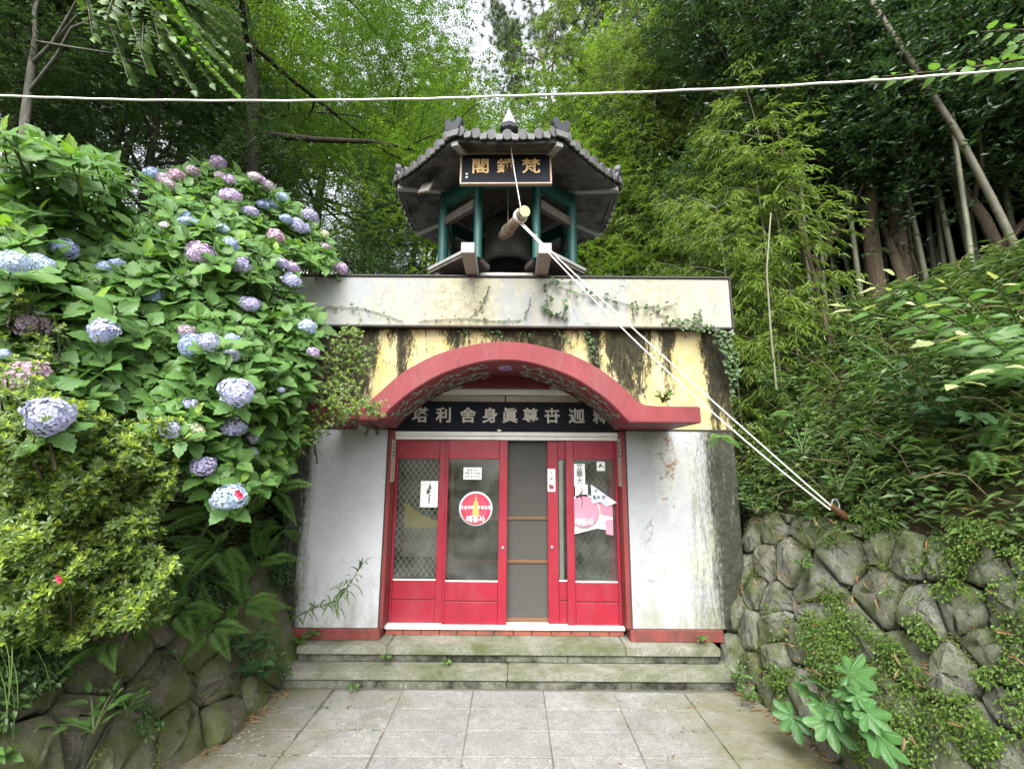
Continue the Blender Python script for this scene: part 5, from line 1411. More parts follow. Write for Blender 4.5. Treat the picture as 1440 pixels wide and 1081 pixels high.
def place_leaves(root, items, budget, inner_mat, name='leaf'):
    """items: (importance, matrix, (mesh, v, f, uv)); the first BUDGET become objects, the rest one part"""
    items.sort(key=lambda q: -q[0]); inv = Matrix.Translation(-root.location)
    for imp, Mx, lm in items[:budget]:
        o = link(name, lm[0], root); o.matrix_basis = inv @ Mx
    rest = items[budget:]
    if rest:
        Vs, Fs, Us, b = [], [], [], 0
        for imp, Mx, lm in rest:
            A = np.array(inv @ Mx); Vs.append(lm[1] @ A[:3, :3].T + A[:3, 3]); Fs.append(lm[2]+b); Us.append(lm[3]); b += len(lm[1])
        link('inner_leaves', mesh_np('inner_leaves', np.concatenate(Vs), np.concatenate(Fs), inner_mat, np.concatenate(Us), True), root, kind='stuff')
# flower heads
FC = {'blue': [(.32,.41,.68), (.42,.50,.75), (.50,.58,.80), (.38,.46,.70), (.34,.40,.52)], 'lblue': [(.50,.61,.82), (.58,.68,.86), (.44,.55,.78), (.6,.66,.76)], 'violet': [(.44,.40,.68), (.54,.49,.74), (.58,.54,.78), (.50,.46,.62)],
      'purple': [(.50,.34,.60), (.58,.44,.67), (.64,.52,.73), (.55,.42,.56)], 'pink': [(.60,.36,.46), (.64,.46,.56), (.55,.42,.60), (.56,.34,.38)], 'dull': [(.50,.37,.44), (.56,.46,.53), (.46,.38,.50), (.42,.32,.30)],
      'cream': [(.58,.61,.38), (.66,.67,.48), (.60,.62,.45)], 'white': [(.64,.62,.64), (.68,.60,.62), (.60,.56,.62), (.58,.5,.5)], 'lav': [(.50,.51,.76), (.58,.58,.80), (.53,.52,.70), (.46,.48,.74)]}
FM = {k: leafmat('petal_'+k, v, .3, .6, .15, glow=(1, 1, 1)) for k, v in FC.items()}
def flower_np(seed, n=95, ps=1.0):
    r_ = np.random.default_rng(seed); i = np.arange(n); z = 1-1.55*(i+.5)/n; a = i*2.39996
    q = np.sqrt(np.maximum(0, 1-z*z)); c = np.stack([q*np.cos(a), q*np.sin(a), z*.86], 1)*(1+r_.normal(0, .06, (n, 1))+.10*np.sin(3*a+seed)[:, None]*q[:, None]+.07*np.sin(5*z+2*np.cos(2*a)+seed)[:, None])
    nr = nz(c + r_.normal(0, .22, c.shape)); t = nz(np.cross(nr, r_.normal(0, 1, c.shape))); b = np.cross(nr, t)
    pos, d = [], []
    for k in range(4):
        an = k*PI/2; dd = t*math.cos(an)+b*math.sin(an); pos.append(c+dd*.01); d.append(dd+nr*.22)
    P4 = (np.array([(0,0,0), (.35,.48,.03), (.85,.42,.0), (1,0,-.05), (.85,-.42,.0), (.35,-.48,.03)], float), np.array([(0,2,1), (0,3,2), (0,4,3), (0,5,4)]))
    pos, d, nn = np.concatenate(pos), np.concatenate(d), np.concatenate([nr]*4)
    V, F = leaves_np(pos, d, nn, ps*r_.uniform(.17, .23, len(pos)), ps*r_.uniform(.19, .24, len(pos)), P4)
    return V, F
FH = {k: [mesh_np('flower_head', *flower_np(i*7+j), m, None, False) for j in range(2)] + [mesh_np('flower_head', *flower_np(i*7+5, 190, .72), m, None, False)] for i, (k, m) in enumerate(FM.items())}
FLW = [(306,229,21,'purple'),(214,244,19,'blue'),(232,252,21,'dull'),(249,246,17,'pink'),(271,241,18,'dull'),(237,260,20,'dull'),(309,248,15,'dull'),(323,254,18,'purple'),(324,275,25,'purple'),(358,248,17,'white'),(366,254,15,'purple'),(375,262,19,'white'),(397,277,15,'lblue'),(370,287,16,'blue'),(381,289,17,'blue'),(353,297,18,'violet'),(403,308,15,'blue'),(436,303,21,'violet'),(418,317,22,'lav'),(428,322,20,'lav'),(388,332,21,'pink'),(457,329,12,'cream'),(458,347,14,'dull'),(259,302,14,'blue'),(265,311,20,'blue'),(313,321,17,'lblue'),(231,317,14,'white'),(324,343,19,'blue'),(282,356,35,'purple'),(336,371,29,'violet'),(396,370,17,'violet'),(411,376,19,'purple'),(480,378,19,'purple'),(410,395,25,'lav'),(351,428,31,'violet'),(433,459,23,'lblue'),(441,495,18,'purple'),(20,369,38,'lblue'),(54,373,32,'lblue'),(92,349,33,'blue'),(150,377,22,'blue'),(166,371,20,'blue'),(48,452,52,'dull'),(36,528,46,'pink'),(70,585,60,'lav'),(145,464,36,'lav'),(215,415,22,'blue'),(263,466,22,'dull'),(270,484,34,'blue'),(293,480,26,'lav'),(326,477,19,'blue'),(323,500,26,'lav'),(333,551,42,'lav'),(329,600,28,'lav'),(355,615,18,'lav'),(354,635,16,'lav'),(273,607,25,'cream'),(286,655,28,'violet'),(240,603,27,'lav'),(323,699,40,'lblue'),(268,568,18,'lav'),(4,497,16,'lblue'),(395,548,11,'lav')]
H1 = [(0,186),(60,196),(165,228),(160,290),(235,328),(225,355),(150,395),(100,470),(0,470)]
H2 = [(0,385),(130,330),(240,300),(325,325),(375,388),(425,425),(455,450),(440,480),(430,540),(415,560),(230,572),(90,560),(0,560)]
H3 = [(212,250),(300,226),(390,270),(455,330),(470,372),(395,376),(300,322),(225,300)]
H4 = [(215,560),(425,545),(420,600),(400,650),(340,700),(300,690),(262,640)]
def in_flower(x, y, k=.42): return any((x-a)**2+(y-b)**2 < (k*s)**2 for a, b, s, _ in FLW)
TOW = Vector((.55, -.80, .05)).normalized()
def hydrangea(poly, label, seed, leafsize, flowers, sprad, inner=1.3, budget=285):
    rr = random.Random(seed)
    cx, cy = sum(p[0] for p in poly)/len(poly), sum(p[1] for p in poly)/len(poly)
    base = P(cx, cy, depth(cx, cy)+.7); base.z = float(HT(base.x, base.y))
    root = empty('hydrangea_shrub', base); tag(root, label, 'hydrangea')
    items = []; stems = MB()
    def rosette(c, ax, s, front, young=True, fl_=0):
        a0 = rr.uniform(0, PI); t = ax.cross(Vector((0, 0, 1)) if abs(ax.z) < .95 else Vector((1, 0, 0))).normalized(); b = ax.cross(t)
        for lv, (tilt, sz, dz) in enumerate(((1.45, 1.0, -.07), (1.2, .95, -.03), (.75, .62, .0), (.4, .34, .01))):
            if lv == 3 and not young: continue
            for k in range(2):
                an = a0 + lv*PI/2 + k*PI + rr.uniform(-.25, .25); out = t*math.cos(an)+b*math.sin(an)
                tl = tilt+rr.uniform(-.2, .25); d = ax*math.cos(tl)+out*math.sin(tl); s_ = s*sz*rr.uniform(.8, 1.15)
                p = c+ax*dz*s*3+out*.02
                lm = (HY if lv >= 2 and rr.random() < .75 else HL); lm = lm[rr.randrange(len(lm))]
                p0 = p-Vector((0, 0, 0))
                imp = (s_/(p0-Vector((0, 0, EYE))).length)*(1 if front else .35)
                if fl_ < 2 or lv < 2: items.append((imp, frame(p0, d, ax+Vector((rr.gauss(0, .2), rr.gauss(0, .2), .3)), s_), lm))
        e = c-ax*.16+Vector((-.10+rr.gauss(0, .03), .14, -.03)); stems.tube([c-root.location, c-ax*.09-root.location, e-root.location], [.004, .006, .007], 5, caps=False)
    for fl in range(4):
        pts = darts(poly, (lambda x, y: sprad*2.15/depth(x, y)) if fl == 0 else (lambda x, y: sprad*2.2/depth(x, y)), seed+fl)
        for x, y in pts:
            if fl == 0 and in_flower(x, y, .62): continue
            Yd = depth(x, y)+(rr.uniform(-.05, .12), rr.uniform(.12, .3), rr.uniform(.3, .6), rr.uniform(.6, 1.0))[fl]
            c = P(x, y, Yd); ax = (Vector((0, 0, .62))+TOW*.85+Vector((rr.gauss(0, .3), rr.gauss(0, .3), rr.gauss(0, .22)))).normalized()
            rosette(c, ax, leafsize*rr.uniform(.85, 1.15), fl == 0, rr.random() < .75, fl)
    for x, y, s, colr in flowers:
        Yd = depth(x, y)+rr.uniform(-.04, .05); c = P(x, y, Yd); v = c-Vector((0, 0, EYE)); dist = -(CM.to_3x3().inverted() @ v).z
        R = .5*s*dist/FPX*.98
        ax = (Vector((0, 0, .75))+TOW*.8+Vector((rr.gauss(0, .2), rr.gauss(0, .2), 0))).normalized()
        o = link('flower_head', FH[colr][2 if s > 30 else rr.randrange(2)], root)
        q = ax.to_track_quat('Z', 'Y').to_matrix().to_4x4()
        o.matrix_basis = Matrix.Translation(c-root.location) @ q @ Matrix.Rotation(rr.uniform(0, 6), 4, 'Z') @ Matrix.Diagonal((R*rr.uniform(.85, 1.12), R*rr.uniform(.85, 1.1), R*rr.uniform(.68, .95), 1))
        names = {'blue': 'blue flower head', 'lblue': 'pale blue flower head', 'violet': 'violet flower head', 'purple': 'purple flower head', 'pink': 'pink flower head', 'dull': 'faded pink flower head', 'cream': 'cream flower head', 'white': 'whitish flower head', 'lav': 'lavender flower head'}
        o['label'] = names[colr]
        stems.tube([c-root.location, c-ax*.14-root.location, c-ax*.2+Vector((-.12, .18, -.04))-root.location], [.005, .006, .008], 5, caps=False)
        rosette(c-ax*R*1.0, ax, leafsize*.95, True, False)
    for k in range(9):
        x, y = rr.choice(pts); q = P(x, y, depth(x, y)+.45)-root.location
        stems.tube([q+Vector((-.45+rr.gauss(0, .1), .45, -.55)), q+Vector((-.2, .2, -.2)), q], [.014, .011, .007], 6, caps=False)
    stems.build('stem', M['stem'], root, kind='stuff')
    place_leaves(root, items, budget, L_['hyd_far'])
    return root
def fsel(f): return [q for q in FLW if f(q)]
def zone(q):
    x, y = q[0], q[1]
    if inside(H3, x, y) and y < 340+max(0, (x-380))*.5 and not (x < 300 and y > 290): return 3
    if y > 562 and x > 200: return 4
    if x < 130 and y < 400: return 1
    return 2
hydrangea(H1, 'tall leafy hydrangea at the left edge with three pale blue heads', 11, .165, fsel(lambda q: zone(q) == 1), 30)
hydrangea(H2, 'broad hydrangea in the middle of the left bank with many blue and violet heads', 12, .145, fsel(lambda q: zone(q) == 2), 27)
hydrangea(H3, 'rear hydrangea with faded pink and purple heads below the dark trees', 13, .145, fsel(lambda q: zone(q) == 3), 30)
hydrangea(H4, 'lowest hydrangea with lavender heads hanging over the ferns', 14, .145, fsel(lambda q: zone(q) == 4), 28)
# a red azalea bloom caught on the lowest pale head
p = P(336, 693, 2.68); o = empty('azalea_bloom', p); tag(o, 'single red azalea bloom lying on the lowest pale blue hydrangea head', 'flower')
M['bloom'] = leafmat('azalea_bloom', [(.62,.03,.09), (.55,.05,.12), (.66,.10,.16)], .3, .5, .2, glow=(1, 1, 1))
V, F = leaves_np(np.zeros((11, 3))+np.array([[0, 0, 0]]*5+[[.022, -.006, -.016]]*6), np.array([(math.cos(a), -.75, math.sin(a)) for a in np.arange(5)*2*PI/5]+[(math.cos(a+.4), -1.1, math.sin(a+.4)) for a in np.arange(6)*2*PI/6]), np.tile([0.1, -1., 0.1], (11, 1)), .027, .024, T_OV)
link('petals', mesh_np('petals', V, F, M['bloom'], smooth=False), o)

# small leaved azalea: whorls at twig tips over a lumpy surface
def azalea(poly, label, seed, n, name='azalea_shrub', ls=.030, jit=.3, tips=.32, dmod=0.0):
    rr = random.Random(seed); r_ = np.random.default_rng(seed)
    xs = [p[0] for p in poly]; ys = [p[1] for p in poly]; C, D, kind = [], [], []
    cx, cy = sum(xs)/len(xs), sum(ys)/len(ys); base = P(cx, cy, depth(cx, cy)+dmod+.35); base.z = float(HT(base.x, base.y))
    root = empty(name, base); tag(root, label, 'azalea' if 'azalea' in name else 'shrub'); st_ = MB()
    cl = darts(poly, 19, seed+1, 2500)
    while len(C) < n:
        x, y = rr.choice(cl); x += rr.gauss(0, 9); y += rr.gauss(0, 7)
        lump = .09*math.sin(x*.045+seed)*math.sin(y*.055+1)
        dj = abs(rr.gauss(0, jit*.5))
        c = P(x, y, depth(x, y)+dmod+lump+dj)
        ax = (Vector((0, 0, .7))+TOW*.7+Vector((rr.gauss(0, .35), rr.gauss(0, .35), rr.gauss(0, .3)))).normalized()
        C.append(c); D.append(ax); kind.append(dj < .11 and rr.random() < tips)
    C = np.array(C)-np.array(base); D = np.array(D); kind = np.array(kind); nl = 6
    t = nz(np.cross(D, UP)+1e-4); b = np.cross(D, t)
    out = []
    for lv in range(2):
        sel = np.ones(len(C), bool) if lv == 0 else kind
        for k in range(nl if lv == 0 else 5):
            a = k*2*PI/nl+r_.uniform(-.3, .3, (sel.sum(), 1))+lv*.5; tl = (1.15 if lv == 0 else .6)+r_.uniform(-.3, .3, (sel.sum(), 1))
            o_ = t[sel]*np.cos(a)+b[sel]*np.sin(a); d = D[sel]*np.cos(tl)+o_*np.sin(tl)
            s_ = ls*r_.uniform(.75, 1.2, sel.sum())*(1 if lv == 0 else .85)
            out.append((lv, leaves_np(C[sel]+D[sel]*(.012*lv), d, D[sel]+r_.normal(0, .2, d.shape), s_, s_*.46, T_OV if ls > .035 and lv == 0 else T_RH)))
    for lv, nm, mt in ((0, 'foliage', L_['azalea']), (1, 'young_foliage', L_['azalea_tip'])):
        vf = join_vf([q for l, q in out if l == lv]); link(nm, mesh_np(nm, vf[0], vf[1], mt, smooth=False), root, kind='stuff')
    for k in range(60):
        i = rr.randrange(len(C)); q = Vector(C[i]); s0 = q+Vector((rr.gauss(-.12, .05), rr.gauss(.22, .06), rr.gauss(-.16, .05))); st_.tube([s0, s0.lerp(q, .5)+Vector((rr.gauss(0, .02), rr.gauss(0, .02), .02)), q], [.008, .005, .003], 5, caps=False)
    st_.build('branches', M['bark'], root, kind='stuff')
    return root
azalea([(0,600),(60,560),(150,600),(235,600),(250,650),(215,720),(235,800),(225,870),(150,880),(90,905),(0,920)], 'dense small leaved azalea overhanging the boulders at the left edge', 31, 3000, ls=.042, tips=.75)
azalea([(0,420),(35,420),(90,440),(75,520),(60,620),(0,620)], 'azalea sprigs with yellow green tips among the hydrangeas at the left edge', 32, 300, tips=.7, dmod=-.12)
azalea([(400,640),(460,560),(470,470),(490,455),(520,500),(490,560),(520,568),(540,575),(480,590),(440,610)], 'small leaved azalea hanging over the left end of the red arch', 33, 900, ls=.026, dmod=.15)
azalea([(990,610),(1010,585),(1060,600),(1080,650),(1060,690),(1020,665),(995,640)], 'small leaved shrub growing over the top of the right white wall', 34, 700, name='clipped_shrub', ls=.028, dmod=1.9)
M['azred'] = M['bloom']
for i, (x, y) in enumerate(((84, 812), (107, 700))):
    p = P(x, y, depth(x, y)-.03); o = empty('azalea_flower', p); tag(o, ('small red azalea flower low on the big azalea at left', 'faded azalea flower in the middle of the big azalea at left')[i], 'flower')
    link('petals', mesh_np('petals', V*.7, F, M['bloom'] if i == 0 else L_['dead'], smooth=False), o)
# ------------------------------------------------------------------ ferns and single plants
def frond_np(L=1.0, n=19, seed=0, arch=.35, width=.24):
    r_ = np.random.default_rng(seed); pos, d, nr, Ls, Ws = [], [], [], [], []
    for i in range(n):
        t = .16+.82*(i+.5)/n; w_ = width*math.sin(PI*min(1, (t*.9+.1)))**.7*(1.05-t*.75)
        p = np.array([t, 0, arch*(t-.95*t*t*1.25)]); tz = arch*(1-2.375*t)
        for s in (-1, 1):
            base = np.array([.42, s*1., -.06+r_.normal(0, .06)])
            pos.append(p); d.append(base); nr.append(np.array([-tz, 0, 1.])); Ls.append(w_*1.05); Ws.append(.043*(1.1-.6*t))
    V, F = leaves_np(np.array(pos), np.array(d), np.array(nr), np.array(Ls), np.array(Ws), T_RH)
    m = MB(); m.tube([(t, 0, arch*(t-.95*t*t*1.25)-.003) for t in np.linspace(0, .98, 8)], [.008*(1-.8*t) for t in np.linspace(0, 1, 8)], 4, caps=False)
    tv = np.array(m.v); tf = np.array([(a, b, c) for a, b, c, d_ in m.f]+[(a, c, d_) for a, b, c, d_ in m.f])
    return join_vf([(V, F), (tv, tf)])
FRD = [mesh_np('frond', *frond_np(1, 20, i, ar), L_['fern'], smooth=False) for i, ar in enumerate((.35, .5, .22))]
def on_face(face, px, py, h=.15):
    u, v = face.hit(px, py); p = face.at(u, v, 0); n_ = (p-Vector((0, 0, EYE))).normalized(); return p-n_*h
def on_terrain(px, py, h=.12):
    r = ray(px, py); t = 1.5
    while t < 40:
        p = Vector((0, 0, EYE))+r*t
        if p.z < float(HT(p.x, p.y)): break
        t += .03
    return p-r*h*1.5+Vector((0, 0, h*.4))
def fern(p, label, seed, n, L, aim=None, spread=1.2, name='fern'):
    rr = random.Random(seed); root = empty(name, p); tag(root, label, 'fern')
    for k in range(n):
        a = (math.atan2(aim[1], aim[0])+rr.uniform(-spread, spread)) if aim else rr.uniform(0, 2*PI)
        t_ = (k+.5)/n*2-1; d = Vector((t_*1.05+rr.gauss(0, .12), -.45+rr.gauss(0, .15), .55-.75*abs(t_)+rr.uniform(-.75, .25))).normalized()
        o = link('frond', FRD[k % 3], root); o.matrix_basis = frame(Vector((0, 0, 0)), d, Vector((rr.gauss(0, .15), -.75, .8)), L*rr.uniform(.75, 1.1))
    return root
aim = (.8, -.7)
for i, (x, y, Yd, n, L, lab) in enumerate((
    (238, 800, 3.0, 7, .42, 'fern with arching fronds beside the big azalea'),
    (310, 770, 3.35, 8, .46, 'largest fern in the middle of the left bank'),
    (300, 720, 3.3, 6, .40, 'dark fern under the lowest hydrangea head'),
    (300, 880, 3.3, 5, .42, 'bright fern hanging over the boulder near the steps'),
    (385, 690, 3.9, 6, .40, 'fern against the mouldy left edge of the white wall'),
    (370, 790, 3.8, 6, .40, 'fern low beside the left white wall'),
    (400, 740, 4.1, 4, .34, 'small fern in the shade next to the white wall'),
    (250, 860, 0, 6, .34, 'fern rooted between boulders under the big azalea'),
    (345, 850, 0, 6, .36, 'fern hanging right above the heart leaved plant'),
    (150, 905, 0, 5, .26, 'small fern in the cleft under the azalea edge'))):
    fern(on_face(FL, x, y, .34) if y > 700 else P(x, y, Yd), lab, 100+i, n+2, L*1.1, aim, 1.3)
for i, (x, y, Yd, n, L, lab) in enumerate((
    (1065, 625, 0, 8, .40, 'fern on the slope just right of the arch end'),
    (1120, 595, 0, 8, .42, 'pale fern on the slope above the rope'),
    (1150, 545, 0, 7, .42, 'fern on the slope below the bamboo'),
    (1010, 612, 4.6, 5, .26, 'small fern on top of the right white wall'),
    (1090, 660, 0, 6, .34, 'fern hanging over the corner of the stone wall'),
    (1210, 600, 0, 7, .40, 'fern in the middle of the right slope'),
    (1290, 640, 0, 6, .36, 'fern right of the middle of the right slope'),
    (1380, 650, 0, 6, .34, 'fern low on the slope near the right edge'),
    (1230, 520, 0, 7, .44, 'fern below the large leaved shrub'),
    (1110, 480, 0, 6, .40, 'dark fern at the foot of the canes'),
    (1190, 470, 0, 8, .48, 'large fern at the foot of the bamboo grove'))):
    fern(P(x, y, Yd) if Yd else on_terrain(x, y, .16), lab, 120+i, n, L, (-.7, -.8), 1.3)

# leafy sprigs: alternate leaves along a few curved stems; every leaf is a part
BL = leaf_meshes(4, L_['broad'], droop=.15, W=.44, fold=.12, serr=.012); PL = leaf_meshes(2, L_['pale'], droop=.1, W=.5); BR = None
def sprig(name, label, cat, stems, lsize, lm, mat=None, young=None, seed=0, leaf_up=.6, upv=(0, -.3), grp=None, step=.075, spread=.95):
    rr = random.Random(seed); root = empty(name, Vector(stems[0][0])); tag(root, label, cat, grp); m = MB(); items = []
    for s in stems:
        s = [Vector(q) for q in s]; L = sum((b-a).length for a, b in zip(s[:-1], s[1:])); n = max(3, int(L/step)); k = 0
        m.tube([q-root.location for q in s], [.008-.005*i/(len(s)-1) for i in range(len(s))], 5, caps=False)
        for i in range(n+1):
            t = .12+.88*i/n; x = t*(len(s)-1); j = min(int(x), len(s)-2); p = s[j].lerp(s[j+1], x-j); dd = (s[j+1]-s[j]).normalized()
            side = dd.cross(Vector((0, 0, 1)));
            if side.length < .05: side = Vector((1, 0, 0))
            side = side.normalized()*(1 if i % 2 else -1)
            d = dd*rr.uniform(.3, .8)+side*spread*rr.uniform(.6, 1.1)+Vector((0, 0, rr.uniform(-.35, .15)))
            if i == n: d = dd
            sz = lsize*rr.uniform(.7, 1.15)*(1 if t < .8 else .7)
            mm = young if (young and t > .9) else lm
            items.append((1, frame(p+d.normalized()*.02, d, Vector((rr.gauss(0, .25)+upv[0], rr.gauss(0, .25)+upv[1], leaf_up)), sz), mm[rr.randrange(len(mm))]))
    m.build('stem', mat or M['stem'], root, kind='stuff' if len(stems) > 1 else None)
    place_leaves(root, items, 300, L_['under'])
    return root
def arcp(a, b, lift, n=5):
    a, b = Vector(a), Vector(b); return [a.lerp(b, t)+Vector((0, 0, lift*4*t*(1-t))) for t in np.linspace(0, 1, n)]
# big leaved shrub at the right edge
root_p = P(1470, 560, 3.2)
ends = [(1190,432,2.9),(1225,400,3.0),(1262,388,3.1),(1290,430,2.7),(1330,400,2.9),(1360,470,2.5),(1400,395,2.7),(1400,520,2.3),(1310,480,2.8),(1440,450,2.3),(1250,450,3.0),(1345,540,2.5)]
sprig('broadleaf_shrub', 'pale green large leaved shrub arching in from the right edge', 'shrub', [arcp(root_p, P(*e), .12) for e in ends], .17, BL, young=PL, seed=3, step=.085, upv=(-.2, -.55))
ends = [(1225,520,3.5),(1265,500,3.5),(1290,530,3.3),(1340,560,3.0),(1180,500,3.9),(1210,480,3.9),(1300,570,3.2),(1380,590,2.8)]
rp2 = P(1330, 610, 3.5)
sprig('broadleaf_shrub', 'darker low shrub of roundish leaves below the large leaved shrub', 'shrub', [arcp(rp2, P(*e), .1) for e in ends], .12, leaf_meshes(3, L_['dark'] if False else leafmat('round_leaf', [(.04,.10,.035), (.055,.125,.04)], .25, .4, .4, 'object', 6), W=.72), seed=5, step=.065)
# branch hanging in at the top right
b0 = P(1560, 60, 2.6)
sprig('overhanging_branch', 'leafy branch hanging in over the cable at the top right', 'branch', [arcp(b0, P(1240, 108, 2.55), -.03, 6), arcp(b0, P(1370, 95, 2.45), .0, 5), arcp(b0, P(1378, 45, 2.5), .05, 5), arcp(b0, P(1430, 60, 2.3), .02, 4)], .13, leaf_meshes(3, leafmat('branch_leaf', [(.10,.21,.04), (.13,.25,.05)], .42, .4, .35, 'object', 7), W=.55), mat=M['bark'], seed=7, step=.075, upv=(-.2, -.95), leaf_up=.25)
# branch with bright leaves at the top left
b1 = P(110, -150, 4.3)
ends = [(330,130,3.7),(300,90,3.8),(335,105,3.9),(270,40,3.7),(200,75,3.6),(170,45,3.6),(245,112,3.8),(225,20,3.7),(310,50,4.0),(190,5,3.6),(285,15,3.9),(150,20,3.5),(320,95,3.7),(260,75,3.7),(225,60,3.6),(345,60,4.0),(180,110,3.6),(205,95,3.5),(160,75,3.7),(270,125,3.7),(315,70,3.8),(240,50,3.6),(295,115,3.8),(335,25,3.9),(130,50,3.6)]
sprig('overhanging_branch', 'branch with bright yellow green leaves at the top left', 'branch', [[b1]+arcp(P(150+rr_.uniform(-60, 60), -40, 4.0), P(*e), .12, 5) for e in ends], .125, leaf_meshes(3, leafmat('bright_branch_leaf', [(.12,.25,.03), (.15,.29,.04), (.10,.21,.03)], .5, .65, .12, 'object', 7), W=.62), mat=M['bark_grey'], seed=9, step=.055, upv=(0, -.9), leaf_up=.15)
# bare grey forked tree at the left edge
o = empty('forked_tree', P(30, 240, 4.6)); tag(o, 'small grey tree with bare forked branches at the left edge', 'tree')
m = MB(); B = lambda *pp: [P(x, y, d)-o.location for x, y, d in pp]
m.tube(B((25,330,4.6),(35,170,4.6),(45,90,4.55),(50,55,4.5)), [.055, .045, .036, .03], 8, caps=False); m.build('trunk', M['bark_grey'], o)
for pp, r in (((( 45,90,4.55),(75,60,4.4),(95,25,4.3),(120,-20,4.2)), .024), (((50,55,4.5),(48,20,4.5),(60,-30,4.5)), .026), (((40,130,4.57),(80,78,4.4),(100,40,4.3),(180,5,4.1)), .02), (((50,58,4.5),(110,68,4.2),(160,75,4.0),(215,100,3.9)), .012), (((75,60,4.4),(110,20,4.3),(170,-10,4.2)), .014)):
    m = MB(); m.tube(B(*pp), [r*(1-.18*i) for i in range(len(pp))], 7, caps=False); m.build('branch', M['bark_grey'], o)
# fatsia at the foot of the right wall
def fatsia_np(seed, lobes=7):
    rr = random.Random(seed); vs = [(0, 0, 0)]; fs = []; uv = [(0, .5)]; n = lobes*6; th0 = .38; lj = [rr.uniform(.82, 1.1) for _ in range(lobes+1)]
    for ring, f in enumerate((.35, .68, 1.0)):
        for i in range(n+1):
            t = i/n; a = -PI+th0+(2*PI-2*th0)*t; ph = (t*lobes) % 1.0; lob = (1-abs(2*ph-1))**.7
            amp = .70+.30*math.cos(a)*.8
            rad = amp*(1 if f < .5 else (.56+.44*lob if f == 1 else .72+.28*lob))*f if f > .5 else amp*f*.8
            rad *= lj[int(t*lobes*.9999)] if f > .5 else 1
            vs.append((rad*math.cos(a), rad*math.sin(a), .11*f*(lob-.5)*(1 if f > .5 else .6)-.16*rad*rad)); uv.append((f, t))
    for i in range(n): fs.append((0, 1+i, 2+i))
    uv = np.array(uv)
    tri = list(fs)
    for r in range(2):
        for i in range(n):
            a = 1+r*(n+1)+i; b = a+n+1; tri += [(a, b, b+1), (a, b+1, a+1)]
    return np.array(vs), np.array(tri), uv
def fatsia_mat():
    n = N('fatsia_leaf_veined'); uv = n.sep(n.coord('UV')); q = n.math('ABSOLUTE', n.math('SUBTRACT', n.math('FRACT', n.math('MULTIPLY', uv[1], 7.0)), .5))
    rib = n.ramp(n.math('MULTIPLY', q, n.math('ADD', uv[0], .15)), [(0.0, 1.0), (.022, .7), (.045, 0.0)])
    sv = n.math('FRACT', n.math('SUBTRACT', n.math('MULTIPLY', uv[0], 11.0), n.math('MULTIPLY', q, 5.0)))
    side = n.ramp(n.math('ABSOLUTE', n.math('SUBTRACT', sv, .5)), [(0.0, .7), (.10, 0.0)])
    v = n.math('MAXIMUM', rib, side); oi = n.n('ObjectInfo').outputs['Random']
    c = n.mix(oi, (.04,.125,.03), (.065,.165,.042)); c = n.mix(n.math('MULTIPLY', v, .45), c, (.22,.34,.14))
    c = n.mix(n.ramp(n.noise(n.coord(), 7, 8, .7), [(.55, 0.0), (.75, .5)]), c, (.10,.15,.03))
    pb = n.pbr(c, n.math('ADD', n.math('MULTIPLY', n.noise(n.coord(), 9, 5), .25), .28), n.bump(n.math('MULTIPLY', v, -1.0), .8, .006), 0, .4)
    tl = n.n('BsdfTranslucent'); n.l(c, tl.inputs[0]); mx = n.n('MixShader'); mx.inputs[0].default_value = .2; n.l(pb, mx.inputs[1]); n.l(tl.outputs[0], mx.inputs[2])
    return n.done(mx.outputs[0])
FTM = fatsia_mat()
FT = []
for i in range(3):
    v_, t_, u_ = fatsia_np(i); FT.append(mesh_np('leaf', v_, t_, FTM, u_, True))
o = empty('fatsia_plant', on_face(FR, 1185, 1050, .25)); tag(o, 'glossy fatsia plant with big lobed leaves at the foot of the stone wall', 'plant')
m = MB()
for i, (cx, cy, R, Yd) in enumerate(((365,820,75,3.62),(490,785,85,3.6),(275,945,80,3.4),(385,905,60,3.45),(505,915,65,3.4),(410,975,85,3.3),(590,1010,95,3.25),(470,850,60,3.6),(520,870,55,3.62),(330,850,62,3.5),(450,930,58,3.4),(560,940,66,3.4))):
    p = on_face(FR, 1000+.408*cx, 625+.408*cy, .42+.05*(i % 3)); q = p-o.location; dist = p.y
    lf = link('leaf', FT[i % 3], o); d = Vector(((cx-430)/160+random.uniform(-.2, .2), -.5, -.1-(cy-880)/200)).normalized()
    lf.matrix_basis = frame(q-d*.03, d, Vector((random.uniform(-.25, .15), -.55, .9)), .0024*R)
    m.tube([(random.uniform(-.03, .03), random.uniform(-.03, .03), -.02), q*.5+Vector((0, 0, .04)), q-d*.02], [.010, .008, .006], 6, caps=False)
m.build('stem', M['stem'], o)
# heart leaved plant and seedlings by the left end of the steps
def small_plant(x, y, Yd, label, n, ls, h, lm=None, seed=0, face=None, cat='plant', name='seedling'):
    p = P(x, y, Yd) if face is None else on_face(face, x, y, .18); rr = random.Random(seed)
    st_ = []
    for k in range(n):
        a = rr.uniform(0, 2*PI); e = p+Vector((math.cos(a)*h*.6, math.sin(a)*h*.6-.05, h*rr.uniform(.5, 1.1))); st_.append(arcp(p, e, .02, 4))
    return sprig(name, label, cat, st_, ls, lm or BL, seed=seed, step=max(.03, ls*.6))
HLp = leaf_meshes(2, leafmat('heart_leaf', [(.05,.12,.045), (.065,.14,.05)], .3, .4, .35, 'object', 6), W=.8)
small_plant(365, 950, 4.2, 'heart leaved plant hanging beside the left end of the steps', 9, .10, .26, HLp, 1, FL)
small_plant(350, 915, 4.0, 'heart leaved plant climbing the boulder left of the steps', 6, .10, .2, HLp, 2, FL)
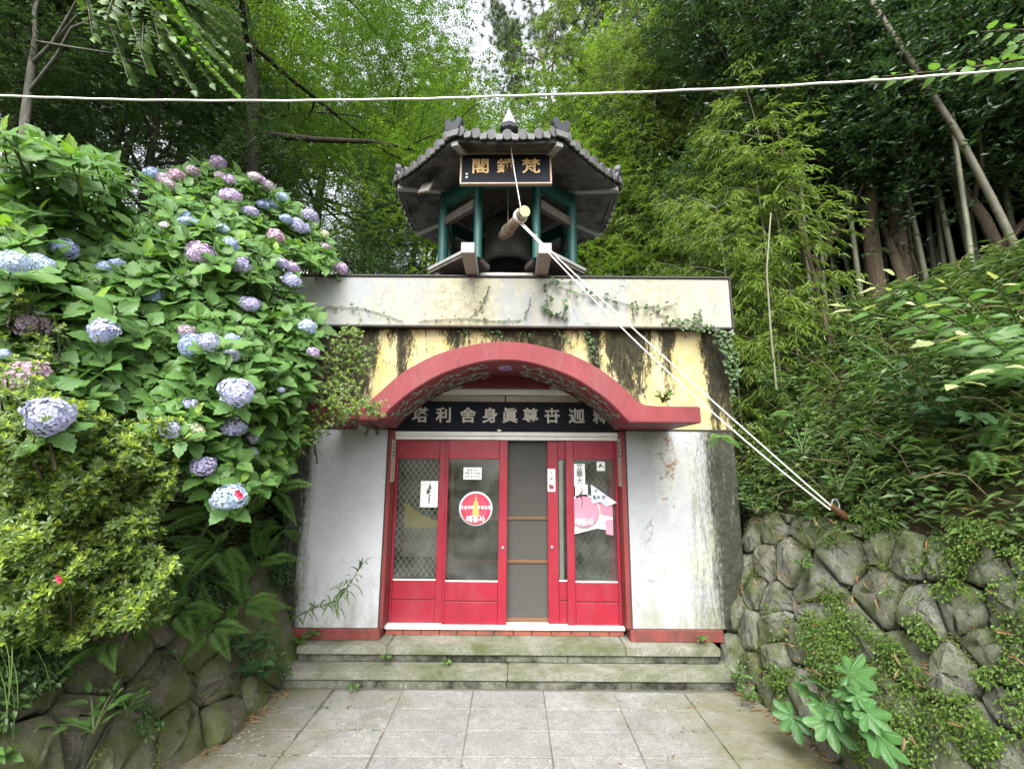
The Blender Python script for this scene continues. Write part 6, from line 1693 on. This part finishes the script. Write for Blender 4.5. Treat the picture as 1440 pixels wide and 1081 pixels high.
small_plant(132, 1030, 2.95, 'bright seedling on the boulder in the lower left corner', 4, .10, .2, None, 3, FL)
small_plant(180, 1005, 3.05, 'small leafy seedling in the cleft between boulders', 4, .07, .15, None, 4, FL)
small_plant(8, 1062, 2.5, 'bright leaf tuft in the very bottom left corner', 3, .10, .06, None, 5)
wl = leaf_meshes(2, leafmat('weed_leaf', [(.08,.17,.035), (.10,.2,.04)], .35, .45, .3, 'object'), W=.6)
for i, (x, y, Yd, lab, n, ls, h) in enumerate(((543, 926, 4.66, 'weed tuft on the lower tread left of the middle', 4, .035, .05), (627, 932, 4.68, 'weed sprouting in the tread joint below the red doors', 4, .035, .04), (497, 966, 4.45, 'weed tuft at the foot of the lowest riser', 4, .035, .04), (985, 900, 4.8, 'weed tuft on the landing under the right white wall', 5, .04, .06), (1035, 960, 4.4, 'low weeds by the right end of the steps', 8, .045, .12), (1050, 985, 4.2, 'second patch of weeds at the right corner of the paving', 7, .04, .10), (420, 905, 4.75, 'small clover patch on the left end of the landing', 9, .04, .08), (442, 895, 4.8, 'clover patch at the foot of the left white wall', 8, .04, .08), (1128, 800, 3.6, 'bright sprig hanging from a joint of the stone wall', 4, .06, .12), (1060, 720, 4.2, 'leafy sprig hanging over the corner of the stone wall', 6, .07, .2), (1180, 690, 3.7, 'trailing sprig beside the wooden peg', 6, .06, .2), (1130, 640, 4.0, 'pale vine sprig on the slope above the peg', 6, .08, .25), (932, 566, 4.4, 'bright weed on top of the right end of the red arch', 9, .06, .12), (1090, 560, 4.7, 'leafy sprig on the slope right of the yellow wall', 7, .09, .3), (1230, 640, 3.4, 'sprig in the middle of the right slope', 6, .07, .2))):
    small_plant(x, y, Yd, lab, n, ls, h, wl if i < 9 or i == 12 else BL, 20+i, FR if i in (8, 9) else None, name='weed', cat='weed')
def blade_mesh(p, d0, L, w_, fall, side):
    pts = [Vector(p)]; dd = Vector(d0).normalized(); n = 6
    for i in range(n): dd = (dd+Vector((0, 0, -fall/n))).normalized(); pts.append(pts[-1]+dd*(L/n))
    vs = []; s = Vector(side).normalized()
    for i, q in enumerate(pts):
        ww = w_*.5*(math.sin(PI*(.12+.88*i/n))**.6 if i < n else .02); vs += [tuple(q-s*ww), tuple(q+s*ww)]
    return mesh_np('blade', np.array(vs), np.array([(2*i, 2*i+1, 2*i+3, 2*i+2) for i in range(n)]), L_['grass'])
# drooping grass-leaved stalk in front of the left white wall
o = empty('grass_plant', P(405, 880, 4.6)); tag(o, 'arching grassy stalk with drooping narrow leaves in front of the left white wall', 'plant')
m = MB(); stalk = [P(*q)-o.location for q in ((395,880,4.6),(440,855,4.55),(475,845,4.5),(495,815,4.5),(512,790,4.5))]; m.tube(stalk, [.006, .005, .005, .004, .002], 6, caps=False); m.build('stem', M['stem'], o)
for i in range(70):
    t = .1+.9*i/69; x = t*4; j = min(int(x), 3); p = stalk[j].lerp(stalk[j+1], x-j); r_ = random.Random(i)
    d = Vector((r_.uniform(-.7, .9), r_.uniform(-.5, .1), r_.uniform(.1, .8))); L = r_.uniform(.09, .24)*(1 if t < .75 else .5)
    link('blade', blade_mesh(p, d, L, r_.uniform(.012, .018), r_.uniform(1.2, 3.2) if t < .8 else .8, (1, r_.uniform(-.4, .4), r_.uniform(-.3, .3))), o)
o = empty('grass_tuft', P(-8, 900, 2.5)); tag(o, 'drooping grass tuft at the lower left edge of the picture', 'grass tuft')
for i in range(26):
    r_ = random.Random(i+90); d = Vector((r_.uniform(-.5, .9), r_.uniform(-.6, .1), r_.uniform(-.1, .6)))
    link('blade', blade_mesh((r_.gauss(0, .03), r_.gauss(0, .03), r_.uniform(-.1, .05)), d, r_.uniform(.3, .5), .006, r_.uniform(2.5, 4.5), (1, r_.uniform(-.4, .4), 0)), o)
# ivy over the parapet
def ivy(label, paths, seed, step=.05, ls=.045, Y0=4.74, back=.0):
    rr = random.Random(seed); pts0 = [P(px, py, Y0) for px, py in paths[0]]; o = empty('ivy', pts0[0]); tag(o, label, 'ivy'); m = MB(); pos, d, nr = [], [], []
    for path in paths:
        pts = [P(px, py, Y0-.004) for px, py in path]; m.tube([p-o.location for p in pts], .0035, 5, caps=False)
        for a, b in zip(pts[:-1], pts[1:]):
            n = max(1, int((b-a).length/step))
            for i in range(n):
                p = a.lerp(b, (i+rr.random())/n)-o.location+Vector((rr.gauss(0, .02), -.012-rr.random()*.03, rr.gauss(0, .02))); pos.append(p); d.append((rr.uniform(-1, 1), -.25, rr.uniform(-1, .3))); nr.append((rr.gauss(0, .3), -1, .5+rr.gauss(0, .3)))
    m.build('stem', M['bark'], o)
    ls_ = np.array([ls*rr.uniform(.6, 1.3) for _ in pos]); v, f = leaves_np(np.array(pos), np.array(d, float), np.array(nr, float), ls_, ls_*.9, T_OV)
    link('foliage', mesh_np('foliage', v, f, L_['ivy'], smooth=False), o, kind='stuff')
ivy('ivy strand along the left foot of the parapet', [[(455,432),(480,432),(510,434),(545,444),(567,453)], [(590,452),(615,450),(650,448),(700,452),(735,450)], [(660,447),(674,436),(683,418),(688,402)], [(737,448),(744,432),(746,418)]], 1, .045, .035)
ivy('ivy spray spreading over the middle of the parapet', [[(775,447),(766,435),(770,415),(766,404),(778,395)], [(778,395),(785,402),(800,408),(822,415),(860,422),(890,430),(930,433),(948,428)], [(770,440),(785,446),(800,450)], [(790,420),(797,432),(790,446)], [(915,430),(922,440),(935,446),(940,455)], [(890,430),(890,444),(893,452)], [(800,450),(770,440),(765,428)], [(775,396),(800,398),(812,396)]], 2, .04, .05)
ivy('ivy clump under the right end of the parapet', [[(930,455),(955,452),(975,452),(985,450)], [(975,445),(982,440),(984,448)], [(985,455),(1000,462),(1020,475),(1030,500)], [(1000,470),(1015,490),(1025,520),(1030,560)], [(960,460),(1000,465),(1030,470)], [(1010,480),(1030,490),(1035,530)], [(1005,475),(1022,500),(1030,530)]], 3, .018, .045)
ivy('dark moss like ivy fringe hanging below the parapet above the arch', [[(650,462),(660,466),(670,462),(685,468),(700,465)], [(690,462),(700,470),(706,478)], [(730,462),(738,470),(745,476)], [(655,464),(652,476)], [(780,464),(790,472),(800,480),(805,488)], [(825,465),(828,485),(835,505),(838,512)], [(820,470),(830,480),(832,495)]], 4, .012, .03, 4.84)
# ------------------------------------------------------------------ ground covers
def on_ground(n, x0, x1, y0, y1, dens, seed):
    r_ = np.random.default_rng(seed); x, y = r_.uniform(x0, x1, n), r_.uniform(y0, y1, n); k = dens(x, y) > r_.uniform(0, 1, n); x, y = x[k], y[k]
    return np.stack([x, y, HT(x, y)], 1), r_
def wob(x, y, s=1.0, p=0): return .5+.25*np.sin(s*2.3*x+p)*np.sin(s*1.9*y+p*2)+.25*np.sin(s*5.1*x+3+p)*np.sin(s*4.3*y+1+p)
# right slope undergrowth
pts, r_ = on_ground(150000, 2.25, 8.5, .8, 8.2, lambda x, y: np.where(HT(x, y) > 1.35, np.clip(-.15+1.25*wob(x, y, 1.4)+.3*np.sin(9*x+2*y)*np.sin(8*y), .08, 1)*np.clip(1.5-.16*(x-2.2), .25, 1), 0), 1)
h = r_.uniform(0, 1, len(pts))**1.3*.30*(.4+wob(pts[:, 0], pts[:, 1], 1.8, 2)); pts[:, 2] += h+.02; pts[:, 0] -= h*.3
d = rnd_dir(len(pts), -.5, .35)+np.array([-.35, -.35, -.1]); vf = leaves_np(pts, d, UP+np.array([-.4, -.4, 0])+r_.normal(0, .45, d.shape), r_.uniform(.05, .12, len(pts)), r_.uniform(.02, .045, len(pts)), T_RH)
tag(link('undergrowth', mesh_np('undergrowth', *vf, L_['under'], smooth=False)), 'dark low leafy undergrowth covering the slope above the stone wall', 'undergrowth', None, 'stuff')
pts, r_ = on_ground(60000, 2.3, 7.0, .8, 7.0, lambda x, y: np.where(HT(x, y) > 1.4, np.clip(1.1*wob(x, y, 2.2, 5)-.15, 0, 1), 0), 11)
h = r_.uniform(0, 1, len(pts))*.38*(.3+wob(pts[:, 0], pts[:, 1], 2.4, 1)); pts[:, 2] += h+.03; pts[:, 0] -= h*.35
d = rnd_dir(len(pts), -.7, .5)+np.array([-.3, -.3, 0]); vf = leaves_np(pts, d, UP+np.array([-.4, -.5, 0])+r_.normal(0, .4, d.shape), r_.uniform(.07, .15, len(pts)), r_.uniform(.010, .018, len(pts)), T_BM)
tag(link('bamboo_grass', mesh_np('bamboo_grass', *vf, L_['azalea'], smooth=False)), 'narrow leaved bamboo grass tangled through the slope above the stone wall', 'bamboo grass', None, 'stuff')
m = MB(); rr = random.Random(77)
for k in range(150):
    x, y = rr.uniform(2.5, 5.5), rr.uniform(1.2, 6.2)
    if HT(x, y) < 1.5: continue
    q = [Vector((x, y, float(HT(x, y))+.08))]; dd = Vector((rr.uniform(-1, .3), rr.uniform(-1, .3), rr.uniform(.1, .9))).normalized()
    for i in range(4): dd = (dd+Vector((rr.gauss(0, .3), rr.gauss(0, .3), rr.gauss(-.1, .25)))).normalized(); q.append(q[-1]+dd*rr.uniform(.08, .2))
    m.tube(q, [.004, .0035, .003, .0025, .002], 4, caps=False)
tag(m.build('dry_twigs', worn('dry_twig', (.22,.16,.10), (.13,.09,.06), 20, .9)), 'dry vine twigs tangled in the undergrowth on the right slope', 'twigs', None, 'stuff')
# left slope fill under the shrubs
pts, r_ = on_ground(60000, -7.5, -2.2, 1.2, 8.0, lambda x, y: np.where(HT(x, y) > .9, .5+.4*wob(x, y, 1.2, 1), .0), 2)
h = r_.uniform(0, 1, len(pts))*.25; pts[:, 2] += h+.02
d = rnd_dir(len(pts), -.5, .4); vf = leaves_np(pts, d, UP+r_.normal(0, .5, d.shape), r_.uniform(.05, .10, len(pts)), r_.uniform(.02, .04, len(pts)), T_RH)
tag(link('undergrowth', mesh_np('undergrowth', *vf, L_['dark'], smooth=False)), 'dark leafy ground cover in the shade under the hydrangeas', 'undergrowth', None, 'stuff')
# hill behind
pts, r_ = on_ground(42000, -12, 12, 7.9, 20, lambda x, y: .5+.5*wob(x, y, .8, 1), 3)
h = r_.uniform(0, 1, len(pts))**1.2*.6*(.3+wob(pts[:, 0], pts[:, 1], 1.1, 3)); pts[:, 2] += h+.02
d = rnd_dir(len(pts), -.4, .5); vf = leaves_np(pts, d, UP+np.array([0, -.5, 0])+r_.normal(0, .5, d.shape), r_.uniform(.07, .15, len(pts)), r_.uniform(.03, .06, len(pts)), T_RH)
tag(link('undergrowth', mesh_np('undergrowth', *vf, L_['layered'], smooth=False)), 'green leafy undergrowth on the hill behind the gatehouse', 'undergrowth', None, 'stuff')
# creeping fig on the right wall
blobs = [(860,370,150,1),(870,420,90,1),(250,560,55,.9),(480,610,110,1),(420,690,130,1),(300,790,80,.9),(620,720,110,.9),(700,900,190,1),(900,930,170,1),(1050,600,80,1),(1060,480,60,.8),(1050,720,90,.8),(480,280,80,.6),(780,640,80,.8),(560,940,150,1),(700,260,90,.5),(430,500,60,.7),(660,470,50,.5),(990,760,70,.7),(420,150,120,.5),(650,130,200,.7),(900,200,200,.8),(820,850,100,.7),(1000,1040,140,.9),(1200,700,220,.9),(1250,950,250,.9),(1200,400,160,.8)]
bu = [(FR.hit(1000+.408*a, 640+.408*b), FR.hit(1000+.408*(a+r), 640+.408*b), FR.hit(1000+.408*a, 640+.408*(b-r)), w_) for a, b, r, w_ in blobs]
r_ = np.random.default_rng(5); n_ = 95000; u = r_.uniform(-.4, 4.2, n_); v = r_.uniform(0, 1.75, n_); m_ = np.zeros(n_)
for c_, e_, t_, w_ in bu:
    ru = max(abs(e_[0]-c_[0]), .08); rv = max(abs(t_[1]-c_[1]), .08); q = ((u-c_[0])/ru)**2+((v-c_[1])/rv)**2; m_ = np.maximum(m_, w_*np.exp(-q*.9))
m_ = m_+.30*np.sin(9*u+2*np.sin(7*v))*np.sin(11*v+2)+.16*np.sin(27*u+3*np.sin(9*v))*np.sin(31*v)+.12*np.sin(61*u)*np.sin(57*v+u)
k = m_ > .43+.25*r_.uniform(0, 1, n_); u, v = u[k], v[k]
h = .055+.045*np.sin(6*u)*np.sin(7*v)+r_.uniform(-.03, .05, len(u))
fo, fu, fv, fn = (np.array(q) for q in (FR.o, FR.u, FR.v, FR.n))
pts = fo+fu*u[:, None]+fv*v[:, None]+fn*h[:, None]
d = fv*-.7+fu*r_.uniform(-1, 1, (len(u), 1))+fn*.35+r_.normal(0, .2, (len(u), 3)); vf = leaves_np(pts, d, fn+UP*.5+r_.normal(0, .35, d.shape), r_.uniform(.010, .030, len(u)), r_.uniform(.009, .021, len(u)), T_RH)
tag(link('creeping_fig', mesh_np('creeping_fig', *vf, L_['fig'], smooth=False)), 'bright small leaved creeper spreading over the rubble stones on the right', 'creeper', None, 'stuff')
# creeper on the left boulders
r_ = np.random.default_rng(6); n_ = 42000; u = r_.uniform(-.3, 3, n_); v = r_.uniform(.1, 1.3, n_)
m_ = .5*np.sin(5*u+1)*np.sin(4*v+.5)+.3*np.sin(13*u)*np.sin(12*v)+np.clip((v-.75)*1.3, -.4, .8)
k = m_ > .10+.5*r_.uniform(0, 1, n_); u, v = u[k], v[k]; fo, fu, fv, fn = (np.array(q) for q in (FL.o, FL.u, FL.v, FL.n))
pts = fo+fu*u[:, None]+fv*v[:, None]+fn*(.13+r_.uniform(-.05, .06, (len(u), 1))); d = fv*-.7+fu*r_.uniform(-1, 1, (len(u), 1))+fn*.35
vf = leaves_np(pts, d, fn+UP*.5+r_.normal(0, .35, d.shape), r_.uniform(.02, .05, len(u)), r_.uniform(.015, .035, len(u)), T_RH)
tag(link('creeping_fig', mesh_np('creeping_fig', *vf, L_['ivy'], smooth=False)), 'dark creeper trailing over the boulders on the left', 'creeper', None, 'stuff')
# dead bamboo leaves and petals
def litter(n, f, seed, L, mat, label, name):
    r_ = np.random.default_rng(seed); pts, nr = f(r_, n); d = rnd_dir(len(pts), -.25, .25)
    if nr is not None: d = d-nr*(d*nr).sum(1, keepdims=True)
    vf = leaves_np(pts, d, (UP if nr is None else nr)+r_.normal(0, .3, d.shape), r_.uniform(.4, 1.2, len(pts))*L, r_.uniform(.6, 1.2, len(pts))*L*.16, T_BM)
    tag(link(name, mesh_np(name, *vf, mat, smooth=False)), label, 'leaf litter', None, 'stuff')
def f_slope(r_, n):
    x, y = r_.uniform(2.45, 6, n), r_.uniform(1, 6.5, n); k = (HT(x, y) > 1.3) & (wob(x, y, 1.6, 4) > .3); x, y = x[k], y[k]
    return np.stack([x-.05, y, HT(x, y)+r_.uniform(.04, .22, len(x))], 1), None
litter(800, f_slope, 1, .10, L_['dead'], 'tan dead bamboo leaves caught in the undergrowth on the right slope', 'fallen_leaves')
def f_wall(r_, n):
    u, v = r_.uniform(-.2, 3.5, n), r_.uniform(0, 1.6, n); k = np.sin(7*u)*np.sin(6*v+1) > .1; u, v = u[k], v[k]
    o_, a, b, c = (np.array(q) for q in (FR.o, FR.u, FR.v, FR.n)); return o_+a*u[:, None]+b*v[:, None]+c*(.15+r_.uniform(0, .03, (len(u), 1))), np.tile(c, (len(u), 1))
litter(420, f_wall, 2, .09, L_['dead'], 'dead leaves lodged in the joints of the stone wall', 'fallen_leaves')
def f_pave(r_, n):
    x, y = r_.uniform(-2.3, 2.3, n), r_.uniform(2.6, 4.45, n); k = (np.abs(x) > 1.55+r_.uniform(-1.4, .5, n)); x, y = x[k], y[k]
    return np.stack([x, y, np.full(len(x), .006)], 1), np.tile(UP, (len(x), 1))
litter(170, f_pave, 3, .05, L_['dead'], 'few dry leaves scattered along the edges of the paving', 'fallen_leaves')
n_ = 5200; r_ = np.random.default_rng(12); kx = r_.integers(-4, 5, n_); x = -.325+.623*kx+r_.normal(0, .006, n_); y = r_.uniform(2.7, 4.48, n_); hor = r_.uniform(0, 1, n_) < .5
x = np.where(hor, r_.uniform(-2.4, 2.4, n_), x); y = np.where(hor, 4.475-.313*r_.integers(0, 6, n_)+r_.normal(0, .006, n_), y)
k = (np.abs(x) > .7+.9*wob(x, y, 2.6, 2)) & (np.abs(x) < 2.02+.14*(4.5-y)) & (wob(x, y, 4.2, 1) > .45); x, y = x[k], y[k]
vf = leaves_np(np.stack([x, y, np.full(len(x), -.001)], 1), rnd_dir(len(x), .1, .9), UP+r_.normal(0, .6, (len(x), 3)), r_.uniform(.008, .02, len(x)), r_.uniform(.005, .012, len(x)), T_RH)
tag(link('joint_moss', mesh_np('joint_moss', *vf, L_['under'], smooth=False)), 'tufts of moss growing in the joints at both sides of the paving', 'moss', None, 'stuff')
def f_gut(r_, n):
    s = np.where(r_.uniform(0, 1, n) < .5, -1., 1.); y = r_.uniform(2.8, 4.5, n); x = np.where(s < 0, -(1.98+.16*(4.5-y))+abs(r_.normal(0, .05, n)), 2.08+.14*(4.5-y)-abs(r_.normal(0, .05, n)))
    return np.stack([x, y, r_.uniform(.006, .03, n)], 1), np.tile(UP, (n, 1))
litter(240, f_gut, 4, .07, L_['dead'], 'dry leaves gathered in the gutters beside the paving', 'fallen_leaves')
def f_pet(r_, n): return np.stack([r_.normal(-1.98, .1, n), r_.normal(3.75, .16, n), np.full(n, .008)], 1), np.tile(UP, (n, 1))
litter(36, f_pet, 6, .03, L_['petal'], 'white fallen petals at the left edge of the paving', 'fallen_petals')
